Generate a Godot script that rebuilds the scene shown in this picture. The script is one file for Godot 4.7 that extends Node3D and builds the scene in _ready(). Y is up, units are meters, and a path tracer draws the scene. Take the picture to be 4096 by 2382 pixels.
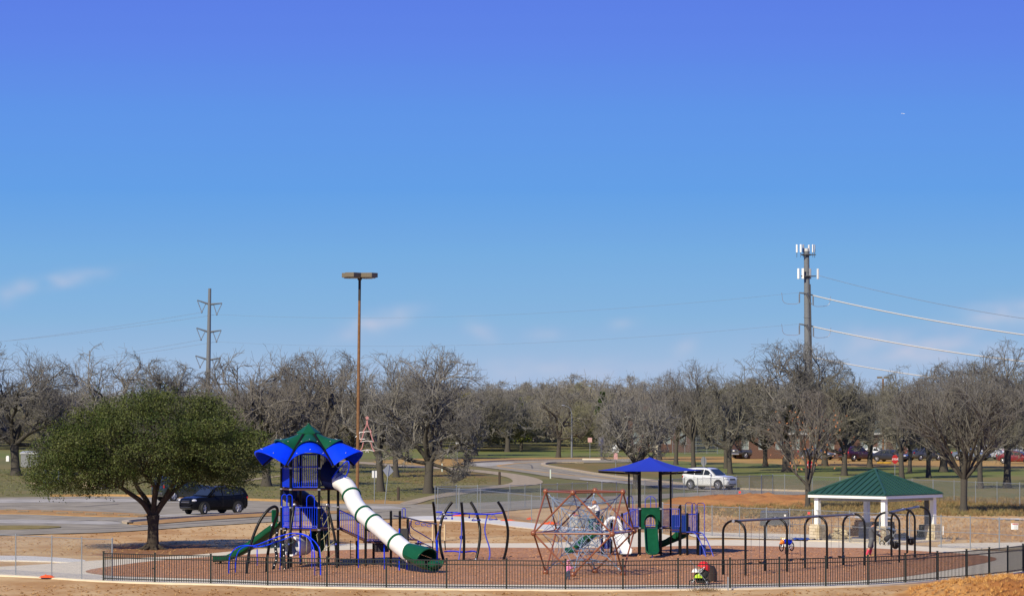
extends Node3D
# A fenced playground beside a park road, seen from a rise through a long lens. Units are metres; the ground is y = 0, the camera looks along -z.

# collects triangles for one mesh
class MB:
	var v := PackedVector3Array()
	var n := PackedVector3Array()
	var c := PackedColorArray()
	var uv := PackedVector2Array()
	var ix := PackedInt32Array()
	var tint := Color.WHITE

	func vert(p: Vector3, nn: Vector3, t := Vector2.ZERO) -> int:
		v.append(p); n.append(nn); c.append(tint); uv.append(t)
		return v.size() - 1

	func tri(a: Vector3, b: Vector3, d: Vector3) -> void:  # counter-clockwise seen from outside
		var nn := (b - a).cross(d - a).normalized()
		var k := v.size()
		vert(a, nn); vert(b, nn); vert(d, nn)
		ix.append(k); ix.append(k + 2); ix.append(k + 1)

	func quad(a: Vector3, b: Vector3, d: Vector3, e: Vector3) -> void:
		var nn := (d - a).cross(e - b).normalized()
		var k := v.size()
		vert(a, nn, Vector2(0, 1)); vert(b, nn, Vector2(1, 1)); vert(d, nn, Vector2(1, 0)); vert(e, nn, Vector2(0, 0))
		for i in [0, 2, 1, 0, 3, 2]:
			ix.append(k + i)

	func box(at: Vector3, size: Vector3, b := Basis.IDENTITY, bev := 0.0) -> void:
		var h := size * 0.5
		if bev > 0.0:
			bevelled(at, h, b, minf(bev, minf(h.x, minf(h.y, h.z)) * 0.9))
			return
		var p := []
		for i in 8:
			p.append(at + b * Vector3(h.x * (1 if i & 1 else -1), h.y * (1 if i & 2 else -1), h.z * (1 if i & 4 else -1)))
		quad(p[4], p[5], p[7], p[6]); quad(p[1], p[0], p[2], p[3])
		quad(p[5], p[1], p[3], p[7]); quad(p[0], p[4], p[6], p[2])
		quad(p[6], p[7], p[3], p[2]); quad(p[0], p[1], p[5], p[4])

	func bevelled(at: Vector3, h: Vector3, b: Basis, e: float) -> void:
		# six faces, twelve edge strips, eight corners
		var ax := [Vector3.RIGHT, Vector3.UP, Vector3.BACK]
		var f := func(s: Vector3, inset: int) -> Vector3:
			var q := Vector3(s.x * h.x, s.y * h.y, s.z * h.z)
			for k in 3:
				if k != inset:
					q[k] -= s[k] * e
			return at + b * q
		for k in 3:
			var i := (k + 1) % 3
			var j := (k + 2) % 3
			for sg in [1.0, -1.0]:
				var w := []
				for cc in [[-1, -1], [1, -1], [1, 1], [-1, 1]]:
					var s := Vector3.ZERO
					s[k] = sg; s[i] = cc[0]; s[j] = cc[1]
					w.append(f.call(s, k))
				if sg > 0: quad(w[0], w[1], w[2], w[3])
				else: quad(w[3], w[2], w[1], w[0])
			for s1 in [1.0, -1.0]:
				for s2 in [1.0, -1.0]:
					var a := Vector3.ZERO
					a[i] = s1; a[j] = s2; a[k] = -1.0
					var d := a
					d[k] = 1.0
					if s1 * s2 > 0: quad(f.call(a, i), f.call(a, j), f.call(d, j), f.call(d, i))
					else: quad(f.call(d, i), f.call(d, j), f.call(a, j), f.call(a, i))
		for i in 8:
			var s := Vector3(1 if i & 1 else -1, 1 if i & 2 else -1, 1 if i & 4 else -1)
			if s.x * s.y * s.z > 0: tri(f.call(s, 0), f.call(s, 1), f.call(s, 2))
			else: tri(f.call(s, 0), f.call(s, 2), f.call(s, 1))

	# a tube along points; r is one radius or one per point; wide stretches it along "flat"
	func tube(pts: Array, r, sides := 8, caps := true) -> void:
		var m := pts.size()
		if m < 2: return
		var ref := Vector3.UP if absf((pts[1] - pts[0]).normalized().y) < 0.9 else Vector3.RIGHT
		var first := v.size()
		var x := Vector3.ZERO
		for i in m:
			var t: Vector3 = (pts[mini(i + 1, m - 1)] - pts[maxi(i - 1, 0)]).normalized()
			if i == 0: x = ref.cross(t).normalized()
			else: x = (x - t * x.dot(t)).normalized()
			var y := t.cross(x)
			var rr: float = r[i] if r is Array or r is PackedFloat32Array else r
			for k in sides:
				var a := TAU * k / sides
				var o := x * cos(a) + y * sin(a)
				vert(pts[i] + o * rr, o, Vector2(float(k) / sides, float(i)))
		for i in m - 1:
			for k in sides:
				var a := first + i * sides + k
				var b := first + i * sides + (k + 1) % sides
				ix.append(a); ix.append(b + sides); ix.append(b)
				ix.append(a); ix.append(a + sides); ix.append(b + sides)
		if caps:
			for e in [0, m - 1]:
				var t: Vector3 = (pts[1] - pts[0]).normalized() if e == 0 else (pts[m - 1] - pts[m - 2]).normalized()
				var nn: Vector3 = -t if e == 0 else t
				var k0 := v.size()
				for k in sides: vert(v[first + e * sides + k], nn)
				for k in range(1, sides - 1):
					ix.append(k0)
					if e == 0:
						ix.append(k0 + k); ix.append(k0 + k + 1)
					else:
						ix.append(k0 + k + 1); ix.append(k0 + k)

	func bar(a: Vector3, b: Vector3, r: float, sides := 6) -> void:
		tube([a, b], r, sides)

	# a smooth sheet: f is a grid [rows][columns] of points
	func grid(p: Array, closed := false) -> void:
		var rows := p.size()
		var cols: int = p[0].size()
		var first := v.size()
		for i in rows:
			for j in cols:
				var j0 := (j - 1 + cols) % cols if closed else maxi(j - 1, 0)
				var j1 := (j + 1) % cols if closed else mini(j + 1, cols - 1)
				var du: Vector3 = p[i][j1] - p[i][j0]
				var dv: Vector3 = p[mini(i + 1, rows - 1)][j] - p[maxi(i - 1, 0)][j]
				var nn := du.cross(dv)
				vert(p[i][j], nn.normalized() if nn.length() > 1e-9 else Vector3.UP, Vector2(float(j) / (cols - 1), float(i) / (rows - 1)))
		for i in rows - 1:
			for j in (cols if closed else cols - 1):
				var a := first + i * cols + j
				var b := first + i * cols + (j + 1) % cols
				ix.append(a); ix.append(b + cols); ix.append(b)
				ix.append(a); ix.append(a + cols); ix.append(b + cols)

	func ball(at: Vector3, r, seg := 12, rings := 8) -> void:
		var s: Vector3 = r if r is Vector3 else Vector3(r, r, r)
		var first := v.size()
		for i in rings + 1:
			var th := PI * i / rings
			for j in seg + 1:
				var ph := TAU * j / seg
				var o := Vector3(sin(th) * cos(ph), cos(th), sin(th) * sin(ph))
				vert(at + o * s, (o / s).normalized(), Vector2(float(j) / seg, float(i) / rings))
		for i in rings:
			for j in seg:
				var a := first + i * (seg + 1) + j
				ix.append(a); ix.append(a + seg + 1); ix.append(a + seg + 2)
				ix.append(a); ix.append(a + seg + 2); ix.append(a + 1)

	# flat polygon in xz at height y (top face), optionally with a skirt
	func slab(poly: PackedVector2Array, y: float, down := 0.0) -> void:
		var t := Geometry2D.triangulate_polygon(poly)
		for i in range(0, t.size(), 3):
			var a := poly[t[i]]
			var b := poly[t[i + 1]]
			var d := poly[t[i + 2]]
			var p := [Vector3(a.x, y, a.y), Vector3(b.x, y, b.y), Vector3(d.x, y, d.y)]
			if (p[1] - p[0]).cross(p[2] - p[0]).y > 0: tri(p[0], p[1], p[2])
			else: tri(p[0], p[2], p[1])
		if down > 0.0:
			var cw := Geometry2D.is_polygon_clockwise(poly)
			for i in poly.size():
				var a := poly[i]
				var b := poly[(i + 1) % poly.size()]
				if cw:
					var q := a
					a = b
					b = q
				quad(Vector3(b.x, y - down, b.y), Vector3(a.x, y - down, a.y), Vector3(a.x, y, a.y), Vector3(b.x, y, b.y))

	func mesh() -> ArrayMesh:
		var a := []
		a.resize(Mesh.ARRAY_MAX)
		a[Mesh.ARRAY_VERTEX] = v; a[Mesh.ARRAY_NORMAL] = n; a[Mesh.ARRAY_COLOR] = c; a[Mesh.ARRAY_TEX_UV] = uv; a[Mesh.ARRAY_INDEX] = ix
		var m := ArrayMesh.new()
		m.add_surface_from_arrays(Mesh.PRIMITIVE_TRIANGLES, a)
		return m

var names := {}
var M := {}
var rng := RandomNumberGenerator.new()

func numbered(called: String) -> String:
	var k: int = names.get(called, 0)
	names[called] = k + 1
	return called if k == 0 else "%s_%03d" % [called, k]

func tag(o: Node, label: String, category: String, group := "", kind := "") -> void:
	if label: o.set_meta("label", label)
	if category: o.set_meta("category", category)
	if group: o.set_meta("group", group)
	if kind: o.set_meta("kind", kind)

func thing(called: String, label: String, category: String, at := Vector3.ZERO, turn := 0.0, group := "") -> Node3D:
	var o := Node3D.new()
	o.name = numbered(called)
	add_child(o)
	o.position = at
	o.rotation.y = turn
	tag(o, label, category, group)
	return o

func part(called: String, b: MB, m: Material, parent: Node) -> MeshInstance3D:
	return part_mesh(called, b.mesh(), m, parent)

func part_mesh(called: String, mesh: Mesh, m: Material, parent: Node) -> MeshInstance3D:
	var o := MeshInstance3D.new()
	o.name = called
	o.mesh = mesh
	o.material_override = m
	parent.add_child(o, true)
	return o

func single(called: String, b: MB, m: Material, label: String, category: String, group := "") -> MeshInstance3D:
	var o := part(numbered(called), b, m, self)
	tag(o, label, category, group)
	return o

func setting(called: String, b: MB, m: Material, kind := "structure") -> MeshInstance3D:
	var o := part(numbered(called), b, m, self)
	o.set_meta("kind", kind)
	return o

func copy_of(o: Node3D, label: String, at: Vector3, turn := 0.0, scl := Vector3.ONE) -> Node3D:
	var r: Node3D = o.duplicate()
	var base := String(o.name)
	if base.right(4).is_valid_int() == false and base.right(3).is_valid_int(): base = base.left(base.length() - 4)
	r.name = numbered(base)
	add_child(r)
	r.transform = Transform3D(Basis(Vector3.UP, turn).scaled_local(scl), at)
	r.set_meta("label", label)
	return r

func lin(r: float, g: float, b: float) -> Color:
	return Color(r, g, b).linear_to_srgb()

func mat(r: float, g: float, b: float, rough := 0.7, metal := 0.0) -> StandardMaterial3D:
	var m := StandardMaterial3D.new()
	m.albedo_color = lin(r, g, b)
	m.roughness = rough
	m.metallic = metal
	m.cull_mode = BaseMaterial3D.CULL_DISABLED
	return m

func noise(sd: int, freq: float, oct := 4, lo := 0.75, hi := 1.15, size := 512, kind := FastNoiseLite.TYPE_SIMPLEX_SMOOTH) -> NoiseTexture2D:
	var fn := FastNoiseLite.new()
	fn.seed = sd
	fn.noise_type = kind
	fn.frequency = freq
	fn.fractal_octaves = oct
	var t := NoiseTexture2D.new()
	t.width = size; t.height = size
	t.seamless = true
	t.noise = fn
	var g := Gradient.new()
	g.set_color(0, Color(lo, lo, lo).linear_to_srgb())
	g.set_color(1, Color(minf(hi, 1.0), minf(hi, 1.0), minf(hi, 1.0)).linear_to_srgb())
	t.color_ramp = g
	return t

# a world-mapped material of that colour, mottled by a grey texture
func mottled(r: float, g: float, b: float, tex: Texture2D, per_metre: float, rough := 0.9, vcol := false) -> StandardMaterial3D:
	var m := mat(r, g, b, rough)
	m.albedo_texture = tex
	m.uv1_triplanar = true
	m.uv1_world_triplanar = true
	m.uv1_scale = Vector3.ONE * per_metre
	m.vertex_color_use_as_albedo = vcol
	m.metallic_specular = 0.25
	return m

func flat(a: Array) -> PackedVector2Array:
	var p := PackedVector2Array()
	for i in range(0, a.size(), 2): p.append(Vector2(a[i], a[i + 1]))
	return p

func smooth_line(pts: Array, per := 6) -> Array:  # Catmull-Rom through Vector3 or Vector2 points
	var out := []
	var m := pts.size()
	for i in m - 1:
		for k in per:
			out.append(pts[i].cubic_interpolate(pts[i + 1], pts[maxi(i - 1, 0)] if i > 0 else pts[0] * 2.0 - pts[1], pts[i + 2] if i + 2 < m else pts[i + 1] * 2.0 - pts[i], float(k) / per))
	out.append(pts[m - 1])
	return out

func smooth_poly(a: Array, per := 5) -> PackedVector2Array:
	var p := flat(a)
	var m := p.size()
	var out := PackedVector2Array()
	for i in m:
		for k in per:
			out.append(p[i].cubic_interpolate(p[(i + 1) % m], p[(i - 1 + m) % m], p[(i + 2) % m], float(k) / per))
	return out

func _ready() -> void:
	rng.seed = 11
	# camera, sky, sun
	var cam := Camera3D.new()
	cam.name = "camera"
	cam.fov = 9.391
	cam.position = Vector3(0, 8.1, 0)
	cam.rotation.x = atan(379.0 / 14500.0)
	cam.near = 1.0
	cam.far = 6000.0
	add_child(cam)
	var world := WorldEnvironment.new()
	world.name = "environment"
	var env := Environment.new()
	env.background_mode = Environment.BG_SKY
	env.tonemap_mode = Environment.TONE_MAPPER_LINEAR
	env.tonemap_exposure = 1.14
	env.sdfgi_enabled = true
	env.ssao_enabled = true
	env.ssil_enabled = true
	var sky := Sky.new()
	var pano := PanoramaSkyMaterial.new()
	pano.panorama = sky_texture()
	pano.energy_multiplier = 0.88
	sky.sky_material = pano
	env.sky = sky
	env.fog_enabled = false
	env.fog_density = 0.00022
	env.fog_light_color = Color(0.72, 0.8, 0.95)
	world.environment = env
	add_child(world)
	var sun := DirectionalLight3D.new()
	sun.name = "sun"
	sun.light_color = Color(1.0, 0.955, 0.83)
	sun.light_energy = 1.6
	sun.light_angular_distance = 0.5
	sun.shadow_enabled = true
	sun.basis = Basis.looking_at(Vector3(0.72, -1.0, -1.2).normalized(), Vector3.UP)
	add_child(sun)
	make_materials()
	make_ground()
	make_paving()
	make_trees()
	make_live_oak()
	make_woods()
	make_fences()
	make_far_things()
	make_utilities()
	make_vehicles()
	make_pavilion()
	make_tower_play()
	make_ring_climber()
	make_rope_dome()
	make_small_play()
	make_swings()
	make_small_things()
	make_people()

func sky_texture() -> ImageTexture:
	var w := 4096
	var h := 2048
	var im := Image.create(w, h, false, Image.FORMAT_RGB8)
	var stops := [[-90.0, Color8(120, 110, 95)], [-1.5, Color8(150, 160, 175)], [0.0, Color8(170, 191, 221)], [0.5, Color8(160, 188, 221)], [1.2, Color8(137, 181, 222)], [2.1, Color8(121, 174, 225)], [3.2, Color8(101, 160, 230)],
		[4.4, Color8(97, 150, 232)], [5.6, Color8(95, 134, 231)], [6.6, Color8(92, 126, 229)], [12.0, Color8(84, 116, 224)], [30.0, Color8(70, 110, 205)], [90.0, Color8(48, 88, 172)]]
	for y in h:
		var e := 90.0 - 180.0 * (y + 0.5) / h
		var k := 0
		while k < stops.size() - 2 and e > stops[k + 1][0]: k += 1
		im.fill_rect(Rect2i(0, y, w, 1), (stops[k][1] as Color).lerp(stops[k + 1][1], clampf((e - stops[k][0]) / (stops[k + 1][0] - stops[k][0]), 0, 1)))
	# thin pinkish wisps: azimuth and height in degrees, half sizes, tilt, strength
	var wisps := [[-7.2, 1.74, 1.0, 0.12, 0.18, 0.70], [-7.85, 1.55, 0.22, 0.16, 0.5, 0.56], [-2.15, 1.1, 0.7, 0.19, 0.28, 0.84], [-0.5, 0.98, 0.26, 0.17, -0.3, 0.63], [0.5, 0.93, 0.3, 0.11, 0.1, 0.49], [1.75, 1.1, 0.3, 0.1, 0.1, 0.42],
		[7.9, 1.25, 1.0, 0.25, 0.1, 0.84], [6.3, 0.7, 1.9, 0.3, -0.04, 0.70], [2.7, 0.7, 0.25, 0.16, 0.5, 0.49], [0.8, 0.35, 2.2, 0.2, 0.0, 0.42], [12.5, 1.6, 1.6, 0.3, 0.1, 0.70], [-13.0, 1.2, 1.8, 0.25, 0.1, 0.70],
		[20.0, 2.0, 2.5, 0.4, 0.05, 0.70], [-24.0, 1.7, 2.5, 0.35, 0.05, 0.70]]
	var fn := FastNoiseLite.new()
	fn.seed = 4
	fn.frequency = 1.3
	fn.fractal_octaves = 3
	var per := w / 360.0
	for q in wisps:
		for yy in range(int((90.0 - q[1] - q[3] * 4.0 - 1.0) * per), int((90.0 - q[1] + q[3] * 4.0 + 1.0) * per)):
			for xx in range(int((q[0] - q[2] * 2.2) * per), int((q[0] + q[2] * 2.2) * per)):
				var az: float = (xx + 0.5) / per
				var el: float = 90.0 - (yy + 0.5) / per
				var dx: float = (az - q[0]) / q[2]
				var dy: float = (el - q[1] - q[4] * (az - q[0])) / q[3]
				var a: float = exp(-dx * dx * 1.5 - dy * dy * 1.5) * q[5] * clampf(0.75 + 1.1 * fn.get_noise_2d(az * 1.2, el * 4.0), 0, 1.3)
				if a > 0.01:
					var px := posmod(xx + SKY_FRONT, w)
					im.set_pixel(px, yy, im.get_pixel(px, yy).lerp(Color8(196, 200, 222), minf(a, 0.9)))
	return ImageTexture.create_from_image(im)

const SKY_FRONT := 0  # the panorama's column that lies straight ahead (-z)

func make_materials() -> void:
	var fine := noise(1, 0.02, 5, 0.62, 1.0)
	var coarse := noise(2, 0.012, 5, 0.55, 1.0)
	var grit := noise(3, 0.09, 3, 0.6, 1.0, 512)
	M.fine = fine; M.grit = grit; M.coarse = coarse
	M.ground = mottled(1, 1, 1, noise(9, 0.03, 6, 0.68, 1.0, 1024), 0.11, 1.0, true)
	M.mulch = mottled(0.45, 0.232, 0.13, noise(5, 0.016, 7, 0.68, 1.0, 1024), 0.055, 1.0)
	M.asphalt = mottled(0.37, 0.33, 0.26, noise(6, 0.012, 7, 0.55, 1.0, 1024), 0.035, 0.95)
	M.concrete = mottled(0.7, 0.62, 0.48, noise(7, 0.02, 5, 0.84, 1.0, 512), 0.15, 0.9)
	M.concrete_new = mottled(0.64, 0.62, 0.58, noise(7, 0.02, 5, 0.84, 1.0, 512), 0.15, 0.9)
	M.tan_path = mottled(0.43, 0.35, 0.25, fine, 0.12, 0.95)
	M.kerb = mottled(0.55, 0.45, 0.33, fine, 0.3, 0.9)
	M.kerb_yellow = mottled(0.48, 0.3, 0.13, fine, 0.3, 0.85)
	M.yellow_paint = mat(0.5, 0.27, 0.05, 0.8)
	M.bark = mottled(0.115, 0.104, 0.092, noise(12, 0.05, 4, 0.45, 1.0, 256), 1.4, 0.95)
	M.limb = mottled(0.15, 0.13, 0.115, noise(13, 0.05, 4, 0.5, 1.0, 256), 1.2, 0.95)
	M.twig = mat(0.15, 0.142, 0.132, 0.95)
	M.twig_pale = mat(0.185, 0.175, 0.163, 0.95)
	M.twig_olive = mat(0.155, 0.146, 0.118, 0.95)
	M.twig_brown = mat(0.155, 0.14, 0.124, 0.95)
	M.twig_far = mat(0.16, 0.128, 0.1, 0.95)
	M.black = mat(0.008, 0.008, 0.009, 0.3)
	M.black.metallic_specular = 0.3
	M.black_fence = mat(0.012, 0.017, 0.014, 0.45)
	M.blue = mottled(0.003, 0.045, 0.85, noise(42, 0.02, 5, 0.75, 1.0, 256), 0.5, 0.35)
	M.blue_dark = mat(0.004, 0.018, 0.28, 0.35)
	M.blue_soft = mat(0.045, 0.065, 0.46, 0.4)
	M.green = mottled(0.009, 0.09, 0.045, noise(43, 0.02, 5, 0.7, 1.0, 256), 0.5, 0.3)
	M.green_roof = mottled(0.026, 0.078, 0.066, noise(31, 0.015, 5, 0.75, 1.0, 256), 0.2, 0.45)
	M.white = mottled(0.78, 0.78, 0.8, noise(41, 0.02, 5, 0.8, 1.0, 256), 0.45, 0.35)
	M.white_paint = mat(0.8, 0.8, 0.79, 0.5)
	M.deck = mat(0.07, 0.025, 0.022, 0.7)
	M.navy = mat(0.004, 0.008, 0.045, 0.4)
	M.navy.metallic_specular = 0.25
	M.rust = mat(0.225, 0.076, 0.036, 0.3)
	M.rope = mat(0.2, 0.28, 0.42, 0.6)
	M.rope_tan = mat(0.28, 0.26, 0.15, 0.8)
	M.clamp = mat(0.42, 0.42, 0.45, 0.3, 0.6)
	M.steel = mat(0.35, 0.38, 0.42, 0.4, 0.5)
	M.galv = mat(0.27, 0.3, 0.33, 0.45, 0.4)
	M.tower = mottled(0.2, 0.215, 0.24, fine, 0.5, 0.5)
	M.beam = mat(0.14, 0.14, 0.17, 0.4)
	M.chain = mat(0.2, 0.2, 0.22, 0.5, 0.5)
	M.pole_brown = mottled(0.24, 0.13, 0.065, noise(15, 0.03, 4, 0.6, 1.0, 256), 0.5, 0.6)
	M.lamp_head = mottled(0.2, 0.17, 0.13, fine, 1.2, 0.55)
	M.stone = mottled(0.6, 0.5, 0.34, noise(16, 0.04, 4, 0.55, 1.0, 256), 1.1, 0.95)
	M.brick = mottled(0.14, 0.082, 0.066, fine, 0.6, 0.9)
	M.roof_grey = mottled(0.1, 0.115, 0.105, fine, 0.5, 0.9)
	M.glass = mat(0.02, 0.025, 0.03, 0.06)
	M.leaf = mat(1, 1, 1, 0.9)
	M.leaf.metallic_specular = 0.2
	M.leaf.vertex_color_use_as_albedo = true
	M.leaf.backlight_enabled = true
	M.leaf.backlight = Color(0.1, 0.13, 0.03)
	M.tyre = mat(0.012, 0.012, 0.012, 0.8)
	M.rim = mat(0.5, 0.5, 0.52, 0.25, 0.8)
	M.red = mat(0.45, 0.02, 0.02, 0.5)
	M.orange = mat(0.8, 0.1, 0.02, 0.8)
	M.cream = mat(0.55, 0.42, 0.26, 0.7)
	M.brown_block = mottled(0.065, 0.032, 0.023, fine, 1.0, 0.95)
	M.brown_block.metallic_specular = 0.1
	M.skin = mat(0.42, 0.2, 0.13, 0.6)

var zones := []

func zone_at(x: float, z: float) -> int:
	for i in range(zones.size() - 1, -1, -1):
		if (zones[i][1] as Rect2).has_point(Vector2(x, z)) and Geometry2D.is_point_in_polygon(Vector2(x, z), zones[i][0]): return zones[i][2]
	return 0 if z > -266.117 else 1

func bump(x: float, z: float, cx: float, cz: float, rx: float, rz: float) -> float:
	var q := Vector2((x - cx) / rx, (z - cz) / rz).length()
	return 0.0 if q >= 1.0 else pow(1.0 - q * q, 1.3)

func make_ground() -> void:
	var list := [
		[[-103.856, -511.213, -51.46, -515.695, -1.721, -520.257, 30.547, -520.257, 105.838, -520.257, 93.435, -459.314, 27.179, -462.929, -1.502, -453.996, -44.108, -442.055, -89.801, -442.055], 2],
		[[-16.568, -438.757, -10.762, -448.8, 1.627, -453.996, 20.637, -459.314, 30.61, -466.602, 38.72, -448.8, 69.05, -426.046, 64.384, -397.273, 34.742, -402.713, 27.549, -419.963, 19.423, -432.308, 7.398, -426.046, -4.121, -404.096, -9.591, -399.974, -15.972, -422.982], 3],
		[[4.352, -415.513, 10.186, -419.963, 14.405, -408.303, 18.816, -394.608, 13.712, -347.934, 8.83, -364.082, 5.151, -389.385], 4],
		[[-9.215, -384.297, -3.07, -365.212, -1.161, -351.048, -2.009, -331.283, -7.725, -322.212, -13.456, -356.364], 4],
		[[15.48, -438.757, 24.833, -422.982, 34.042, -394.608, 60.422, -389.385, 55.295, -356.364, 28.985, -336.012, 21.574, -367.494, 15.884, -389.385], 2],
		[[6.905, -255.712, 11.036, -266.117, 14.371, -277.406, 18.241, -284.101, 23.39, -289.695, 25.974, -274.815, 31.13, -273.538, 43.313, -267.326, 38.893, -240.069, 21.584, -250.276, 14.443, -246.091, 7.474, -240.069], 5],
		[[23.768, -280.046, 31.871, -280.046, 43.912, -271.019, 38.578, -238.127, 30.625, -240.069, 27.771, -244.05, 22.596, -239.094, 20.459, -245.066], 6],
		[[14.503, -247.124, 21.525, -255.712, 19.968, -233.407, 14.779, -235.272], 6],
		[[-14.35, -274.815, -10.804, -276.104, -7.582, -269.776, -7.412, -263.732, -10.319, -263.732, -13.896, -266.117], 3],
		[[29.622, -273.538, 41.284, -266.117, 40.016, -257.953, 33.2, -260.234, 29.053, -264.919], 5],
		[[-22.386, -273.538, -17.366, -271.644, -16.974, -265.517, -21.977, -268.546], 3],
		[[-41.387, -218.669, -27.738, -220.306, -26.783, -213.903, -40.047, -211.597], 6],
		[[-24.308, -227.984, -20.306, -236.216, -15.937, -244.05, -14.592, -244.05, -14.353, -240.069, -18.383, -232.485, -22.221, -222.807, -23.538, -223.653], 3],
		[[-46.778, -247.124, -29.756, -247.124, -24.209, -241.052, -23.904, -234.803, -28.556, -237.168, -45.257, -239.094], 3],
		[[-20.703, -182.429, -19.765, -192.884, -16.798, -195.445, -13.566, -189.777, -13.165, -182.429, -16.499, -177.75, -19.442, -176.684], 7],
		[[14.795, -138.483, 16.645, -151.864, 18.762, -157.338, 20.389, -159.9, 23.029, -162.996, 29.968, -170.545, 26.234, -138.483], 8],
	]
	zones = []
	for q in list:
		var p := flat(q[0])
		var r := Rect2(p[0], Vector2.ZERO)
		for w in p: r = r.expand(w)
		zones.append([p, r, q[1]])
	# 0 dry tan grass, 1 lawn, 2 fresh lawn, 3 straw, 4 worn lawn, 5 orange soil, 6 rough olive, 7 bare red soil, 8 rough straw mound
	var cols := [[0.5, 0.285, 0.12], [0.165, 0.168, 0.065], [0.165, 0.2, 0.055], [0.5, 0.32, 0.12], [0.27, 0.18, 0.07], [0.42, 0.18, 0.065], [0.22, 0.175, 0.075], [0.3, 0.15, 0.075], [0.55, 0.3, 0.11]]
	var alt := [[0.67, 0.46, 0.235], [0.235, 0.195, 0.085], [0.21, 0.205, 0.075], [0.42, 0.25, 0.09], [0.2, 0.165, 0.06], [0.52, 0.25, 0.09], [0.13, 0.115, 0.05], [0.4, 0.2, 0.09], [0.36, 0.15, 0.05]]
	var f1 := FastNoiseLite.new()
	f1.seed = 21; f1.frequency = 0.05; f1.fractal_octaves = 4
	var f2 := FastNoiseLite.new()
	f2.seed = 22; f2.frequency = 0.35; f2.fractal_octaves = 3
	var b := MB.new()
	var zs := PackedFloat32Array()
	var d := 118.0
	while d < 560.0:
		zs.append(d)
		d += 0.35 if d < 160.0 else (0.8 if d < 300.0 else 1.6)
	var nx := 250
	var first := true
	for i in zs.size():
		var half := 34.0 + (zs[i] - 118.0) * 0.17
		for j in nx + 1:
			var x := -half + 2.0 * half * j / nx
			var z := -zs[i]
			var wx := f1.get_noise_2d(x * 2.0, z) * 2.2 + f2.get_noise_2d(x, z) * 0.8
			var wz := f1.get_noise_2d(x, z * 2.0 + 300.0) * 3.0 + f2.get_noise_2d(x + 50.0, z) * 0.8
			var k := zone_at(x + wx, z + wz)
			var t := clampf(0.5 + 1.3 * f1.get_noise_2d(x * 1.5 + 900.0, z * 0.6) + 0.9 * f2.get_noise_2d(x, z * 0.5 + 70.0), 0, 1)
			var h := f2.get_noise_2d(x * 2.0, z * 2.0) * 0.02 - 0.03
			h += bump(x, z, 19.6, -144.2, 5.4, 3.1) * 0.55 * (1.15 + 0.6 * f2.get_noise_2d(x * 3.5, z * 3.5) + 0.35 * f1.get_noise_2d(x * 14.0, z * 14.0))
			h += bump(x, z, 18.064, -269.776, 9.0, 14.0) * (0.45 + 0.5 * f2.get_noise_2d(x, z))
			h += bump(x, z, 29.1, -255.712, 18.0, 9.0) * (0.3 * f2.get_noise_2d(x, z))
			var ca: Array = cols[k]
			var cb: Array = alt[k]
			b.tint = Color(lerpf(ca[0], cb[0], t), lerpf(ca[1], cb[1], t), lerpf(ca[2], cb[2], t))
			b.vert(Vector3(x, h, z), Vector3.UP)
	var cw := nx + 1
	for i in zs.size() - 1:
		for j in nx:
			var a := i * cw + j
			b.ix.append(a); b.ix.append(a + cw); b.ix.append(a + 1)
			b.ix.append(a + 1); b.ix.append(a + cw); b.ix.append(a + cw + 1)
	for i in range(0, zs.size()):
		for j in cw:
			var a := i * cw + j
			var l := b.v[i * cw + maxi(j - 1, 0)]
			var r := b.v[i * cw + mini(j + 1, nx)]
			var u := b.v[maxi(i - 1, 0) * cw + j]
			var dn := b.v[mini(i + 1, zs.size() - 1) * cw + j]
			var nn := (r - l).cross(dn - u)
			b.n[a] = nn.normalized() * (1.0 if nn.y > 0 else -1.0)
	setting("ground", b, M.ground)
	# the land round about, out to the horizon, just below that sheet
	var g := MB.new()
	g.tint = Color(0.15, 0.145, 0.06)
	g.quad(Vector3(-3000, -0.35, 200), Vector3(3000, -0.35, 200), Vector3(3000, -0.35, -3500), Vector3(-3000, -0.35, -3500))
	setting("land", g, M.ground)

func sheet(called: String, a: Array, y: float, m: Material, down := 0.0, per := 5) -> void:
	var b := MB.new()
	b.slab(smooth_poly(a, per), y, down)
	setting(called, b, m)

func ribbon(called: String, pts: Array, width: float, y: float, h: float, m: Material) -> void:
	var b := MB.new()
	var p := smooth_line(pts, 5)
	var rows := []
	for i in p.size():
		var t: Vector3 = (p[mini(i + 1, p.size() - 1)] - p[maxi(i - 1, 0)]).normalized()
		var s := Vector3(-t.z, 0, t.x) * width * 0.5
		var u := Vector3.UP * (y + h)
		var lo := Vector3.UP * (y - 0.05)
		rows.append([p[i] - s + lo, p[i] - s + u, p[i] + s + u, p[i] + s + lo])
	for i in rows.size() - 1:
		for k in 3:
			b.quad(rows[i][k], rows[i][k + 1], rows[i + 1][k + 1], rows[i + 1][k])
	setting(called, b, m)

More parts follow.
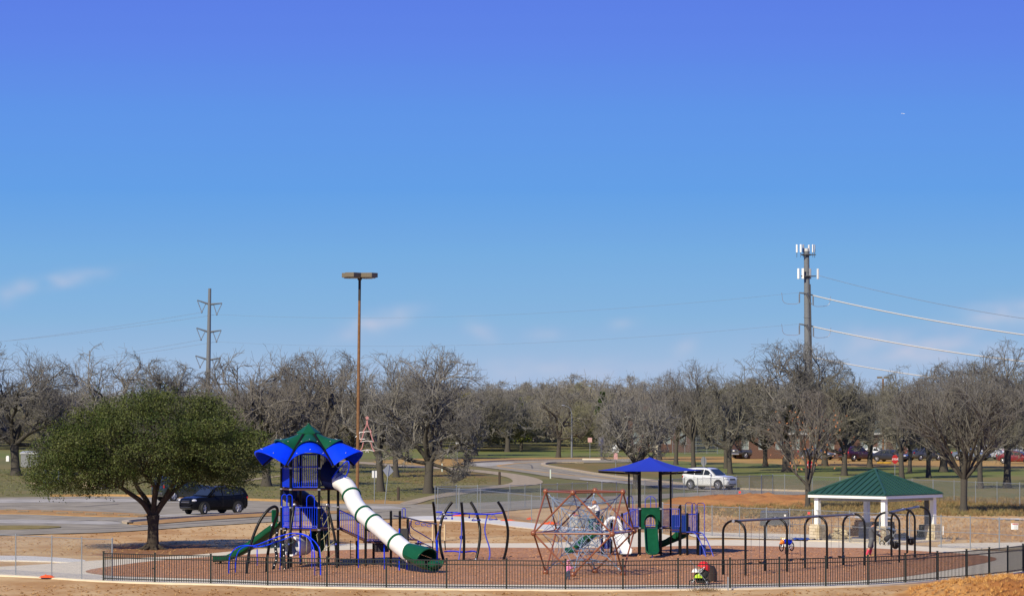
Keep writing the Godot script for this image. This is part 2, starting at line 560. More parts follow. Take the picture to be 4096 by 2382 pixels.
func make_paving() -> void:
	sheet("road", [-50.605, -267.326, -35.021, -282.736, -27.681, -281.385, -19.702, -272.904, -13.712, -266.117, -10.001, -264.919, -6.322, -263.732, -2.725, -267.326, 2.12, -274.815, 9.427, -286.871, 13.781, -293.305, 18.645, -300.034, 24.186, -297.005, 23.59, -289.695, 18.588, -283.417, 16.013, -279.381, 12.286, -273.538, 8.865, -269.776, 4.558, -262.556, 1.257, -253.51, -2.488, -244.05, -6.288, -235.272, -11.884, -230.663, -14.601, -228.426, -18.937, -220.306, -22.641, -212.36, -26.549, -208.599, -38.792, -204.968], 0.012, M.asphalt)
	sheet("road", [15.714, -445.402, 11.332, -442.055, 7.014, -438.757, 3.05, -433.903, -1.414, -427.594, -4.827, -416.986, -5.571, -408.303, -3.208, -394.608, 1.317, -367.494, 3.775, -348.966, 6.952, -334.104, 10.117, -324.881, 12.359, -313.626, 14.451, -303.125, 17.389, -296.258, 23.506, -291.128, 23.921, -296.258, 19.046, -303.125, 15.237, -319.587, 12.635, -332.218, 10.678, -342.865, 8.227, -359.631, 6.175, -378.122, 4.147, -395.936, 3.477, -406.891, 4.352, -415.513, 8.161, -419.963, 15.031, -426.046], 0.018, M.asphalt)
	ribbon("kerb", [Vector3(8.161, 0, -419.963), Vector3(4.367, 0, -416.986), Vector3(3.477, 0, -406.891), Vector3(4.147, 0, -395.936), Vector3(6.195, 0, -379.342), Vector3(8.252, 0, -360.734), Vector3(10.709, 0, -343.867), Vector3(12.671, 0, -333.159), Vector3(15.278, 0, -320.458), Vector3(19.095, 0, -303.907), Vector3(24.186, 0, -297.005)], 0.5, 0, 0.15, M.kerb)
	ribbon("kerb", [Vector3(-36.082, 0, -283.417), Vector3(-31.863, 0, -284.101), Vector3(-27.681, 0, -281.385), Vector3(-19.702, 0, -272.904), Vector3(-13.712, 0, -266.117), Vector3(-11.487, 0, -265.517)], 0.4, 0, 0.17, M.kerb_yellow)
	ribbon("kerb", [Vector3(-23.538, 0, -223.653), Vector3(-24.121, 0, -226.231), Vector3(-23.549, 0, -229.763), Vector3(-20.347, 0, -236.691), Vector3(-16.003, 0, -245.066)], 0.4, 0, 0.14, M.kerb)
	ribbon("kerb", [Vector3(-5.59, 0, -409.725), Vector3(-5.115, 0, -416.986), Vector3(-1.419, 0, -429.154), Vector3(3.061, 0, -435.509), Vector3(11.374, 0, -443.722)], 0.4, 0, 0.14, M.kerb)
	var isl := mottled(0.5, 0.29, 0.12, M.coarse, 0.15, 1.0)
	sheet("traffic_island", [-47.375, -250.276, -35.232, -249.745, -32.411, -249.216, -29.818, -247.644, -24.209, -241.052, -24.015, -236.691, -26.216, -236.691, -28.671, -238.127, -31.514, -241.052, -34.145, -242.043, -45.816, -242.043], 0.06, isl, 0.1, 4)
	sheet("traffic_island", [-23.673, -224.935, -22.782, -228.426, -20.265, -235.743, -17.437, -241.547, -14.683, -245.578, -11.077, -248.166, -10.893, -244.05, -14.353, -240.069, -16.983, -235.272, -19.712, -229.316, -21.956, -223.229, -23.251, -222.386], 0.06, isl, 0.1, 4)
	sheet("traffic_island", [-41.387, -218.669, -31.076, -220.306, -27.837, -219.894, -27.298, -217.057, -30.282, -214.683, -40.338, -213.129], 0.06, mottled(0.3, 0.24, 0.09, M.coarse, 0.15, 1.0), 0.1, 4)
	var tar := mat(0.12, 0.11, 0.1, 0.9)
	var cracks := [[Vector3(-37.836, 0, -255.712), Vector3(-34.562, 0, -260.234), Vector3(-31.061, 0, -257.953), Vector3(-28.669, 0, -263.732)], [Vector3(-31.585, 0, -230.663), Vector3(-28.077, 0, -227.984), Vector3(-25.865, 0, -230.663), Vector3(-22.578, 0, -220.306)], [Vector3(-32.337, 0, -268.546), Vector3(-28.011, 0, -266.117), Vector3(-23.295, 0, -262.556)], [Vector3(-14.964, 0, -250.276), Vector3(-12.824, 0, -255.712), Vector3(-9.529, 0, -252.423), Vector3(-7.218, 0, -256.828)], [Vector3(-10.385, 0, -240.069), Vector3(-8.307, 0, -247.124), Vector3(-5.537, 0, -245.066)], [Vector3(2.035, 0, -263.732), Vector3(4.705, 0, -271.019), Vector3(8.178, 0, -274.815)],
		[Vector3(-28.508, 0, -214.683), Vector3(-24.249, 0, -216.26), Vector3(-19.917, 0, -224.506), Vector3(-15.624, 0, -234.336)], [Vector3(-3.343, 0, -411.157), Vector3(-0.222, 0, -402.713), Vector3(2.737, 0, -389.385), Vector3(6.188, 0, -356.364)], [Vector3(0.35, 0, -422.982), Vector3(2.026, 0, -408.303), Vector3(2.186, 0, -386.824)], [Vector3(5.213, 0, -374.512), Vector3(8.054, 0, -352.099), Vector3(10.743, 0, -330.353)]]
	for q in cracks: ribbon("road_crack", q, 0.16, 0.022, 0.004, tar)
	var worn := mottled(0.5, 0.47, 0.42, M.coarse, 0.08, 0.95)
	for q in [[-42.361, -273.538, -35.15, -276.104, -28.303, -276.104, -21.335, -269.776, -21.778, -266.117, -28.267, -268.546, -35.873, -267.326, -41.21, -266.117], [-32.666, -231.57, -27.663, -229.763, -24.527, -227.104, -24.677, -222.807, -28.576, -224.506, -31.79, -225.365], [-23.518, -239.094, -21.652, -244.05, -19.46, -246.091, -19.807, -242.043, -22.021, -237.168], [-12.871, -260.234, -8.71, -259.089, -7.79, -252.423, -11.267, -252.423], [-4.793, -414.051, -1.684, -421.467, 0.346, -418.469, -2.425, -399.974, -4.107, -402.713], [6.681, -343.867, 9.833, -330.353, 12.023, -316.153, 9.67, -324.881, 6.76, -336.012]]: sheet("worn_patch", q, 0.024, worn, 0.0, 4)
	ribbon("road_marking", [Vector3(-1.609, 0, -402.713), Vector3(-0.788, 0, -408.303), Vector3(0.919, 0, -416.986), Vector3(3.875, 0, -426.046)], 0.6, 0.02, 0.006, M.yellow_paint)
	ribbon("road_marking", [Vector3(-1.609, 0, -402.713), Vector3(-1.037, 0, -395.936), Vector3(1.364, 0, -380.568), Vector3(5.237, 0, -358.536), Vector3(8.389, 0, -345.889), Vector3(11.588, 0, -328.508)], 0.3, 0.02, 0.006, M.yellow_paint)
	sheet("path", [-20.793, -432.308, -16.555, -422.982, -12.604, -408.303, -8.764, -399.974, -3.189, -379.342, 0.05, -364.082, 2.193, -345.889, 2.807, -328.508, 1.801, -318.722, -1.021, -308.69, -3.952, -289.695, -5.9, -278.061, -7.081, -264.919, -8.213, -266.117, -6.923, -280.713, -4.135, -303.125, -1.267, -317.005, -0.18, -325.78, 0.046, -335.056, -0.675, -350.004, -3.089, -367.494, -8.504, -388.1, -12.264, -397.273, -20.492, -426.046], 0.012, M.tan_path)
	sheet("path", [-25.232, -335.056, -24.022, -345.889, -22.717, -355.288, -22.513, -352.099, -23.507, -341.869, -24.764, -330.353], 0.012, M.tan_path)
	sheet("path", [-6.652, -236.691, -4.724, -238.127, -2.739, -235.272, 0.283, -227.984, 2.324, -221.967, 4.408, -215.469, 6.854, -210.839, 6.594, -202.85, 4.252, -207.862, 2.235, -213.515, 0.272, -219.485, -2.659, -228.426, -6.253, -231.57], 0.03, M.concrete_new, 0.1)
	sheet("path", [-29.002, -179.374, -25.413, -180.197, -23.444, -179.374, -20.808, -175.892, -20.86, -173.305, -22.818, -174.589, -24.731, -175.369, -28.311, -175.108], 0.03, M.concrete_new, 0.1)
	sheet("gravel_strip", [10.376, -211.597, 12.328, -210.087, 16.492, -207.862, 17.656, -206.405, 16.897, -200.775, 14.546, -200.775, 11.903, -202.85, 10.262, -203.551], 0.012, M.concrete)
	sheet("gravel_strip", [21.356, -238.127, 23.536, -238.61, 25.252, -236.216, 24.84, -233.87, 22.63, -234.336, 21.304, -235.743], 0.012, M.concrete_new)
	sheet("gravel_strip", [31.507, -234.336, 37.663, -232.485, 37.15, -229.316, 31.295, -231.57], 0.012, M.concrete_new)
	sheet("path", [22.816, -193.518, 24.927, -195.445, 31.869, -196.751, 30.838, -190.39, 24.087, -188.864, 22.563, -189.167], 0.024, M.concrete, 0.1)
	sheet("pavement", [-26.721, -165.282, -23.774, -168.593, -21.828, -171.539, -20.593, -174.073, -17.75, -178.018, -16.007, -180.473, -13.479, -186.768, -9.936, -192.884, -8.411, -194.477, -4.668, -194.798, -0.644, -194.798, 2.728, -196.095, 5.616, -202.85, 6.805, -209.34, 8.505, -208.599, 9.778, -199.416, 12.388, -199.416, 16.993, -197.08, 20.183, -193.836, 22.027, -190.39, 23.562, -186.768, 24.869, -185.008, 26.778, -186.768, 30.444, -187.96, 28.026, -173.05, 23.989, -165.747, 23.089, -163.903, 22.124, -161.876, 21.096, -160.335, 19.821, -158.182, 18.325, -156.294, 16.693, -154.047, 14.937, -152.256, 13.081, -151.279, 9, -149.741, 4.548, -148.796, -0.226, -149.173, -5.199, -150.123, -10.225, -151.864, -12.74, -153.445, -15.206, -154.451, -17.547, -155.881, -20.126, -158.608, -22.67, -160.772, -26.206, -162.099], 0.036, M.concrete, 0.15, 3)
	# pine-bark-coloured mulch bed, level with the walk round it
	sheet("mulch", [-19.329, -164.36, -18.36, -170.053, -16.952, -174.848, -14.629, -178.829, -11.928, -182.712, -8.077, -186.768, -4.526, -188.864, -1.928, -189.167, 3.278, -188.864, 6.169, -189.777, 11.244, -191.629, 16.31, -189.167, 18.824, -188.26, 21.014, -184.718, 23.087, -181.027, 23.556, -176.155, 21.685, -170.053, 19.192, -163.675, 17.282, -159.467, 15.354, -156.502, 13.373, -154.654, 9.199, -153.047, 4.66, -152.453, -2.761, -153.047, -7.869, -154.249, -13.064, -157.338, -15.834, -158.822, -17.861, -160.335], 0.048, M.mulch, 0.0, 4)
	# chips that lie about on it
	var chip := MB.new()
	chip.box(Vector3.ZERO, Vector3(0.075, 0.012, 0.028))
	var mm := MultiMesh.new()
	mm.transform_format = MultiMesh.TRANSFORM_3D
	mm.use_colors = true
	mm.mesh = chip.mesh()
	var spots := []
	var bed := smooth_poly([-19.103, -164.36, -18.307, -169.564, -16.877, -174.073, -14.563, -178.018, -11.872, -181.866, -8.039, -185.884, -4.504, -187.96, 3.262, -187.96, 11.189, -190.698, 18.734, -187.362, 20.915, -183.853, 22.981, -180.197, 23.435, -176.155, 21.748, -170.545, 17.328, -159.9, 13.409, -155.061, 4.672, -152.848, -2.768, -153.445, -7.89, -154.654, -13.099, -157.759, -17.91, -160.772], 2)
	while spots.size() < 9000:
		var q := Vector2(rng.randf_range(-20, 22), rng.randf_range(-191, -150))
		if Geometry2D.is_point_in_polygon(q, bed): spots.append(q)
	mm.instance_count = spots.size()
	for i in spots.size():
		var bs := Basis.from_euler(Vector3(rng.randf_range(-0.5, 0.5), rng.randf() * TAU, rng.randf_range(-0.5, 0.5))).scaled(Vector3.ONE * rng.randf_range(0.6, 1.5))
		mm.set_instance_transform(i, Transform3D(bs, Vector3(spots[i].x, 0.06, spots[i].y)))
		var t := rng.randf()
		mm.set_instance_color(i, Color(lerpf(0.3, 0.52, t), lerpf(0.14, 0.27, t), lerpf(0.07, 0.145, t)))
	var chips := MultiMeshInstance3D.new()
	chips.name = "mulch_chips"
	chips.multimesh = mm
	var cm := mat(1, 1, 1, 1.0)
	cm.vertex_color_use_as_albedo = true
	chips.material_override = cm
	add_child(chips)
	tag(chips, "loose reddish bark chips lying over the whole playground bed", "mulch", "", "stuff")
	grass_tufts()

func tuft_mesh(blades: int, h: float, spread: float) -> ArrayMesh:
	var b := MB.new()
	for i in blades:
		var a := rng.randf() * TAU
		var o := Vector3(cos(a), 0, sin(a))
		var base := o * rng.randf() * spread * 0.4
		var side := Vector3(-o.z, 0, o.x) * 0.012
		var tip := base + o * spread * rng.randf_range(0.3, 1.0) + Vector3.UP * h * rng.randf_range(0.5, 1.0)
		b.tri(base - side, base + side, tip)
	return b.mesh()

func scatter(called: String, label: String, category: String, mesh: Mesh, poly: PackedVector2Array, count: int, c0: Color, c1: Color, lift: Callable, s0 := 0.6, s1 := 1.4) -> void:
	var r := Rect2(poly[0], Vector2.ZERO)
	for w in poly: r = r.expand(w)
	var mm := MultiMesh.new()
	mm.transform_format = MultiMesh.TRANSFORM_3D
	mm.use_colors = true
	mm.mesh = mesh
	mm.instance_count = count
	var i := 0
	while i < count:
		var q := Vector2(rng.randf_range(r.position.x, r.end.x), rng.randf_range(r.position.y, r.end.y))
		if not Geometry2D.is_point_in_polygon(q, poly): continue
		var y: float = lift.call(q)
		mm.set_instance_transform(i, Transform3D(Basis(Vector3.UP, rng.randf() * TAU).scaled(Vector3.ONE * rng.randf_range(s0, s1)), Vector3(q.x, y, q.y)))
		mm.set_instance_color(i, c0.lerp(c1, rng.randf()))
		i += 1
	var o := MultiMeshInstance3D.new()
	o.name = numbered(called)
	o.multimesh = mm
	var m := mat(1, 1, 1, 0.95)
	m.vertex_color_use_as_albedo = true
	o.material_override = m
	add_child(o)
	tag(o, label, category, "", "stuff")

func grass_tufts() -> void:
	var t1 := tuft_mesh(12, 0.07, 0.13)
	var t3 := tuft_mesh(12, 0.1, 0.16)
	var t2 := tuft_mesh(10, 0.22, 0.16)
	var zero := func(_q): return -0.02
	scatter("dry_grass", "dry straw coloured grass stubble in front of the black fence", "grass", t1, flat([-24.549, -151.864, -17.318, -153.846, -12.609, -151.864, -7.6, -148.984, -0.223, -147.125, 4.491, -146.941, 12.915, -149.362, 16.436, -151.864, 14.082, -135.304, -21.868, -135.304]), 1500, Color(0.52, 0.31, 0.13), Color(0.42, 0.24, 0.09), zero)
	var hill := func(q): return bump(q.x, q.y, 19.6, -144.2, 5.4, 3.1) * 0.66 + 0.0
	scatter("straw", "loose golden straw covering the soil mound by the fence", "straw", t2, flat([14.827, -135.304, 16.329, -148.984, 17.339, -152.453, 18.928, -156.919, 20.334, -159.467, 22.902, -162.099, 27.983, -165.747, 22.837, -135.304]), 3800, Color(0.72, 0.42, 0.13), Color(0.42, 0.18, 0.05), hill, 0.5, 1.1)
	scatter("dry_grass", "dry tan grass between the parking lot and the playground", "grass", t1, flat([-34.199, -202.85, -22.398, -210.087, -14.46, -226.231, -6.14, -229.763, 0.27, -217.86, 4.222, -206.405, 4.77, -196.751, -4.684, -195.445, -10.001, -194.156, -16.105, -181.586, -30.516, -181.027]), 1300, Color(0.54, 0.33, 0.13), Color(0.42, 0.24, 0.1), zero)
	scatter("dry_grass", "dry tan grass behind the pavilion and the wire fence", "grass", t2, flat([7.144, -240.069, 13.246, -255.712, 20.703, -240.069, 35.779, -230.663, 30.514, -196.751, 23.739, -196.751, 17.987, -208.599, 9.571, -213.129, 6.879, -211.597]), 1800, Color(0.58, 0.37, 0.16), Color(0.42, 0.24, 0.1), zero)
	scatter("lawn_grass", "short green grass of the lawn under the bare oaks", "grass", t3, flat([-66.6, -379.342, -14.9, -394.608, -9.155, -381.803, -3.634, -356.364, -1.552, -331.283, -7.049, -294.037, -8.819, -273.538, -20.123, -278.719, -34.715, -288.276, -49.157, -280.046]), 8000, Color(0.16, 0.18, 0.055), Color(0.22, 0.2, 0.08), zero)
	scatter("lawn_grass", "rough olive grass along the ditch behind the pavilion", "grass", t2, flat([11.24, -250.276, 24.054, -283.417, 44.32, -273.538, 38.578, -238.127, 20.619, -239.094, 14.559, -234.336]), 6000, Color(0.17, 0.15, 0.06), Color(0.3, 0.19, 0.08), zero, 0.8, 2.0)

# a leafless tree: trunk part (trunk and main limbs) and crown part (branches and twigs)
func bare_tree(sd: int, height: float, radius: float, fork: float, r0: float, limbs: int, style: Dictionary) -> Array:
	var g := RandomNumberGenerator.new()
	g.seed = sd
	var tr := MB.new()
	var cr := MB.new()
	var wig: float = style.get("wiggle", 0.42)
	var up: float = style.get("up", 0.035)
	var n2: int = style.get("n2", 7)
	var n3: int = style.get("n3", 7)
	var n4: int = style.get("n4", 8)
	var n5: int = style.get("n5", 1)
	var open: float = style.get("open", 1.0)
	var low: float = style.get("low", 0.5)
	var twig: float = style.get("twig", 0.015)
	var mid := Vector3(0, lerpf(fork * low, height, 0.5), 0)
	var ext := Vector3(radius, (height - fork * low) * 0.5, radius)
	var lean := Vector3(g.randf_range(-0.05, 0.05), 1, g.randf_range(-0.05, 0.05))
	var tp := [Vector3(0, -0.15, 0), Vector3(0, 0.12, 0), lean * fork * 0.25, lean * fork * 0.6, lean * fork]
	tr.tube(tp, [r0 * 1.7, r0 * 1.35, r0 * 1.05, r0 * 0.95, r0 * 1.05], 9)
	var stack := []
	for i in limbs:
		var az := TAU * (i + g.randf_range(-0.3, 0.3)) / limbs
		var tilt: float = g.randf_range(0.45, 1.3) * open
		if i == 0: tilt = 0.15
		var dir := Vector3(cos(az) * sin(tilt), cos(tilt), sin(az) * sin(tilt))
		var reach := (height - fork) * 0.72 if tilt < 0.6 else radius * 1.05
		stack.append([lean * fork * g.randf_range(0.86, 1.0), dir, reach, r0 * g.randf_range(0.5, 0.72), 1])
	for e in style.get("extra", []):
		stack.append([lean * fork * 0.95, e[0], e[1], r0 * e[2], 1])
	var counts := [0, n2, n3, n4, n5]
	while stack.size():
		var q: Array = stack.pop_back()
		var lv: int = q[4]
		var segs: int = [0, 7, 5, 4, 2, 1][lv]
		var p: Vector3 = q[0]
		var dir: Vector3 = q[1]
		var step: float = q[2] / segs
		var pts := [p]
		var rad := [q[3]]
		var dirs := [dir]
		for s in segs:
			var w: float = wig * (0.8 if lv == 1 else 1.0)
			dir = (dir + Vector3(g.randf_range(-1, 1), g.randf_range(-1, 1), g.randf_range(-1, 1)) * w + Vector3.UP * up).normalized()
			var nx := p + dir * step
			var e := (nx - mid) / ext
			if e.length() > 1.0 and lv < 5:
				dir = (dir - (e / ext).normalized() * 0.75).normalized()
				nx = p + dir * step * 0.6
				if ((nx - mid) / ext).length() > 1.12: break
			p = nx
			pts.append(p)
			dirs.append(dir)
			rad.append(maxf(q[3] * lerpf(1.0, 0.45, (s + 1.0) / segs), twig * 0.55))
		if pts.size() < 2: continue
		var sides: int = [0, 7, 5, 4, 3, 3][lv]
		(tr if lv == 1 else cr).tube(pts, rad, sides, false)
		if lv >= 5: continue
		var cnt: int = counts[lv]
		for c in cnt:
			var t: float = lerpf(0.28 if lv == 1 else 0.15, 1.0, (c + g.randf_range(0.1, 0.9)) / cnt)
			var k := mini(int(t * (pts.size() - 1)), pts.size() - 2)
			var f: float = t * (pts.size() - 1) - k
			var at: Vector3 = (pts[k] as Vector3).lerp(pts[k + 1], clampf(f, 0, 1))
			var d0: Vector3 = dirs[k + 1]
			var side := Vector3(g.randf_range(-1, 1), g.randf_range(-0.7, 1), g.randf_range(-1, 1))
			side = (side - d0 * side.dot(d0)).normalized()
			var ang := g.randf_range(0.5, 1.1) * open
			var nd := d0 * cos(ang) + side * sin(ang)
			var ln: float = q[2] * [0.0, 0.52, 0.55, 0.55, 0.5][lv] * g.randf_range(0.7, 1.25)
			if lv == 4: ln = maxf(ln, 0.28)
			var rr: float = maxf(rad[k] * g.randf_range(0.54, 0.74), twig * (1.25 if lv < 3 else (1.0 if lv == 3 else 0.75)))
			stack.append([at, nd, ln, rr, lv + 1])
	return [tr.mesh(), cr.mesh()]

var kinds := {}

func plant_tree(kind: String, at: Vector3, height: float, width: float, turn: float, label: String) -> void:
	var k: Array = kinds[kind]
	var t := thing(k[4], label, "tree", at, turn, k[5])
	t.scale = Vector3(width / k[3] * 1.3, height / k[2] * 1.04, width / k[3] * 1.3)
	part_mesh("trunk", k[0], M.bark, t)
	part_mesh("crown", k[1], [k[6], M.twig_pale, M.twig_olive, M.twig][int(turn * 7.0) % 4] if kind != "y" else k[6], t)

func make_trees() -> void:
	var defs := [
		["a", 101, 12.5, 5.2, 2.9, 0.34, 6, {"extra": [[Vector3(0.95, 0.22, 0.1), 5.0, 0.6]], "n4": 9}, M.twig],
		["b", 202, 12.0, 5.2, 2.6, 0.3, 6, {"wiggle": 0.46, "n4": 9}, M.twig],
		["c", 303, 12.0, 4.6, 3.0, 0.29, 7, {"wiggle": 0.38, "n4": 9}, M.twig_brown],
		["d", 404, 11.5, 5.4, 2.4, 0.34, 6, {"extra": [[Vector3(0.93, -0.2, 0.15), 3.6, 0.42], [Vector3(-0.9, 0.05, 0.2), 3.8, 0.5], [Vector3(0.75, 0.5, 0.2), 5.4, 0.55]], "wiggle": 0.38, "low": 0.1, "n4": 9}, M.twig],
		["e", 505, 9.5, 4.2, 2.3, 0.3, 7, {"wiggle": 0.44, "n4": 9}, M.twig_brown],
		["f", 1111, 12.5, 4.2, 3.4, 0.27, 5, {"wiggle": 0.34, "up": 0.09, "n2": 6, "n3": 7, "n4": 7, "open": 0.85}, M.twig],
		["g", 1212, 11.0, 6.0, 2.2, 0.36, 7, {"wiggle": 0.5, "up": 0.0, "n2": 7, "n3": 6, "n4": 7, "low": 0.3}, M.twig_brown],
		["h", 1313, 11.5, 4.8, 2.8, 0.29, 4, {"wiggle": 0.52, "up": 0.02, "n2": 8, "n3": 6, "n4": 6, "twig": 0.017}, M.twig],
		["v", 606, 9.0, 4.4, 2.3, 0.185, 10, {"wiggle": 0.1, "up": 0.035, "open": 0.62, "n2": 9, "n3": 6, "n4": 6, "low": 0.75, "twig": 0.011}, M.twig],
		["y", 707, 8.0, 3.2, 1.5, 0.15, 5, {"wiggle": 0.18, "up": 0.06, "open": 0.72, "n2": 6, "n3": 5, "n4": 5, "n5": 2, "low": 0.5, "twig": 0.009}, M.twig_brown],
	]
	for q in defs:
		var m := bare_tree(q[1], q[2], q[3], q[4], q[5], q[6], q[7])
		kinds[q[0]] = [m[0], m[1], q[2], q[3], "bare_oak_tree" if q[0] in ["a", "b", "c", "d", "e", "f", "g", "h"] else "young_bare_tree", "leafless trees of the park", q[8]]
	var list := [
		["a", Vector3(-48.764, 0, -356.364), 12.9, 5.0, 0.1, "tall bare oak with a thick low limb reaching right, at the far left edge"],
		["h", Vector3(-41.488, 0, -372.143), 12.9, 4.0, 1.3, "bare oak rising above the middle of the evergreen tree"],
		["e", Vector3(-37.509, 0, -389.385), 11.4, 3.8, 2.2, "bare oak between the evergreen tree and the steel power pylon"],
		["c", Vector3(-49.16, 0, -394.608), 9.8, 3.8, 4.1, "lower bare oak behind the limb of the leftmost oak"],
		["f", Vector3(-29.575, 0, -367.494), 10.4, 3.6, 3.3, "bare oak standing in front of the foot of the power pylon"],
		["g", Vector3(-21.354, 0, -315.306), 12.7, 4.7, 2.9, "large bare oak with a broad flared trunk left of the blue roofed play tower"],
		["c", Vector3(-19.074, 0, -365.212), 12.3, 4.2, 0.6, "round topped bare oak behind the play tower roof and left of the lamp pole"],
		["f", Vector3(-10.838, 0, -298.512), 11.0, 3.5, 0.2, "bare oak beside the white back of the small road sign"],
		["c", Vector3(-11.156, 0, -348.966), 10.2, 3.2, 5.0, "darker bare oak trunk behind the diamond sign"],
		["d", Vector3(-6.789, 0, -293.305), 11.7, 4.4, 0.25, "spreading bare oak with curled low limbs right of the diamond sign"],
		["e", Vector3(-8.901, 0, -445.402), 9.8, 4.2, 1.9, "smaller bare oak straight behind the oak with the curled limbs"],
		["g", Vector3(-0.618, 0, -498.221), 9.6, 4.4, 1.0, "bare oak at the edge of the woods above the bend of the road"],
		["h", Vector3(5.81, 0, -455.755), 9.8, 3.5, 0.9, "stout bare oak standing alone beside the tall thin street lamp"],
		["g", Vector3(10.521, 0, -307.883), 10.3, 3.1, 3.6, "bare oak whose trunk stands behind the blue shade canopy"],
		["c", Vector3(18.521, 0, -409.725), 10.6, 2.7, 2.4, "bare oak with a leaning trunk, first left of the dark straight one"],
		["f", Vector3(19.441, 0, -388.1), 11.3, 2.7, 1.7, "bare oak with a dark straight trunk above the silver car's roof"],
		["h", Vector3(21.765, 0, -361.843), 11.2, 2.9, 4.4, "bare oak with a pale forked trunk just right of the silver car"],
		["c", Vector3(22.994, 0, -389.385), 9.6, 2.6, 3.9, "bare oak close behind the pale forked trunk"],
		["c", Vector3(28.347, 0, -373.324), 13.3, 5.6, 5.6, "biggest bare oak, in front of the mobile phone tower"],
		["y", Vector3(20.721, 0, -254.057), 8.0, 2.9, 0.4, "young forked tree with a few brown leaves left of the pavilion roof"],
		["e", Vector3(32.657, 0, -356.364), 9.9, 2.9, 0.3, "bare oak behind the left slope of the pavilion roof"],
		["h", Vector3(36.745, 0, -341.869), 10.5, 3.0, 2.6, "bare oak with a pale trunk right of the dark red stop sign"],
		["c", Vector3(40.311, 0, -367.494), 9.6, 2.4, 0.8, "thin bare oak just right of the pale trunk by the stop sign"],
		["v", Vector3(30.52, 0, -245.066), 9.3, 4.3, 0.7, "vase shaped bare tree with a single trunk right of the pavilion"],
		["g", Vector3(44.424, 0, -373.324), 12.2, 5.0, 1.4, "tall dense bare oak behind the vase shaped tree"],
		["b", Vector3(39.771, 0, -307.883), 10.6, 3.0, 0.9, "bare oak with a blackish trunk right of the vase shaped tree"],
		["f", Vector3(42.262, 0, -309.502), 12.2, 3.6, 5.2, "tall bare oak at the right edge of the lawn behind the wire fence"],
		["e", Vector3(46.636, 0, -326.685), 10.4, 3.4, 2.0, "brownish bare oak cut by the right edge of the view"],
		["c", Vector3(-23.601, 0, -394.608), 11.0, 4.0, 2.2, "dim bare oak deep behind the play tower's roof"],
		["b", Vector3(-17.386, 0, -389.385), 10.6, 3.8, 4.2, "bare oak whose crown meets the lamp pole from behind"],
		["e", Vector3(-35.186, 0, -402.713), 9.6, 4.0, 0.7, "low bare oak filling the gap left of the pylon's foot"],
		["c", Vector3(-4.759, 0, -466.602), 8.8, 4.2, 5.5, "bare oak at the wood's edge right of the spreading oak"],
		["b", Vector3(34.742, 0, -402.713), 11.6, 4.2, 3.0, "bare oak right behind the phone mast's tree, in front of the school"],
		["c", Vector3(38.937, 0, -394.608), 9.4, 3.4, 1.1, "bare oak before the school roof, left of the pale trunk"],
		["b", Vector3(17.899, 0, -438.757), 9.8, 3.0, 0.5, "bare oak in front of the hidden brown house"],
		["c", Vector3(48.617, 0, -389.385), 11.4, 4.6, 3.4, "brown bare oak behind the top of the vase shaped tree"],
		["g", Vector3(27.946, 0, -399.974), 9.8, 3.2, 2.7, "bare oak in front of the pickup truck and the school's left end"],
		["e", Vector3(39.845, 0, -346.909), 8.6, 2.4, 4.8, "slim bare oak between the stop sign and the vase shaped tree"],
	]
	for q in list: plant_tree(q[0], q[1], q[2], q[3], q[4], q[5])
	# a ball of mistletoe high in the spreading oak
	var mi := MB.new()
	for i in 420: leaf(mi, Vector3(rng.randfn(), rng.randfn(), rng.randfn()) * 0.3, 0.08, Color(0.14, 0.13, 0.025))
	var mt := thing("mistletoe", "yellow green ball of mistletoe in the right side of the spreading oak", "mistletoe", Vector3(-3.801, 7.453, -293.305))
	part("leaves", mi, M.leaf, mt).set_meta("kind", "stuff")
	mi = MB.new()
	for i in 9: mi.bar(Vector3(0.05, -0.35, 0), Vector3(rng.randfn(), rng.randfn(), rng.randfn()) * 0.22, 0.012, 5)
	part("stem", mi, M.bark, mt)
	# dry leaves that still hang in the young forked tree
	var t: Node3D = get_node("young_bare_tree")
	var lf := MB.new()
	for i in 240:
		var a := rng.randf() * TAU
		var p := Vector3(cos(a), 0, sin(a)) * rng.randf_range(0.3, 2.9) + Vector3.UP * rng.randf_range(2.6, 6.6)
		var bs := Basis.from_euler(Vector3(rng.randf() * 6, rng.randf() * 6, rng.randf() * 6))
		lf.quad(p + bs * Vector3(-0.06, -0.04, 0), p + bs * Vector3(0.06, -0.04, 0), p + bs * Vector3(0.06, 0.04, 0), p + bs * Vector3(-0.06, 0.04, 0))
	part("leaves", lf, mat(0.42, 0.17, 0.07, 0.9), t).set_meta("kind", "stuff")

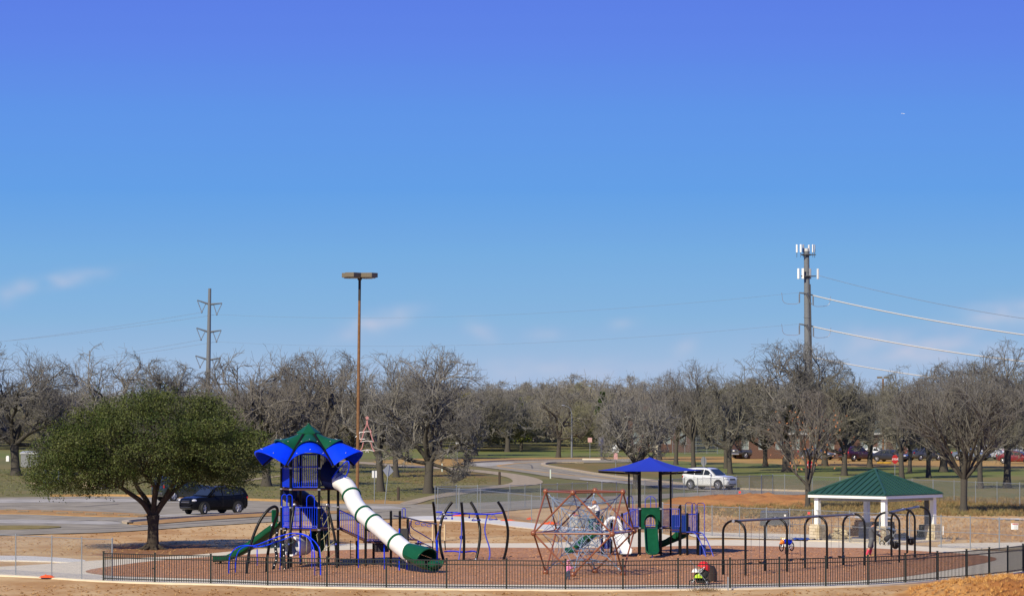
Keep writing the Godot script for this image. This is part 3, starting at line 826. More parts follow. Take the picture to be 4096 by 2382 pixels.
func make_woods() -> void:
	# the mass of scrubby woods that closes the view
	var m := bare_tree(808, 8.0, 4.2, 0.9, 0.2, 8, {"wiggle": 0.3, "n2": 6, "n3": 6, "n4": 6, "n5": 2, "low": 0.0, "twig": 0.024})
	var m2 := bare_tree(909, 7.0, 3.6, 0.7, 0.18, 9, {"wiggle": 0.2, "up": 0.05, "open": 0.85, "n2": 6, "n3": 6, "n4": 6, "n5": 2, "low": 0.0, "twig": 0.024})
	for k in 2:
		var mm := MultiMesh.new()
		mm.transform_format = MultiMesh.TRANSFORM_3D
		mm.use_colors = true
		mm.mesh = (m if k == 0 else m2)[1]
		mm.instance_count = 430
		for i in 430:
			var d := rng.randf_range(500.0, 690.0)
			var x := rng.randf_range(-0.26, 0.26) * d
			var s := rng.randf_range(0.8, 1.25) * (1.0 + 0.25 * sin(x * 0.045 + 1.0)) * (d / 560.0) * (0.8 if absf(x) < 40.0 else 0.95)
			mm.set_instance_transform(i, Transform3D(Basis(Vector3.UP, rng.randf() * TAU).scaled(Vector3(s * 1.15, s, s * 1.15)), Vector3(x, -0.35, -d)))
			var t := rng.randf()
			var c := Color(0.23, 0.217, 0.198).lerp(Color(0.255, 0.228, 0.188), t)  # twig colour lifted, with the distance haze put into it
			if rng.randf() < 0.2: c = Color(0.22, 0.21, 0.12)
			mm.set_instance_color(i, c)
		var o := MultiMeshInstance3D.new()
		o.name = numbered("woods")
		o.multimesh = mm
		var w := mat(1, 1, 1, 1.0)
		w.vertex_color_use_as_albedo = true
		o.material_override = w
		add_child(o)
		tag(o, ["leafless brown woods along the far edge of the park", "lower leafless scrub mixed into the far woods"][k], "woods", "", "stuff")
	# two evergreens that show above the woods
	for q in [[Vector3(12.759, 8.452, -511.213), 8.2, 2.3, "dark green cedar showing above the far woods right of the middle"], [Vector3(1.304, 7.043, -511.213), 7.4, 1.6, "yellow green shrub tree inside the far woods"]]:
		var t := thing("evergreen_tree", q[3], "tree", Vector3(q[0].x, 0, q[0].z))
		var tk := MB.new()
		tk.tube([Vector3(0, -0.2, 0), Vector3(0, 2.5, 0), Vector3(0.1, q[1] * 0.8, 0)], [0.25, 0.2, 0.05], 7)
		part("trunk", tk, M.bark, t)
		var cl := MB.new()
		for i in 5000:
			var h := pow(rng.randf(), 0.8)
			var r: float = q[2] * (1.05 - h) * sqrt(rng.randf()) * rng.randf_range(0.7, 1.15) + 0.15
			var a := rng.randf() * TAU
			leaf(cl, Vector3(cos(a) * r, 1.2 + h * (q[1] - 1.2), sin(a) * r), 0.16, Color(0.045, 0.075, 0.025) if q[1] > 8 else Color(0.13, 0.16, 0.03))
		part("crown", cl, M.leaf, t)

func leaf(b: MB, p: Vector3, s: float, c: Color) -> void:
	var bs := Basis.from_euler(Vector3(rng.randf() * TAU, rng.randf() * TAU, rng.randf() * TAU))
	var v := rng.randf_range(0.65, 1.35)
	b.tint = Color(c.r * v, c.g * v, c.b * v * rng.randf_range(0.7, 1.2))
	var l := s * rng.randf_range(0.7, 1.3)
	b.quad(p + bs * Vector3(-l, 0, 0), p + bs * Vector3(0, -l * 0.45, l * 0.15), p + bs * Vector3(l, 0, 0), p + bs * Vector3(0, l * 0.45, l * 0.15))

func make_live_oak() -> void:
	var t := thing("live_oak_tree", "round evergreen oak with a forked dark trunk beside the parking lot", "tree", Vector3(-18.686, 0, -188.561))
	var g := rng
	var tk := MB.new()
	tk.tube([Vector3(0, -0.2, 0), Vector3(0, 0.06, 0), Vector3(0.02, 0.4, 0), Vector3(0.03, 1.2, 0), Vector3(0.02, 1.75, 0)], [0.55, 0.42, 0.31, 0.28, 0.36], 10)
	for k in 7:
		var a := TAU * k / 7.0 + 0.3
		tk.tube([Vector3(cos(a) * 0.2, 0.22, sin(a) * 0.2), Vector3(cos(a) * 0.5, 0.04, sin(a) * 0.5), Vector3(cos(a) * 0.85, -0.06, sin(a) * 0.85)], [0.14, 0.1, 0.05], 6)
	part("trunk", tk, mottled(0.07, 0.058, 0.048, M.fine, 1.2, 0.95), t)
	var lm := MB.new()
	var ends := [[Vector3(-0.5, 2.4, 0.2), Vector3(-1.3, 3.0, 0.5), Vector3(-2.6, 3.9, 0.9), Vector3(-4.2, 4.5, 1.0)], [Vector3(-0.35, 2.5, -0.4), Vector3(-0.9, 3.2, -0.8), Vector3(-1.3, 4.2, -1.3), Vector3(-2.0, 5.8, -1.8)],
		[Vector3(0.1, 2.6, 0.2), Vector3(0.1, 3.3, 0.4), Vector3(-0.4, 4.0, 0.9), Vector3(-0.7, 5.9, 1.6)], [Vector3(0.1, 2.6, 0.0), Vector3(0.3, 3.4, 0.1), Vector3(0.5, 4.6, -0.3), Vector3(0.8, 6.4, -0.4)],
		[Vector3(0.5, 2.4, 0.1), Vector3(1.0, 3.2, 0.3), Vector3(1.6, 4.1, 0.8), Vector3(2.8, 5.2, 1.4)], [Vector3(0.6, 2.5, -0.4), Vector3(1.5, 3.4, -1.0), Vector3(3.0, 4.2, -1.6), Vector3(4.4, 4.6, -2.0)]]
	for e in ends:
		var p := [Vector3(0.02, 1.6, 0)]
		p.append_array(e)
		lm.tube(smooth_line(p, 4), range(17).map(func(i): return lerpf(0.17, 0.05, i / 16.0)), 7)
		for k in 14:
			var a: Vector3 = (e[1] as Vector3).lerp(e[3], g.randf())
			var o := Vector3(g.randf_range(-1, 1), g.randf_range(-0.1, 1), g.randf_range(-1, 1)) * 1.9
			lm.tube([a, a + o * 0.5 + Vector3(0, 0.15, 0), a + o], [0.06, 0.04, 0.015], 5)
	part("limb", lm, mottled(0.075, 0.062, 0.05, M.fine, 1.2, 0.95), t)
	# leaf sprays: clumps over an umbrella-shaped crown, with hollows between them
	var cr := MB.new()
	var clumps := []
	var tries := 0
	while clumps.size() < 440 and tries < 20000:
		tries += 1
		var u := Vector3(g.randf_range(-1, 1), g.randf_range(-1, 1), g.randf_range(-1, 1))
		var l := pow(absf(u.x), 3.0) + pow(absf(u.y), 2.6) + pow(absf(u.z), 2.6)
		if l > 1.0 or l < 0.16: continue
		var p := Vector3(u.x * 6.05 - 0.2, 5.6 + u.y * 2.3 + 0.1 * sin(u.x * 7.0 + u.z * 4.0), u.z * 5.0)
		# lower at the left, hanging skirt, flat top
		p.y -= 0.032 * (p.x - 0.6) * (p.x - 0.6)
		if p.x < -2.6: p.y -= 0.24 * (-2.6 - p.x)
		if p.y < 3.0 + 0.12 * absf(p.x - 0.5) * 0.0: continue
		if p.y < 3.7 and Vector2(p.x, p.z).length() < 2.2: continue
		clumps.append([p, g.randf_range(0.6, 1.15)])
	for q in clumps:
		var c: Vector3 = q[0]
		var r: float = q[1]
		var tone := g.randf()
		var col := Color(0.042, 0.064, 0.02).lerp(Color(0.1, 0.115, 0.045), tone)
		for i in 270:
			var o := Vector3(g.randfn(), g.randfn() + 0.25, g.randfn()).normalized() * g.randf_range(0.55, 0.95)
			if g.randf() < 0.2: o *= g.randf_range(0.3, 1.25)
			o.y *= 0.66
			leaf(cr, c + o * r, 0.058, col if g.randf() > 0.07 else Color(0.14, 0.15, 0.07))
		for i in 3:
			var o := Vector3(g.randf_range(-1, 1), g.randf_range(-0.6, 1), g.randf_range(-1, 1)).normalized()
			for j in 16: leaf(cr, c + o * r * lerpf(0.7, 1.35, j / 16.0) + Vector3(g.randfn(), g.randfn(), g.randfn()) * 0.06, 0.055, col)
	part("crown", cr, M.leaf, t)

func post_mesh(h: float, s: float, cap := true) -> ArrayMesh:
	var b := MB.new()
	b.box(Vector3(0, h * 0.5, 0), Vector3(s, h, s))
	if cap: b.box(Vector3(0, h + 0.012, 0), Vector3(s + 0.02, 0.024, s + 0.02))
	return b.mesh()

func make_fences() -> void:
	# the black picket fence round the playground
	var pts := [Vector3(-17.594, 0, -156.294), Vector3(-15.246, 0, -154.857), Vector3(-12.774, 0, -153.846), Vector3(-10.252, 0, -152.256), Vector3(-7.717, 0, -151.279), Vector3(-5.212, 0, -150.506), Vector3(-2.704, 0, -149.932), Vector3(-0.227, 0, -149.551), Vector3(2.198, 0, -149.173), Vector3(4.56, 0, -149.173), Vector3(6.855, 0, -149.741), Vector3(9.023, 0, -150.123), Vector3(11.122, 0, -150.892), Vector3(13.115, 0, -151.668), Vector3(14.976, 0, -152.65), Vector3(16.737, 0, -154.451), Vector3(18.35, 0, -156.502), Vector3(19.848, 0, -158.395), Vector3(21.096, 0, -160.335), Vector3(22.154, 0, -162.099), Vector3(23.122, 0, -164.131), Vector3(23.976, 0, -166.45), Vector3(24.763, 0, -169.32)]
	var f := thing("picket_fence", "long low black metal picket fence curving along the front of the playground", "fence")
	var pm := post_mesh(1.27, 0.076)
	for p in pts:
		var o := part_mesh("post", pm, M.black_fence, f)
		o.position = p
	var pk := MB.new()
	pk.box(Vector3(0, 0.62, 0), Vector3(0.022, 1.12, 0.022))
	var pmesh := pk.mesh()
	var rest := MB.new()
	var total := 0
	for i in pts.size() - 1:
		var a: Vector3 = pts[i]
		var c: Vector3 = pts[i + 1]
		var t := (c - a).normalized()
		var bs := Basis(t, Vector3.UP, t.cross(Vector3.UP))
		for y in [1.195, 1.02, 0.13]:
			var r := MB.new()
			r.box(Vector3.ZERO, Vector3(a.distance_to(c) - 0.08, 0.04, 0.034))
			var o := part("rail", r, M.black_fence, f)
			o.transform = Transform3D(bs, (a + c) * 0.5 + Vector3.UP * y)
		var n := int(a.distance_to(c) / 0.113)
		for k in range(1, n):
			var p := a.lerp(c, float(k) / n)
			if i >= 1 and i < 15 and total < 300:
				var o := part_mesh("picket", pmesh, M.black_fence, f)
				o.transform = Transform3D(bs, p)
				total += 1
			else:
				rest.box(p + Vector3.UP * 0.62, Vector3(0.022, 1.12, 0.022), bs)
	part("pickets", rest, M.black_fence, f).set_meta("kind", "stuff")
	var la := MB.new()
	la.box(Vector3(-15.246, 0, -154.857) + Vector3(-0.06, 0.62, 0.05), Vector3(0.12, 0.05, 0.05))
	part("latch", la, M.black_fence, f)
	# temporary chain-link fences
	wire_fence("galvanised wire fence in front of the concrete walk at the left edge", [Vector3(-25.929, 0, -164.59), Vector3(-23.994, 0, -162.996), Vector3(-22.025, 0, -160.992), Vector3(-20.18, 0, -159.036), Vector3(-18.69, 0, -157.548), Vector3(-17.228, 0, -156.294)], 1.78, false)
	wire_fence("long galvanised wire fence running in front of the pavilion with a middle rail", [Vector3(-5.014, 0, -245.066), Vector3(-3.542, 0, -242.542), Vector3(-2.1, 0, -240.069), Vector3(-0.241, 0, -233.407), Vector3(1.22, 0, -227.104), Vector3(2.568, 0, -223.229), Vector3(4.12, 0, -219.894), Vector3(5.69, 0, -216.26), Vector3(7.222, 0, -213.129), Vector3(8.71, 0, -210.087), Vector3(9.961, 0, -207.496), Vector3(11.327, 0, -205.326), Vector3(12.771, 0, -203.551), Vector3(14.162, 0, -201.807), Vector3(15.35, 0, -200.434), Vector3(16.507, 0, -199.078), Vector3(18.289, 0, -196.422), Vector3(19.65, 0, -193.836), Vector3(20.975, 0, -191.318), Vector3(22.38, 0, -189.167), Vector3(23.714, 0, -187.66), Vector3(24.935, 0, -185.591), Vector3(26.106, 0, -183.853), Vector3(27.243, 0, -182.147)], 1.66, true)
	wire_fence("galvanised wire fence further back, along the near side of the park road", [Vector3(-5.333, 0, -251.345), Vector3(-3.894, 0, -253.51), Vector3(-2.41, 0, -253.51), Vector3(-0.14, 0, -254.606), Vector3(0.916, 0, -255.712), Vector3(2.035, 0, -256.828), Vector3(3.223, 0, -258.52), Vector3(4.32, 0, -260.234), Vector3(5.45, 0, -261.972), Vector3(6.526, 0, -263.143), Vector3(7.628, 0, -264.919), Vector3(8.784, 0, -267.326), Vector3(9.842, 0, -268.546), Vector3(10.934, 0, -270.396), Vector3(12.042, 0, -272.272), Vector3(13.044, 0, -274.815), Vector3(14.066, 0, -274.815), Vector3(15.14, 0, -276.104), Vector3(16.282, 0, -278.719), Vector3(17.446, 0, -281.385), Vector3(18.504, 0, -282.736), Vector3(19.6, 0, -284.789), Vector3(20.632, 0, -286.871), Vector3(21.581, 0, -286.871), Vector3(23.3, 0, -281.385), Vector3(25.151, 0, -278.061), Vector3(26.984, 0, -275.458), Vector3(28.492, 0, -273.538), Vector3(29.978, 0, -271.644), Vector3(31.261, 0, -269.16), Vector3(32.521, 0, -266.72), Vector3(33.795, 0, -264.325), Vector3(35.124, 0, -262.556), Vector3(36.445, 0, -260.234), Vector3(37.884, 0, -257.953)], 1.6, false)
	wire_fence("tall wire ball court fence in front of the far brick buildings", [Vector3(21.496, 0, -485.874), Vector3(22.886, 0, -479.927), Vector3(24.374, 0, -479.927), Vector3(25.797, 0, -479.927), Vector3(27.186, 0, -479.927), Vector3(28.343, 0, -479.927)], 2.45, true)

func wire_fence(label: String, pts: Array, h: float, mid: bool) -> void:
	var f := thing("wire_fence", label, "fence")
	var pm := MB.new()
	pm.tube([Vector3.ZERO, Vector3(0, h + 0.04, 0)], 0.026, 7)
	pm.ball(Vector3(0, h + 0.05, 0), 0.034, 7, 4)
	var post := pm.mesh()
	var net := MB.new()
	var n := 40
	for i in range(-24, n):
		for s in [1, -1]:
			var x0 := float(i) / n
			var x1 := x0 + 0.6
			var y0 := 0.04
			var y1 := h - 0.03
			if x0 < 0: y0 = lerpf(y0, y1, -x0 / 0.6); x0 = 0
			if x1 > 1: y1 = lerpf(0.04, h - 0.03, (1.0 - float(i) / n) / 0.6); x1 = 1
			if x1 - x0 < 0.01: continue
			var a := Vector3(x0, y0, 0.004)
			var b := Vector3(x1, y1, 0.004)
			if s < 0:
				a.x = 1.0 - a.x; b.x = 1.0 - b.x; a.z = -0.004; b.z = -0.004
			net.tube([a, b], 0.0016, 3, false)
	var nm := net.mesh()
	for i in pts.size():
		var o := part_mesh("post", post, M.galv, f)
		o.position = pts[i]
		if i % 4 == 1: o.scale = Vector3(1.35, 1, 1.35)
		if i == pts.size() - 1: continue
		var a: Vector3 = pts[i]
		var c: Vector3 = pts[i + 1]
		var r := MB.new()
		r.bar(a + Vector3.UP * h, c + Vector3.UP * h, 0.02, 6)
		part("top_rail", r, M.galv, f)
		if mid and i >= 14 or mid and h > 2.0:
			var q := MB.new()
			q.bar(a + Vector3.UP * h * 0.52, c + Vector3.UP * h * 0.52, 0.018, 6)
			part("middle_rail", q, M.galv, f)
		var w := part_mesh("wire_mesh", nm, M.galv, f)
		w.transform = Transform3D(Basis(c - a, Vector3.UP, (c - a).normalized().cross(Vector3.UP)), a)

# a sign plate: outline in xy, thickness along z, facing +z
func plate(poly: PackedVector2Array, thick: float) -> MB:
	var b := MB.new()
	var t := Geometry2D.triangulate_polygon(poly)
	for s in [1.0, -1.0]:
		for i in range(0, t.size(), 3):
			var p := [poly[t[i]], poly[t[i + 1]], poly[t[i + 2]]]
			var flip: bool = ((p[1] - p[0]) as Vector2).cross(p[2] - p[0]) * s < 0
			var z: float = thick * 0.5 * s
			var a := Vector3(p[0].x, p[0].y, z)
			var c := Vector3(p[1].x, p[1].y, z)
			var d := Vector3(p[2].x, p[2].y, z)
			if flip: b.tri(a, d, c)
			else: b.tri(a, c, d)
	var cw := Geometry2D.is_polygon_clockwise(poly)
	for i in poly.size():
		var p := poly[i]
		var q := poly[(i + 1) % poly.size()]
		if cw:
			var w := p
			p = q
			q = w
		b.quad(Vector3(p.x, p.y, -thick * 0.5), Vector3(q.x, q.y, -thick * 0.5), Vector3(q.x, q.y, thick * 0.5), Vector3(p.x, p.y, thick * 0.5))
	return b

func ngon(n: int, r: float, turn := 0.0, sx := 1.0) -> PackedVector2Array:
	var p := PackedVector2Array()
	for i in n: p.append(Vector2(cos(TAU * i / n + turn) * r * sx, sin(TAU * i / n + turn) * r))
	return p

func letters(text: String, size: float) -> TextMesh:
	var t := TextMesh.new()
	t.text = text
	var f := SystemFont.new()
	f.font_names = PackedStringArray(["Droid Sans"])
	f.font_weight = 700
	t.font = f
	t.font_size = 32
	t.pixel_size = size / 32.0
	t.depth = 0.006
	return t

func sign_on_post(called: String, label: String, at: Vector3, post_h: float, shape: PackedVector2Array, y: float, m: Material, turn := 0.0, lean := 0.0, post_r := 0.03) -> Node3D:
	var t := thing(called, label, "sign", at, turn)
	t.rotation.z = lean
	var p := MB.new()
	p.tube([Vector3(0, -0.1, 0), Vector3(0, post_h, 0)], post_r, 7)
	part("post", p, M.galv, t)
	var o := part("sign_plate", plate(shape, 0.012), m, t)
	o.position = Vector3(0, y, post_r + 0.008)
	return t

func rect(w: float, h: float) -> PackedVector2Array:
	return PackedVector2Array([Vector2(-w, -h) * 0.5, Vector2(w, -h) * 0.5, Vector2(w, h) * 0.5, Vector2(-w, h) * 0.5])

func make_far_things() -> void:
	var back := mat(0.4, 0.42, 0.45, 0.35, 0.5)
	var pale := mat(0.62, 0.64, 0.66, 0.45)
	# backs of signs: the plate stands behind its post
	var s := sign_on_post("road_sign", "small white rectangular road sign left of the diamond sign", Vector3(-10.287, 0, -271.019), 2.3, rect(0.36, 0.52), 2.02, pale)
	(s.get_node("sign_plate") as Node3D).position.z = -0.04
	s = sign_on_post("diamond_sign", "grey back of a diamond shaped road sign on a leaning post", Vector3(-9.289, 0, -264.919), 2.86, ngon(4, 0.48, 0.0, 0.86), 2.42, back, 0.35, -0.11)
	(s.get_node("sign_plate") as Node3D).position.z = -0.04
	s = sign_on_post("stop_sign", "grey back of an octagonal sign in front of the silver car", Vector3(16.08, 0, -303.907), 2.75, ngon(8, 0.42, PI / 8, 0.62), 2.36, mat(0.2, 0.2, 0.2, 0.5), 0.2)
	(s.get_node("sign_plate") as Node3D).position.z = -0.04
	for q in [[Vector3(34.892, 0, -330.353), "dark red stop sign on a thin post behind the pavilion roof's right slope", 0.55, 2.05, 0.24], [Vector3(27.131, 0, -330.353), "red stop sign half hidden inside the young forked tree", 0.6, 1.55, 0.1]]:
		s = sign_on_post("stop_sign", q[1], q[0], q[3] + 0.35, ngon(8, 0.43, PI / 8, 0.72), q[3], M.red, q[4])
		var tm := part_mesh("lettering", letters("STOP", 0.24), M.white_paint, s)
		tm.position = Vector3(0, q[3], 0.05)
	s = sign_on_post("road_sign", "white regulation sign with a small red sign below, on the slope behind the canopy", Vector3(10.128, 0, -354.218), 3.05, rect(0.6, 0.75), 2.68, pale)
	var sub := part("lower_plate", plate(rect(0.36, 0.62), 0.012), mat(0.55, 0.3, 0.3, 0.5), s)
	sub.position = Vector3(0, 1.92, 0.04)
	s = sign_on_post("road_sign", "small red and white sign on a thin post by the far end of the road", Vector3(9.433, 0, -438.757), 2.7, rect(0.5, 0.55), 2.4, mat(0.5, 0.3, 0.28, 0.5))
	s = sign_on_post("road_sign", "grey sign panel on a thick dark post beside the road", Vector3(11.331, 0, -459.314), 2.5, rect(0.75, 1.1), 1.95, back, 0, 0, 0.12)
	s = sign_on_post("road_sign", "small pale sign on a post left of the road's bend", Vector3(-6.183, 0, -409.725), 2.65, rect(0.32, 0.62), 2.3, pale)
	s = sign_on_post("parking_sign", "white triangular pennant sign in front of the brick building", Vector3(30.464, 0, -455.755), 2.1, PackedVector2Array([Vector2(-0.55, -0.1), Vector2(0.05, -0.1), Vector2(0.05, 0.45)]), 1.7, pale)
	# timber bollards and marker posts
	for q in [[Vector3(-8.634, 0, -275.458), 0.95, 0.11, "dark timber post on the lawn right of the diamond sign"], [Vector3(-1.107, 0, -321.333), 1.1, 0.11, "dark timber post beside the curve of the footpath"], [Vector3(-5.856, 0, -459.314), 1.35, 0.15, "dark timber post at the far edge of the road"], [Vector3(18.296, 0, -466.602), 0.9, 0.1, "short dark post left of the white pillar"]]:
		var b := MB.new()
		b.tube([Vector3(0, -0.1, 0), Vector3(0, q[1] - 0.03, 0), Vector3(0, q[1], 0)], [q[2], q[2], q[2] * 0.8], 9)
		single("timber_post", b, mottled(0.09, 0.07, 0.06, M.fine, 1.5, 0.9), q[3], "post").position = q[0]
	for q in [[Vector3(3.649, 0, -343.867), "pale marker post on the grass between footpath and road"], [Vector3(-7.202, 0, -373.324), "grey marker post beside the far footpath"]]:
		var b := MB.new()
		b.box(Vector3(0, 0.4, 0), Vector3(0.13, 0.86, 0.09), Basis.IDENTITY, 0.02)
		single("marker_post", b, mat(0.5, 0.56, 0.5, 0.6), q[1], "post").position = q[0]
	var pl := MB.new()
	pl.box(Vector3(0, 0.93, 0), Vector3(0.6, 1.86, 0.5), Basis.IDENTITY, 0.03)
	pl.box(Vector3(0, 1.92, 0), Vector3(0.7, 0.1, 0.6), Basis.IDENTITY, 0.03)
	single("stone_pillar", pl, M.concrete, "short white stone pillar standing under the bare oaks", "pillar").position = Vector3(18.756, 0, -468.46)
	var pad := MB.new()
	pad.box(Vector3(0, 0.07, 0), Vector3(2.2, 0.2, 0.5), Basis.IDENTITY, 0.02)
	single("concrete_pad", pad, M.concrete, "white concrete kerb block under the small red sign", "block").position = Vector3(9.579, 0, -437.127)
	# street lamp on a tall pale pole
	var l := thing("street_lamp", "tall thin pale street lamp with one curved arm beside the woods", "street lamp", Vector3(7.477, 0, -453.996))
	var p := MB.new()
	p.tube([Vector3(0, -0.2, 0), Vector3(0, 3.0, 0), Vector3(0, 5.6, 0)], [0.13, 0.11, 0.08], 8)
	part("pole", p, mat(0.17, 0.19, 0.22, 0.6, 0.2), l)
	p = MB.new()
	p.tube(smooth_line([Vector3(0, 5.5, 0), Vector3(-0.25, 6.2, 0), Vector3(-0.95, 6.5, 0)], 5), 0.045, 6)
	part("arm", p, M.galv, l)
	p = MB.new()
	p.ball(Vector3(-1.15, 6.5, 0), Vector3(0.32, 0.09, 0.15), 10, 6)
	part("lamp_head", p, mat(0.4, 0.42, 0.45, 0.5), l)
	l = thing("parking_lamp", "brown twin headed parking lot lamp showing above the trees on the right", "street lamp", Vector3(44.928, 0, -438.757))
	p = MB.new()
	p.tube([Vector3(0, -0.1, 0), Vector3(0, 9.8, 0)], 0.11, 8)
	part("pole", p, M.pole_brown, l)
	for k in [-1, 1]:
		p = MB.new()
		p.box(Vector3(0.4 * k, 9.95, 0), Vector3(0.62, 0.24, 0.4), Basis.IDENTITY, 0.03)
		part("lamp_head", p, M.lamp_head, l)
	# the brick school behind the car park
	brick_building("brick_building", "long low red brick building with a grey roof behind the parked cars", Vector3(38.12, 0, -445.402 - 5.0), 21.0, 9.0, 3.15, 1.75, 10, M.roof_grey, 0.5)
	brick_building("brick_building", "taller brown brick house with a brown roof hidden among the bare oaks", Vector3(20.155, 0, -494.036 - 5.0), 8.5, 8.0, 4.9, 1.8, 4, mottled(0.13, 0.085, 0.07, M.fine, 0.5, 0.9), 0.5)
	var sh := thing("grey_shed", "low grey shed at the far left behind the leftmost oak", "shed", Vector3(-52.532, 0, -394.608))
	p = MB.new()
	p.box(Vector3(0, 0.75, -1.2), Vector3(1.9, 1.5, 2.2))
	part("wall", p, mat(0.2, 0.21, 0.23, 0.8), sh)
	p = MB.new()
	p.box(Vector3(0, 1.58, -1.2), Vector3(2.1, 0.14, 2.4), Basis.from_euler(Vector3(0.06, 0, 0)))
	part("roof", p, mat(0.42, 0.44, 0.47, 0.6), sh)
	p = MB.new()
	p.box(Vector3(0, 0.3, 0), Vector3(0.36, 0.6, 0.3), Basis.IDENTITY, 0.03)
	p.box(Vector3(0, 0.63, 0), Vector3(0.26, 0.1, 0.22), Basis.IDENTITY, 0.02)
	single("meter_box", p, M.white_paint, "tiny white box on the grass at the far left edge", "utility box").position = Vector3(-59.489, 0, -427.594)

func brick_building(called: String, label: String, at: Vector3, w: float, d: float, h: float, rise: float, windows: int, roof: Material, over: float) -> void:
	var t := thing(called, label, "building", at, 0.0)
	var b := MB.new()
	var ww := 0.95
	var pitch := w / windows
	var y0 := 1.1
	var y1 := h - 0.55
	var f := d * 0.5
	# front wall as piers, aprons and lintels round real openings
	b.box(Vector3(0, y0 * 0.5, f - 0.15), Vector3(w, y0, 0.3))
	b.box(Vector3(0, (y1 + h) * 0.5, f - 0.15), Vector3(w, h - y1, 0.3))
	for i in windows + 1:
		var x0 := -w * 0.5 if i == 0 else -w * 0.5 + pitch * (i - 0.5) + ww * 0.5
		var x1 := w * 0.5 if i == windows else -w * 0.5 + pitch * (i + 0.5) - ww * 0.5
		b.box(Vector3((x0 + x1) * 0.5, (y0 + y1) * 0.5, f - 0.15), Vector3(x1 - x0, y1 - y0, 0.3))
	b.box(Vector3(-w * 0.5 + 0.15, h * 0.5, -0.16), Vector3(0.3, h, d - 0.32))
	b.box(Vector3(w * 0.5 - 0.15, h * 0.5, -0.16), Vector3(0.3, h, d - 0.32))
	b.box(Vector3(0, h * 0.5, -f + 0.15), Vector3(w - 0.62, h, 0.3))
	part("wall", b, M.brick, t)
	for i in windows:
		var x := -w * 0.5 + pitch * (i + 0.5)
		var fr := MB.new()
		for k in [-1, 1]:
			fr.box(Vector3(x + k * (ww * 0.5 - 0.05), (y0 + y1) * 0.5, f - 0.1), Vector3(0.1, y1 - y0, 0.1))
			fr.box(Vector3(x, (y0 + y1) * 0.5 + k * ((y1 - y0) * 0.5 - 0.05), f - 0.1), Vector3(ww - 0.2, 0.1, 0.1))
		fr.box(Vector3(x, (y0 + y1) * 0.5, f - 0.1), Vector3(0.06, y1 - y0 - 0.2, 0.08))
		var win := part("window", fr, mat(0.3, 0.3, 0.3, 0.6), t)
		var pn := MB.new()
		pn.box(Vector3(x, (y0 + y1) * 0.5, f - 0.14), Vector3(ww - 0.2, y1 - y0 - 0.2, 0.02))
		part("pane", pn, mat(0.2, 0.24, 0.25, 0.15), win)
	var r := MB.new()
	var hx := w * 0.5 + over
	var hz := f + over
	var e := h + 0.02
	var rx := hx - hz * 0.9
	var A := Vector3(-hx, e, hz)
	var B := Vector3(hx, e, hz)
	var C := Vector3(hx, e, -hz)
	var D := Vector3(-hx, e, -hz)
	var R0 := Vector3(-rx, e + rise, 0)
	var R1 := Vector3(rx, e + rise, 0)
	r.quad(A, B, R1, R0); r.tri(B, C, R1); r.quad(C, D, R0, R1); r.tri(D, A, R0); r.quad(D, C, B, A)
	part("roof", r, roof, t)
	var fa := MB.new()
	for k in [-1, 1]:
		fa.box(Vector3(0, e - 0.1, k * (hz + 0.03)), Vector3(hx * 2 + 0.12, 0.22, 0.05))
		fa.box(Vector3(k * (hx + 0.03), e - 0.1, 0), Vector3(0.05, 0.22, hz * 2))
	part("fascia", fa, mat(0.36, 0.37, 0.38, 0.7), t)
	# a paler band course below the eaves
	var so := MB.new()
	so.box(Vector3(0, h - 0.3, f + 0.02), Vector3(w - 0.4, 0.12, 0.04))
	part("band_course", so, mat(0.35, 0.3, 0.27, 0.8), t)

# a wire that hangs between two points
func hung(a: Vector3, b: Vector3, sag: float, r: float, n := 24) -> MB:
	var m := MB.new()
	var p := []
	for i in n + 1:
		var t := float(i) / n
		p.append(a.lerp(b, t) + Vector3.DOWN * sag * 4.0 * t * (1.0 - t))
	m.tube(p, r, 4)
	return m

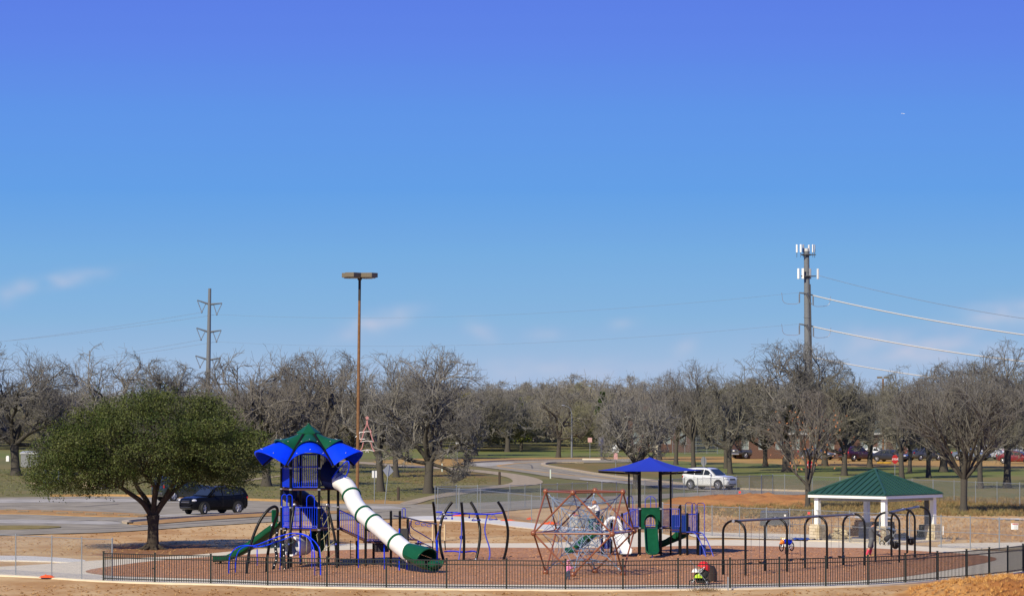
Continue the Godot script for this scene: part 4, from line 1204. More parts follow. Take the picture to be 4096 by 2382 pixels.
func make_utilities() -> void:
	# steel power pylon
	var py := thing("power_pylon", "grey steel power pylon with three pairs of upswept arms", "pylon", Vector3(-50.43, 0, -600.775))
	var o: Vector3 = py.position
	var b := MB.new()
	var top: Vector3 = Vector3(-50.154, 25.379, -600.775) - o
	b.tube([Vector3(-0.15, -0.5, 0), Vector3(0, 8.0, 0), top], [0.5, 0.42, 0.25], 12)
	part("shaft", b, M.tower, py)
	var ins := mat(0.16, 0.18, 0.22, 0.4)
	var rows := [[1215, 1200, 1212, 788, 887, 806, 1248, 866, 1257, 838], [1326, 1311, 1320, 785, 884, 803, 1358, 865, 1366, 835], [1437, 1422, 1431, 781, 882, 799, 1468, 862, 1476, 833]]
	var tips := [[Vector3(-52.222, 23.43, -600.775), Vector3(-51.472, 21.44, -600.775), Vector3(-48.118, 22.932, -600.775), Vector3(-48.984, 21.067, -600.775), Vector3(-50.148, 22.725, -600.775)], [Vector3(-52.336, 18.829, -600.775), Vector3(-51.586, 16.881, -600.775), Vector3(-48.233, 18.456, -600.775), Vector3(-49.016, 16.55, -600.775), Vector3(-50.221, 18.124, -600.775)], [Vector3(-52.491, 14.229, -600.775), Vector3(-51.741, 12.324, -600.775), Vector3(-48.306, 13.857, -600.775), Vector3(-49.131, 11.993, -600.775), Vector3(-50.294, 13.525, -600.775)]]
	for q in tips:
		for k in 2:
			b = MB.new()
			b.tube([q[4] - o, q[k * 2] - o], [0.2, 0.1], 6)
			part("arm", b, mat(0.1, 0.11, 0.13, 0.6), py)
			b = MB.new()
			var mid: Vector3 = (q[4] as Vector3).lerp(q[k * 2], 0.3)
			b.bar(q[k * 2] - o, q[k * 2 + 1] - o, 0.07)
			b.bar(mid - o, q[k * 2 + 1] - o, 0.07)
			b.ball(q[k * 2 + 1] - o, 0.16, 8, 5)
			part("insulator", b, ins, py)
	# mobile phone mast that also carries the line
	var mt := thing("phone_mast", "tall grey steel mast with white phone antennas on two platforms", "mast", Vector3(36.882, 0, -450.519))
	o = mt.position
	b = MB.new()
	var up: Vector3 = Vector3(36.657, 25.692, -450.519) - o
	b.tube([Vector3(0, -0.4, 0), up * 0.5, up], [0.52, 0.42, 0.33], 16)
	for f in [0.42, 0.55, 0.68, 0.8, 0.9]:
		var c: Vector3 = up * f
		b.tube([c - Vector3.UP * 0.07, c + Vector3.UP * 0.07], lerpf(0.545, 0.38, f), 16)
	part("shaft", b, M.tower, mt)
	b = MB.new()
	b.tube([Vector3(0.56, 0, 0.25), up * 0.5 + Vector3(0.45, 0, 0.25), up * 0.84 + Vector3(0.38, 0, 0.2)], 0.09, 6)
	part("cable_run", b, mat(0.06, 0.06, 0.07, 0.6), mt)
	b = MB.new()
	b.tube([up, up + Vector3.UP * 0.35], 0.3, 12)
	part("cap", b, mat(0.55, 0.55, 0.56, 0.5), mt)
	var dark := mat(0.08, 0.085, 0.1, 0.6)
	for lev in 2:
		var c: Vector3 = (Vector3(36.656, 25.256, -450.519) if lev == 0 else Vector3(36.681, 22.581, -450.519)) - o
		b = MB.new()
		for k in 3:
			var a := TAU * k / 3.0 + 0.2
			b.bar(c, c + Vector3(cos(a), 0, sin(a)) * 1.15, 0.06)
			var a2 := TAU * (k + 1) / 3.0 + 0.2
			b.bar(c + Vector3(cos(a), 0, sin(a)) * 1.15, c + Vector3(cos(a2), 0, sin(a2)) * 1.15, 0.07)
		b.tube([c - Vector3.UP * 0.12, c + Vector3.UP * 0.1], 0.5, 14)
		part("platform", b, dark, mt)
		var xs := [-1.22, -0.78, -0.42, 0.36, 0.75, 1.05] if lev == 0 else [-1.06, -0.55, 0.4, 1.45]
		for i in xs.size():
			var z: float = [0.3, 0.8, 0.2, -0.7, 0.5, -0.3][i]
			var an := MB.new()
			var hh := 1.0 if lev == 0 else 1.3
			var yy := 0.75 if lev == 0 else 0.3
			an.box(c + Vector3(xs[i], yy, z), Vector3(0.22 if lev == 0 else 0.28, hh, 0.14), Basis(Vector3.UP, -0.6 + 0.4 * i), 0.03)
			var ap := part("antenna", an, M.white_paint if i % 3 != 2 else mat(0.3, 0.32, 0.38, 0.5), mt)
			var mp := MB.new()
			mp.bar(c + Vector3(xs[i], -0.35, z - 0.12), c + Vector3(xs[i], yy + hh * 0.4, z - 0.12), 0.035)
			part("mounting_pipe", mp, dark, ap)
	var holds := []
	for q in [[Vector3(36.49, 20.466, -450.519), Vector3(35.744, 20.529, -450.519), Vector3(37.453, 20.218, -450.519)], [Vector3(36.482, 16.549, -450.519), Vector3(35.736, 16.643, -450.519), Vector3(37.476, 16.332, -450.519)]]:
		b = MB.new()
		b.tube([(q[1] as Vector3) - o, (q[0] as Vector3) - o + Vector3(0, -0.05, 0.3), (q[2] as Vector3) - o], 0.1, 6)
		b.tube([(q[0] as Vector3) - o + Vector3(0.1, 0, 0.35), (q[0] as Vector3) - o + Vector3(0.7, -1.4, 0.3)], [0.18, 0.1], 6)
		part("bracket", b, dark, mt)
		for k in [1, 2]:
			b = MB.new()
			var e: Vector3 = q[k] - o
			b.tube([e + Vector3(0.0, -0.15, 0.1), e + Vector3(0.0, -1.25, 0.1)], 0.09, 7)
			part("insulator", b, ins, mt)
			b = MB.new()
			var sx := -1.0 if k == 1 else 1.0
			b.tube(smooth_line([e + Vector3(sx * 2.2, -0.15 if k == 2 else 0.0, 0), e + Vector3(sx * 1.9, -1.2, 0), e + Vector3(sx * 0.6, -1.4, 0.1), e + Vector3(0, -1.25, 0.1)], 5), 0.03, 5)
			part("jumper_wire", b, M.clamp, mt)
		holds.append(q)
	# wires
	var wr := mat(0.6, 0.58, 0.54, 0.5)
	var thin := mat(0.22, 0.25, 0.3, 0.6)
	single("power_line", hung(Vector3(37.453, 20.187, -450.519), Vector3(67.21, 12.306, -367.494), 0.8, 0.075), wr, "upper bright power line from the mast to the right edge", "power line")
	single("power_line", hung(Vector3(37.476, 16.301, -450.519), Vector3(67.199, 9.924, -367.494), 0.8, 0.075), wr, "second bright power line from the mast to the right edge", "power line")
	single("power_line", hung(Vector3(37.53, 12.479, -450.519), Vector3(67.188, 7.543, -367.494), 0.8, 0.06), wr, "lowest bright power line passing behind the trees on the right", "power line")
	single("power_line", hung(Vector3(38.236, 22.643, -450.519), Vector3(67.218, 13.928, -367.494), 1.0, 0.025), thin, "thin dark wire from the mast's lower platform to the right edge", "power line")
	for q in [[Vector3(35.682, 20.529, -450.519), Vector3(-48.984, 21.067, -600.775), Vector3(-51.472, 21.44, -600.775), Vector3(-135.025, 15.566, -712.516), "upper"], [Vector3(35.674, 16.643, -450.519), Vector3(-49.016, 16.55, -600.775), Vector3(-51.586, 16.881, -600.775), Vector3(-134.995, 9.573, -712.516), "lower"]]:
		single("power_line", hung(q[0], q[1], 1.6, 0.011), thin, "thin %s power line strung between the mast and the pylon" % q[4], "power line")
		single("power_line", hung(q[2], q[3], 1.2, 0.018), thin, "thin %s power line from the pylon to the left edge" % q[4], "power line")
		single("power_line", hung(q[1], (q[3] as Vector3) + Vector3(0, 0.1, 20), 1.2, 0.018), thin, "thin %s power line just below its neighbour, from the pylon to the left edge" % q[4], "power line")
	# tall lamp pole
	var lp := thing("parking_lamp", "tall brown lamp pole with four box heads, behind the play tower", "street lamp", Vector3(-8.262, 0, -192.884))
	lp.rotation.z = -0.0105
	b = MB.new()
	b.tube([Vector3(0, -0.2, 0), Vector3(0, 9.0, 0), Vector3(0, 13.0, 0)], [0.1, 0.085, 0.072], 10)
	part("pole", b, M.pole_brown, lp)
	b = MB.new()
	b.tube([Vector3(0, 13.0, 0), Vector3(0, 14.2, 0)], 0.074, 10)
	b.ball(Vector3(0, 14.18, 0), 0.13, 8, 6)
	part("pole_top", b, mat(0.03, 0.026, 0.024, 0.6), lp)
	for k in 4:
		var a := PI / 4 + PI / 2 * k + 0.22
		var hd := MB.new()
		var c := Vector3(cos(a), 0, -sin(a))
		hd.box(c * 0.55 + Vector3.UP * 14.35, Vector3(0.85, 0.25, 0.58), Basis(Vector3.UP, a), 0.015)
		var h := part("lamp_head", hd, M.lamp_head, lp)
		hd = MB.new()
		hd.box(c * 0.58 + Vector3.UP * 14.205, Vector3(0.6, 0.05, 0.46), Basis(Vector3.UP, a), 0.02)
		part("lens", hd, mat(0.3, 0.28, 0.24, 0.2), h)
	# tinsel tree decoration fixed to the pole
	var tr := thing("tree_decoration", "pink outline of a three tiered tree with a star, bracketed to the lamp pole", "decoration", Vector3(-7.71, 5.642, -192.884))
	var x := 0.0069 * 0.98
	var pink := mat(0.45, 0.2, 0.2, 0.8)
	for s in [1, -1]:
		for seg in [[[0, 80], [5, 52], [18, 30]], [[14, 30], [20, 8], [28, -12]], [[16, -14], [22, -38], [32, -52]]]:
			b = MB.new()
			b.tube(smooth_line(seg.map(func(p): return Vector3(p[0] * s * 0.0125, p[1] * 0.0125, 0)), 4), 0.03, 6)
			part("outline", b, pink, tr)
	for seg in [[[-18, 30], [0, 32], [18, 30]], [[-28, -12], [0, -8], [28, -12]], [[-32, -52], [0, -46], [32, -52]], [[-6, -56], [0, -46], [6, -56]]]:
		b = MB.new()
		b.tube(smooth_line(seg.map(func(p): return Vector3(p[0] * 0.0125, p[1] * 0.0125, 0)), 4), 0.022, 6)
		part("garland", b, mat(0.6, 0.56, 0.56, 0.6), tr)
	var st := PackedVector2Array()
	for i in 10: st.append(Vector2(sin(TAU * i / 10.0), cos(TAU * i / 10.0)) * (0.13 if i % 2 == 0 else 0.055))
	var so := part("star", plate(st, 0.04), pink, tr)
	so.position = Vector3(0, 1.12, 0)
	for y in [0.36, 0.0]:
		b = MB.new()
		b.bar(Vector3(-0.5, y, 0), Vector3(-0.12, y, 0), 0.022)
		part("bracket", b, M.white_paint, tr)
	b = MB.new()
	b.bar(Vector3(-0.4, -0.02, 0), Vector3(-0.4, 0.4, 0), 0.02)
	b.bar(Vector3(-0.62, 0.1, 0.05), Vector3(-0.36, 0.36, 0.05), 0.02)
	part("bracket", b, M.white_paint, tr)
	# a far airliner
	var ap := thing("airplane", "tiny white airplane high in the clear sky at the right", "airplane", Vector3(635.342, 461.007, -5876.724))
	ap.rotation = Vector3(0, -0.25, -0.1)
	ap.scale = Vector3.ONE * 0.17
	b = MB.new()
	b.tube([Vector3(-19, 0, 0), Vector3(-17, 0.2, 0), Vector3(-10, 0, 0), Vector3(14, 0, 0), Vector3(18, -0.2, 0), Vector3(19, -0.3, 0)], [0.3, 1.2, 1.9, 1.9, 1.2, 0.2], 10)
	part("fuselage", b, M.white_paint, ap)
	for s in [1, -1]:
		b = MB.new()
		b.quad(Vector3(4, -0.6, s * 1.0), Vector3(-4, -0.2, s * 16.0), Vector3(-6, -0.2, s * 16.0), Vector3(-2, -0.6, s * 1.0))
		b.quad(Vector3(4, -0.8, s * 1.0), Vector3(-4, -0.3, s * 16.0), Vector3(-6, -0.3, s * 16.0), Vector3(-2, -0.8, s * 1.0))
		part("wing", b, M.white_paint, ap)
	b = MB.new()
	b.tube([Vector3(-15, 0.5, 0), Vector3(-18, 6.0, 0)], [1.0, 0.5], 4)
	part("tail_fin", b, M.white_paint, ap)
	# utility cabinets on the lawn
	var tb := thing("transformer_box", "blue grey transformer box on a concrete pad under the evergreen tree", "utility box", Vector3(-41.048, 0, -323.097), 0.5)
	b = MB.new()
	b.box(Vector3(0, 0.62, 0), Vector3(1.15, 1.12, 1.0), Basis.IDENTITY, 0.03)
	part("cabinet", b, mat(0.2, 0.25, 0.33, 0.5), tb)
	b = MB.new()
	b.box(Vector3(0, 1.2, 0.02), Vector3(1.2, 0.06, 1.06), Basis.IDENTITY, 0.02)
	part("lid", b, mat(0.24, 0.29, 0.36, 0.5), tb)
	b = MB.new()
	b.box(Vector3(-0.5, 0.03, 0), Vector3(2.4, 0.1, 1.4))
	part("pad", b, M.tan_path, tb)
	tb = thing("utility_cabinet", "cream utility cabinet with a grey door, left of the evergreen's trunk", "utility box", Vector3(-35.331, 0, -307.079), -0.35)
	b = MB.new()
	b.box(Vector3(-0.3, 0.65, 0), Vector3(1.3, 1.3, 1.0), Basis.IDENTITY, 0.03)
	part("cabinet", b, mat(0.62, 0.5, 0.34, 0.7), tb)
	b = MB.new()
	b.box(Vector3(0.72, 0.62, -0.1), Vector3(0.7, 1.22, 0.8), Basis.IDENTITY, 0.03)
	part("side_cabinet", b, mat(0.16, 0.15, 0.18, 0.6), tb)
	b = MB.new()
	b.box(Vector3(0.25, 0.85, 0.52), Vector3(0.36, 0.6, 0.04))
	part("door", b, mat(0.45, 0.46, 0.48, 0.5), tb)

func loft(b: MB, sections: Array) -> void:
	b.grid(sections, true)

func car_body_section(x: float, yb: float, yt: float, w: float) -> Array:
	var half := [Vector2(0.0, yb), Vector2(w * 0.86, yb), Vector2(w * 0.985, yb + 0.1), Vector2(w, yb + 0.22), Vector2(w, yt - 0.26), Vector2(w * 0.985, yt - 0.1), Vector2(w * 0.93, yt - 0.025), Vector2(w * 0.8, yt), Vector2(0.0, yt + 0.025)]
	var out := []
	for p in half: out.append(Vector3(x, p.y, p.x))
	for i in range(half.size() - 2, 0, -1): out.append(Vector3(x, half[i].y, -half[i].x))
	return out

func car(called: String, label: String, category: String, at: Vector3, turn: float, paint: Material, style: String, group := "", steer := 0.0) -> Node3D:
	var t := thing(called, label, category, at, turn, group)
	# stations: x, bottom, top, half width; cabin: x, roof height
	var S := {
		"suv": {"body": [[-2.36, 0.52, 0.92, 0.66], [-2.33, 0.42, 1.06, 0.82], [-2.22, 0.34, 1.15, 0.88], [-1.9, 0.29, 1.18, 0.91], [-1.0, 0.26, 1.17, 0.925], [0.2, 0.26, 1.15, 0.925], [0.9, 0.26, 1.14, 0.92], [1.2, 0.27, 1.13, 0.91], [1.75, 0.28, 1.1, 0.89], [2.12, 0.31, 1.04, 0.85], [2.28, 0.36, 0.95, 0.78], [2.36, 0.44, 0.8, 0.66]],
			"cabin": [[-2.3, 1.14], [-2.2, 1.4], [-2.08, 1.62], [-1.9, 1.7], [-1.0, 1.76], [0.0, 1.74], [0.36, 1.67], [0.55, 1.52], [1.12, 1.12]], "wb": 0.88, "wr": 0.69, "y0": 1.13,
			"win": [[[0.86, 1.18], [0.36, 1.54], [0.0, 1.61], [-0.1, 1.18]], [[-0.17, 1.18], [-0.1, 1.61], [-0.98, 1.62], [-1.03, 1.19]], [[-1.1, 1.19], [-1.06, 1.62], [-1.72, 1.58], [-1.98, 1.26]]], "ws": [1.06, 1.17, 0.44, 1.61], "rw": [-2.26, 1.26, -2.1, 1.6], "wheel": [-1.42, 1.44, 0.385]},
		"sedan": {"body": [[-2.36, 0.48, 0.8, 0.6], [-2.3, 0.38, 0.93, 0.76], [-2.0, 0.3, 0.98, 0.84], [-1.5, 0.24, 0.98, 0.88], [-0.5, 0.21, 0.95, 0.89], [0.6, 0.21, 0.93, 0.89], [1.2, 0.22, 0.9, 0.87], [1.8, 0.25, 0.83, 0.83], [2.15, 0.3, 0.75, 0.76], [2.35, 0.4, 0.6, 0.58]],
			"cabin": [[-1.85, 0.96], [-1.5, 1.15], [-1.0, 1.36], [-0.5, 1.44], [0.0, 1.43], [0.35, 1.33], [1.15, 0.9]], "wb": 0.83, "wr": 0.58, "y0": 0.93,
			"win": [[[0.85, 0.98], [0.3, 1.26], [-0.1, 1.31], [-0.15, 0.98]], [[-0.22, 0.98], [-0.18, 1.31], [-0.75, 1.28], [-1.1, 0.99]]], "ws": [1.05, 0.96, 0.42, 1.29], "rw": [-1.7, 1.04, -1.12, 1.32], "wheel": [-1.4, 1.4, 0.33]},
		"pickup": {"body": [[-2.85, 0.55, 1.05, 0.9], [-2.8, 0.5, 1.12, 0.93], [-1.5, 0.42, 1.12, 0.95], [-0.75, 0.38, 1.12, 0.95], [0.9, 0.36, 1.12, 0.95], [1.6, 0.36, 1.12, 0.94], [2.3, 0.4, 1.08, 0.9], [2.7, 0.45, 1.0, 0.84], [2.84, 0.5, 0.85, 0.74]],
			"cabin": [[-0.95, 1.12], [-0.8, 1.7], [-0.55, 1.83], [0.4, 1.87], [0.85, 1.8], [1.65, 1.1]], "wb": 0.9, "wr": 0.7, "y0": 1.1,
			"win": [[[1.25, 1.18], [0.85, 1.66], [0.4, 1.72], [0.35, 1.18]], [[0.26, 1.18], [0.3, 1.72], [-0.45, 1.7], [-0.55, 1.18]]], "ws": [1.55, 1.18, 0.98, 1.72], "rw": [-0.93, 1.22, -0.84, 1.68], "wheel": [-1.75, 1.8, 0.4]},
	}
	var s: Dictionary = S[style]
	var b := MB.new()
	var secs := []
	for q in s.body: secs.append(car_body_section(q[0], q[1], q[2], q[3]))
	loft(b, secs)
	for e in [0, secs.size() - 1]:
		var sc: Array = secs[e]
		for i in range(1, sc.size() - 1):
			if e == 0: b.tri(sc[0], sc[i], sc[i + 1])
			else: b.tri(sc[0], sc[i + 1], sc[i])
	part("body", b, paint, t)
	# cabin shell
	b = MB.new()
	var y0: float = s.y0
	var ymax := 0.0
	for q in s.cabin: ymax = maxf(ymax, q[1])
	var rows := []
	for q in s.cabin:
		var f: float = clampf((q[1] - y0) / (ymax - y0), 0.0, 1.0)
		var wt: float = lerpf(s.wb, s.wr, f)
		rows.append([Vector3(q[0], y0 - 0.03, s.wb), Vector3(q[0], lerpf(y0, q[1], 0.84), lerpf(s.wb, wt + 0.04, 0.9)), Vector3(q[0], lerpf(y0, q[1], 0.96), wt), Vector3(q[0], q[1], wt - 0.12), Vector3(q[0], q[1] + 0.02 * f, 0), Vector3(q[0], q[1], -wt + 0.12), Vector3(q[0], lerpf(y0, q[1], 0.96), -wt), Vector3(q[0], lerpf(y0, q[1], 0.84), -lerpf(s.wb, wt + 0.04, 0.9)), Vector3(q[0], y0 - 0.03, -s.wb)])
	b.grid(rows)
	part("roof", b, paint, t)
	# glass
	var side := func(x: float, y: float, sg: float) -> Vector3:
		var k := 0
		while k < s.cabin.size() - 2 and s.cabin[k + 1][0] < x: k += 1
		var yr: float = lerpf(s.cabin[k][1], s.cabin[k + 1][1], clampf((x - s.cabin[k][0]) / (s.cabin[k + 1][0] - s.cabin[k][0]), 0, 1))
		var f: float = clampf((yr - y0) / (ymax - y0), 0.01, 1.0)
		var wt: float = lerpf(s.wb, s.wr, f)
		return Vector3(x, y, sg * (lerpf(s.wb, lerpf(s.wb, wt + 0.04, 0.9), clampf((y - y0) / maxf((yr - y0) * 0.84, 0.05), 0, 1)) + 0.014))
	for sg in [1.0, -1.0]:
		for w in s.win:
			b = MB.new()
			var p := []
			for q in w: p.append(side.call(q[0], q[1], sg))
			if sg > 0: b.quad(p[3], p[0], p[1], p[2])
			else: b.quad(p[0], p[3], p[2], p[1])
			part("side_window", b, M.glass, t)
	var ws: Array = s.ws
	b = MB.new()
	var o := Vector3(0.03, 0.035, 0)
	b.quad(Vector3(ws[0], ws[1], s.wb - 0.1) + o, Vector3(ws[0], ws[1], -s.wb + 0.1) + o, Vector3(ws[2], ws[3], -s.wr + 0.04) + o, Vector3(ws[2], ws[3], s.wr - 0.04) + o)
	part("windshield", b, M.glass, t)
	ws = s.rw
	b = MB.new()
	o = Vector3(-0.03, 0.012, 0)
	b.quad(Vector3(ws[0], ws[1], -s.wb + 0.14) + o, Vector3(ws[0], ws[1], s.wb - 0.14) + o, Vector3(ws[2], ws[3], s.wr - 0.06) + o, Vector3(ws[2], ws[3], -s.wr + 0.06) + o)
	part("rear_window", b, M.glass, t)
	# wheels over black plates, the shade of the wheel wells put into colour
	var n: int = s.body.size()
	var front: Array = s.body[n - 1]
	var rear: Array = s.body[0]
	var r: float = s.wheel[2]
	var wmax := 0.0
	for q in s.body: wmax = maxf(wmax, q[3])
	for k in 2:
		for sg in [1.0, -1.0]:
			var wx: float = s.wheel[k]
			var poly := PackedVector2Array()
			for i in 15: poly.append(Vector2(cos(PI * i / 14.0), sin(PI * i / 14.0)) * (r + 0.07))
			poly.append(Vector2(-r - 0.07, -0.16)); poly.append(Vector2(r + 0.07, -0.16))
			var arch := part("wheel_well_shade", plate(poly, 0.12), M.tyre, t)
			arch.position = Vector3(wx, r, sg * (wmax - 0.05))
			b = MB.new()
			b.tube([Vector3(0, 0, -0.115), Vector3(0, 0, -0.09), Vector3(0, 0, 0.09), Vector3(0, 0, 0.115)], [r * 0.93, r, r, r * 0.93], 22)
			var wh := part("wheel", b, M.tyre, t)
			wh.position = Vector3(wx, r, sg * (wmax - 0.085))
			if k == 1: wh.rotation.y = steer
			b = MB.new()
			b.tube([Vector3(0, 0, sg * 0.08), Vector3(0, 0, sg * 0.12)], [r * 0.7, r * 0.66], 20)
			part("rim", b, mat(0.22, 0.22, 0.24, 0.35, 0.6), wh)
			b = MB.new()
			for i in 5:
				var a := TAU * i / 5.0
				b.bar(Vector3(0, 0, sg * 0.125), Vector3(cos(a), sin(a), 0) * r * 0.64 + Vector3(0, 0, sg * 0.118), 0.035, 5)
			b.ball(Vector3(0, 0, sg * 0.125), Vector3(0.06, 0.06, 0.02), 8, 4)
			part("spokes", b, M.rim, wh)
	for sg in [1.0, -1.0]:
		b = MB.new()
		b.ball(Vector3(front[0] - 0.2, front[2] + 0.1, sg * front[3] * 1.14), Vector3(0.22, 0.085, 0.13), 10, 6)
		part("headlight", b, mat(0.75, 0.76, 0.78, 0.06, 0.3), t)
		b = MB.new()
		b.ball(Vector3(rear[0] + 0.09, rear[2] + 0.12, sg * (rear[3] + 0.14)), Vector3(0.08, 0.13, 0.1), 8, 6)
		part("taillight", b, mat(0.4, 0.01, 0.012, 0.15), t)
		b = MB.new()
		b.ball(Vector3(s.win[0][0][0] - 0.12, s.win[0][0][1] + 0.05, sg * (wmax + 0.12)), Vector3(0.07, 0.09, 0.13), 8, 6)
		part("mirror", b, paint, t)
		for q in s.win:
			b = MB.new()
			b.box(Vector3(q[3][0] - 0.03, (y0 + 0.42) * 0.5, sg * (wmax - 0.003)), Vector3(0.014, y0 - 0.5, 0.014))
			part("door_seam", b, M.tyre, t)
			b = MB.new()
			b.box(Vector3(q[3][0] + 0.1, y0 - 0.12, sg * (wmax + 0.006)), Vector3(0.2, 0.035, 0.03), Basis.IDENTITY, 0.01)
			part("door_handle", b, paint, t)
	b = MB.new()
	b.box(Vector3(front[0] - 0.03, front[2] + 0.02, 0), Vector3(0.09, 0.18, front[3] * 1.25), Basis.IDENTITY, 0.03)
	b.box(Vector3(front[0] - 0.03, front[1] + 0.02, 0), Vector3(0.1, 0.1, front[3] * 1.7), Basis.IDENTITY, 0.03)
	part("grille", b, mat(0.02, 0.02, 0.022, 0.3), t)
	b = MB.new()
	b.box(Vector3(front[0] - 0.01, front[2] - 0.03, 0), Vector3(0.1, 0.025, front[3] * 1.3), Basis.IDENTITY, 0.008)
	part("grille_bar", b, M.rim, t)
	b = MB.new()
	b.box(Vector3(rear[0] - 0.02, rear[2] - 0.06, 0), Vector3(0.03, 0.14, 0.32))
	part("licence_plate", b, M.white_paint, t)
	b = MB.new()
	b.box(Vector3(rear[0] + 0.02, rear[1] + 0.03, 0), Vector3(0.16, 0.17, rear[3] * 2.1), Basis.IDENTITY, 0.04)
	part("rear_bumper", b, mat(0.05, 0.05, 0.055, 0.6) if style != "pickup" else M.clamp, t)
	if style == "suv":
		for sg in [1.0, -1.0]:
			b = MB.new()
			b.tube([Vector3(-1.8, 1.73, sg * 0.58), Vector3(-1.6, 1.79, sg * 0.59), Vector3(-0.1, 1.8, sg * 0.59), Vector3(0.15, 1.74, sg * 0.58)], 0.02, 6)
			part("roof_rail", b, M.tyre, t)
	if style == "pickup":
		b = MB.new()
		b.box(Vector3(-1.85, 1.125, 0), Vector3(1.75, 0.012, 1.6))
		part("bed_floor", b, M.tyre, t)
	return t

func paint(r: float, g: float, b: float, metal := 0.0) -> StandardMaterial3D:
	var m := mat(r, g, b, 0.32, metal)
	m.clearcoat_enabled = true
	m.clearcoat = 0.8
	m.clearcoat_roughness = 0.06
	return m

func make_vehicles() -> void:
	var silver := paint(0.68, 0.7, 0.73, 0.15)
	var black := mat(0.004, 0.0045, 0.007, 0.25)
	black.metallic_specular = 0.28
	var c := car("parked_car", "silver white suv standing in tree shade on the park road", "car", Vector3(16.581, 0, -303.125) + Vector3(0, 0.02, -0.5), -0.62, silver, "suv")
	c.scale = Vector3(0.95, 1.04, 1.0)
	c = car("parked_car", "black suv facing left at the edge of the parking lot", "car", Vector3(-19.973, 0, -242.043) + Vector3(0, 0.02, -0.3), PI + 0.72, black, "suv", "", 0.35)
	c.scale = Vector3(0.97, 1.05, 1.02)
	c = car("parked_car", "dark green boxy suv seen from behind through the evergreen's branches", "car", Vector3(-24.756, 0, -271.019) + Vector3(0, 0.02, -0.8), 0.66, paint(0.01, 0.018, 0.018), "suv")
	c.scale = Vector3(0.92, 1.06, 1.02)
	var far := [
		[Vector3(29.577, 0, -447.095), 0.62, paint(0.06, 0.06, 0.07), "pickup", "dark grey pickup truck parked in front of the brick school, left of the young tree", "pickup truck"],
		[Vector3(35.38, 0, -448.8), -0.5, paint(0.2, 0.012, 0.013), "suv", "bright red suv parked behind the young forked tree", "car"],
		[Vector3(37.024, 0, -440.4), -0.7, paint(0.05, 0.052, 0.06), "sedan", "dark grey sedan with a shiny bumper right of the bright red suv", "car"],
		[Vector3(40.9, 0, -430.725), 0.75, paint(0.055, 0.009, 0.011), "suv", "dark maroon suv seen from behind, above the pavilion roof", "car"],
		[Vector3(44.811, 0, -445.402), -0.5, paint(0.7, 0.72, 0.76), "sedan", "white sedan just right of the maroon suv", "car"],
		[Vector3(44.727, 0, -427.594), -0.6, paint(0.02, 0.022, 0.03), "sedan", "black sedan above the dark red stop sign", "car"],
		[Vector3(48.81, 0, -466.602), -0.9, paint(0.3, 0.03, 0.03), "suv", "red suv showing behind the black sedan", "car"],
		[Vector3(49.577, 0, -435.509), 0.6, paint(0.05, 0.05, 0.055), "sedan", "dark sedan behind the pale tree trunk", "car"],
		[Vector3(55.219, 0, -435.509), -0.6, paint(0.12, 0.15, 0.21), "sedan", "pale blue sedan behind the vase shaped tree", "car"],
		[Vector3(58.085, 0, -440.4), 0.5, paint(0.72, 0.73, 0.75), "suv", "white suv right of the pale blue sedan", "car"],
		[Vector3(57.951, 0, -415.513), -0.5, paint(0.15, 0.012, 0.016), "sedan", "red sedan near the right edge of the view", "car"],
		[Vector3(61.741, 0, -447.095), 0.6, paint(0.5, 0.52, 0.55), "suv", "grey suv behind the red sedan at the right edge", "car"],
	]
	for q in far: car("pickup_truck" if q[3] == "pickup" else "parked_car", q[4], q[5], q[0], q[1], q[2], q[3], "cars parked in front of the brick building")
	var b := MB.new()
	b.box(Vector3(0, 0.09, 0), Vector3(1.6, 0.18, 0.25), Basis.IDENTITY, 0.04)
	single("wheel_stop", b, mat(0.6, 0.35, 0.03, 0.7), "yellow wheel stop in front of the black sedan", "wheel stop").position = Vector3(42.661, 0, -415.513)
	# wheel stops on the tan strip of the near parking lot
	var ws := MB.new()
	ws.box(Vector3(0, 0.08, 0), Vector3(0.75, 0.16, 0.25), Basis.IDENTITY, 0.03)
	var mesh := ws.mesh()
	var xs := [30, 100, 182, 258, 305, 372, 425, 500, 548]
	for i in xs.size():
		var o := part_mesh(numbered("wheel_stop"), mesh, mottled(0.3, 0.24, 0.17, M.fine, 0.8, 0.95), self)
		o.position = Vector3(-17.691 * 0.0, 0, 0)
		var f := float(xs[i] - 30) / 518.0
		o.position = (Vector3(-34.352, 0, -247.124)).lerp(Vector3(-24.504, 0, -237.168), f) + Vector3(0, 0, -1.2 if i % 2 == 0 else 0.8)
		o.rotation.y = 0.3
		tag(o, "%s grey wheel stop from the left on the lot's tan strip" % ["first", "second", "third", "fourth", "fifth", "sixth", "seventh", "eighth", "ninth and last"][i], "wheel stop", "concrete wheel stops of the parking lot")

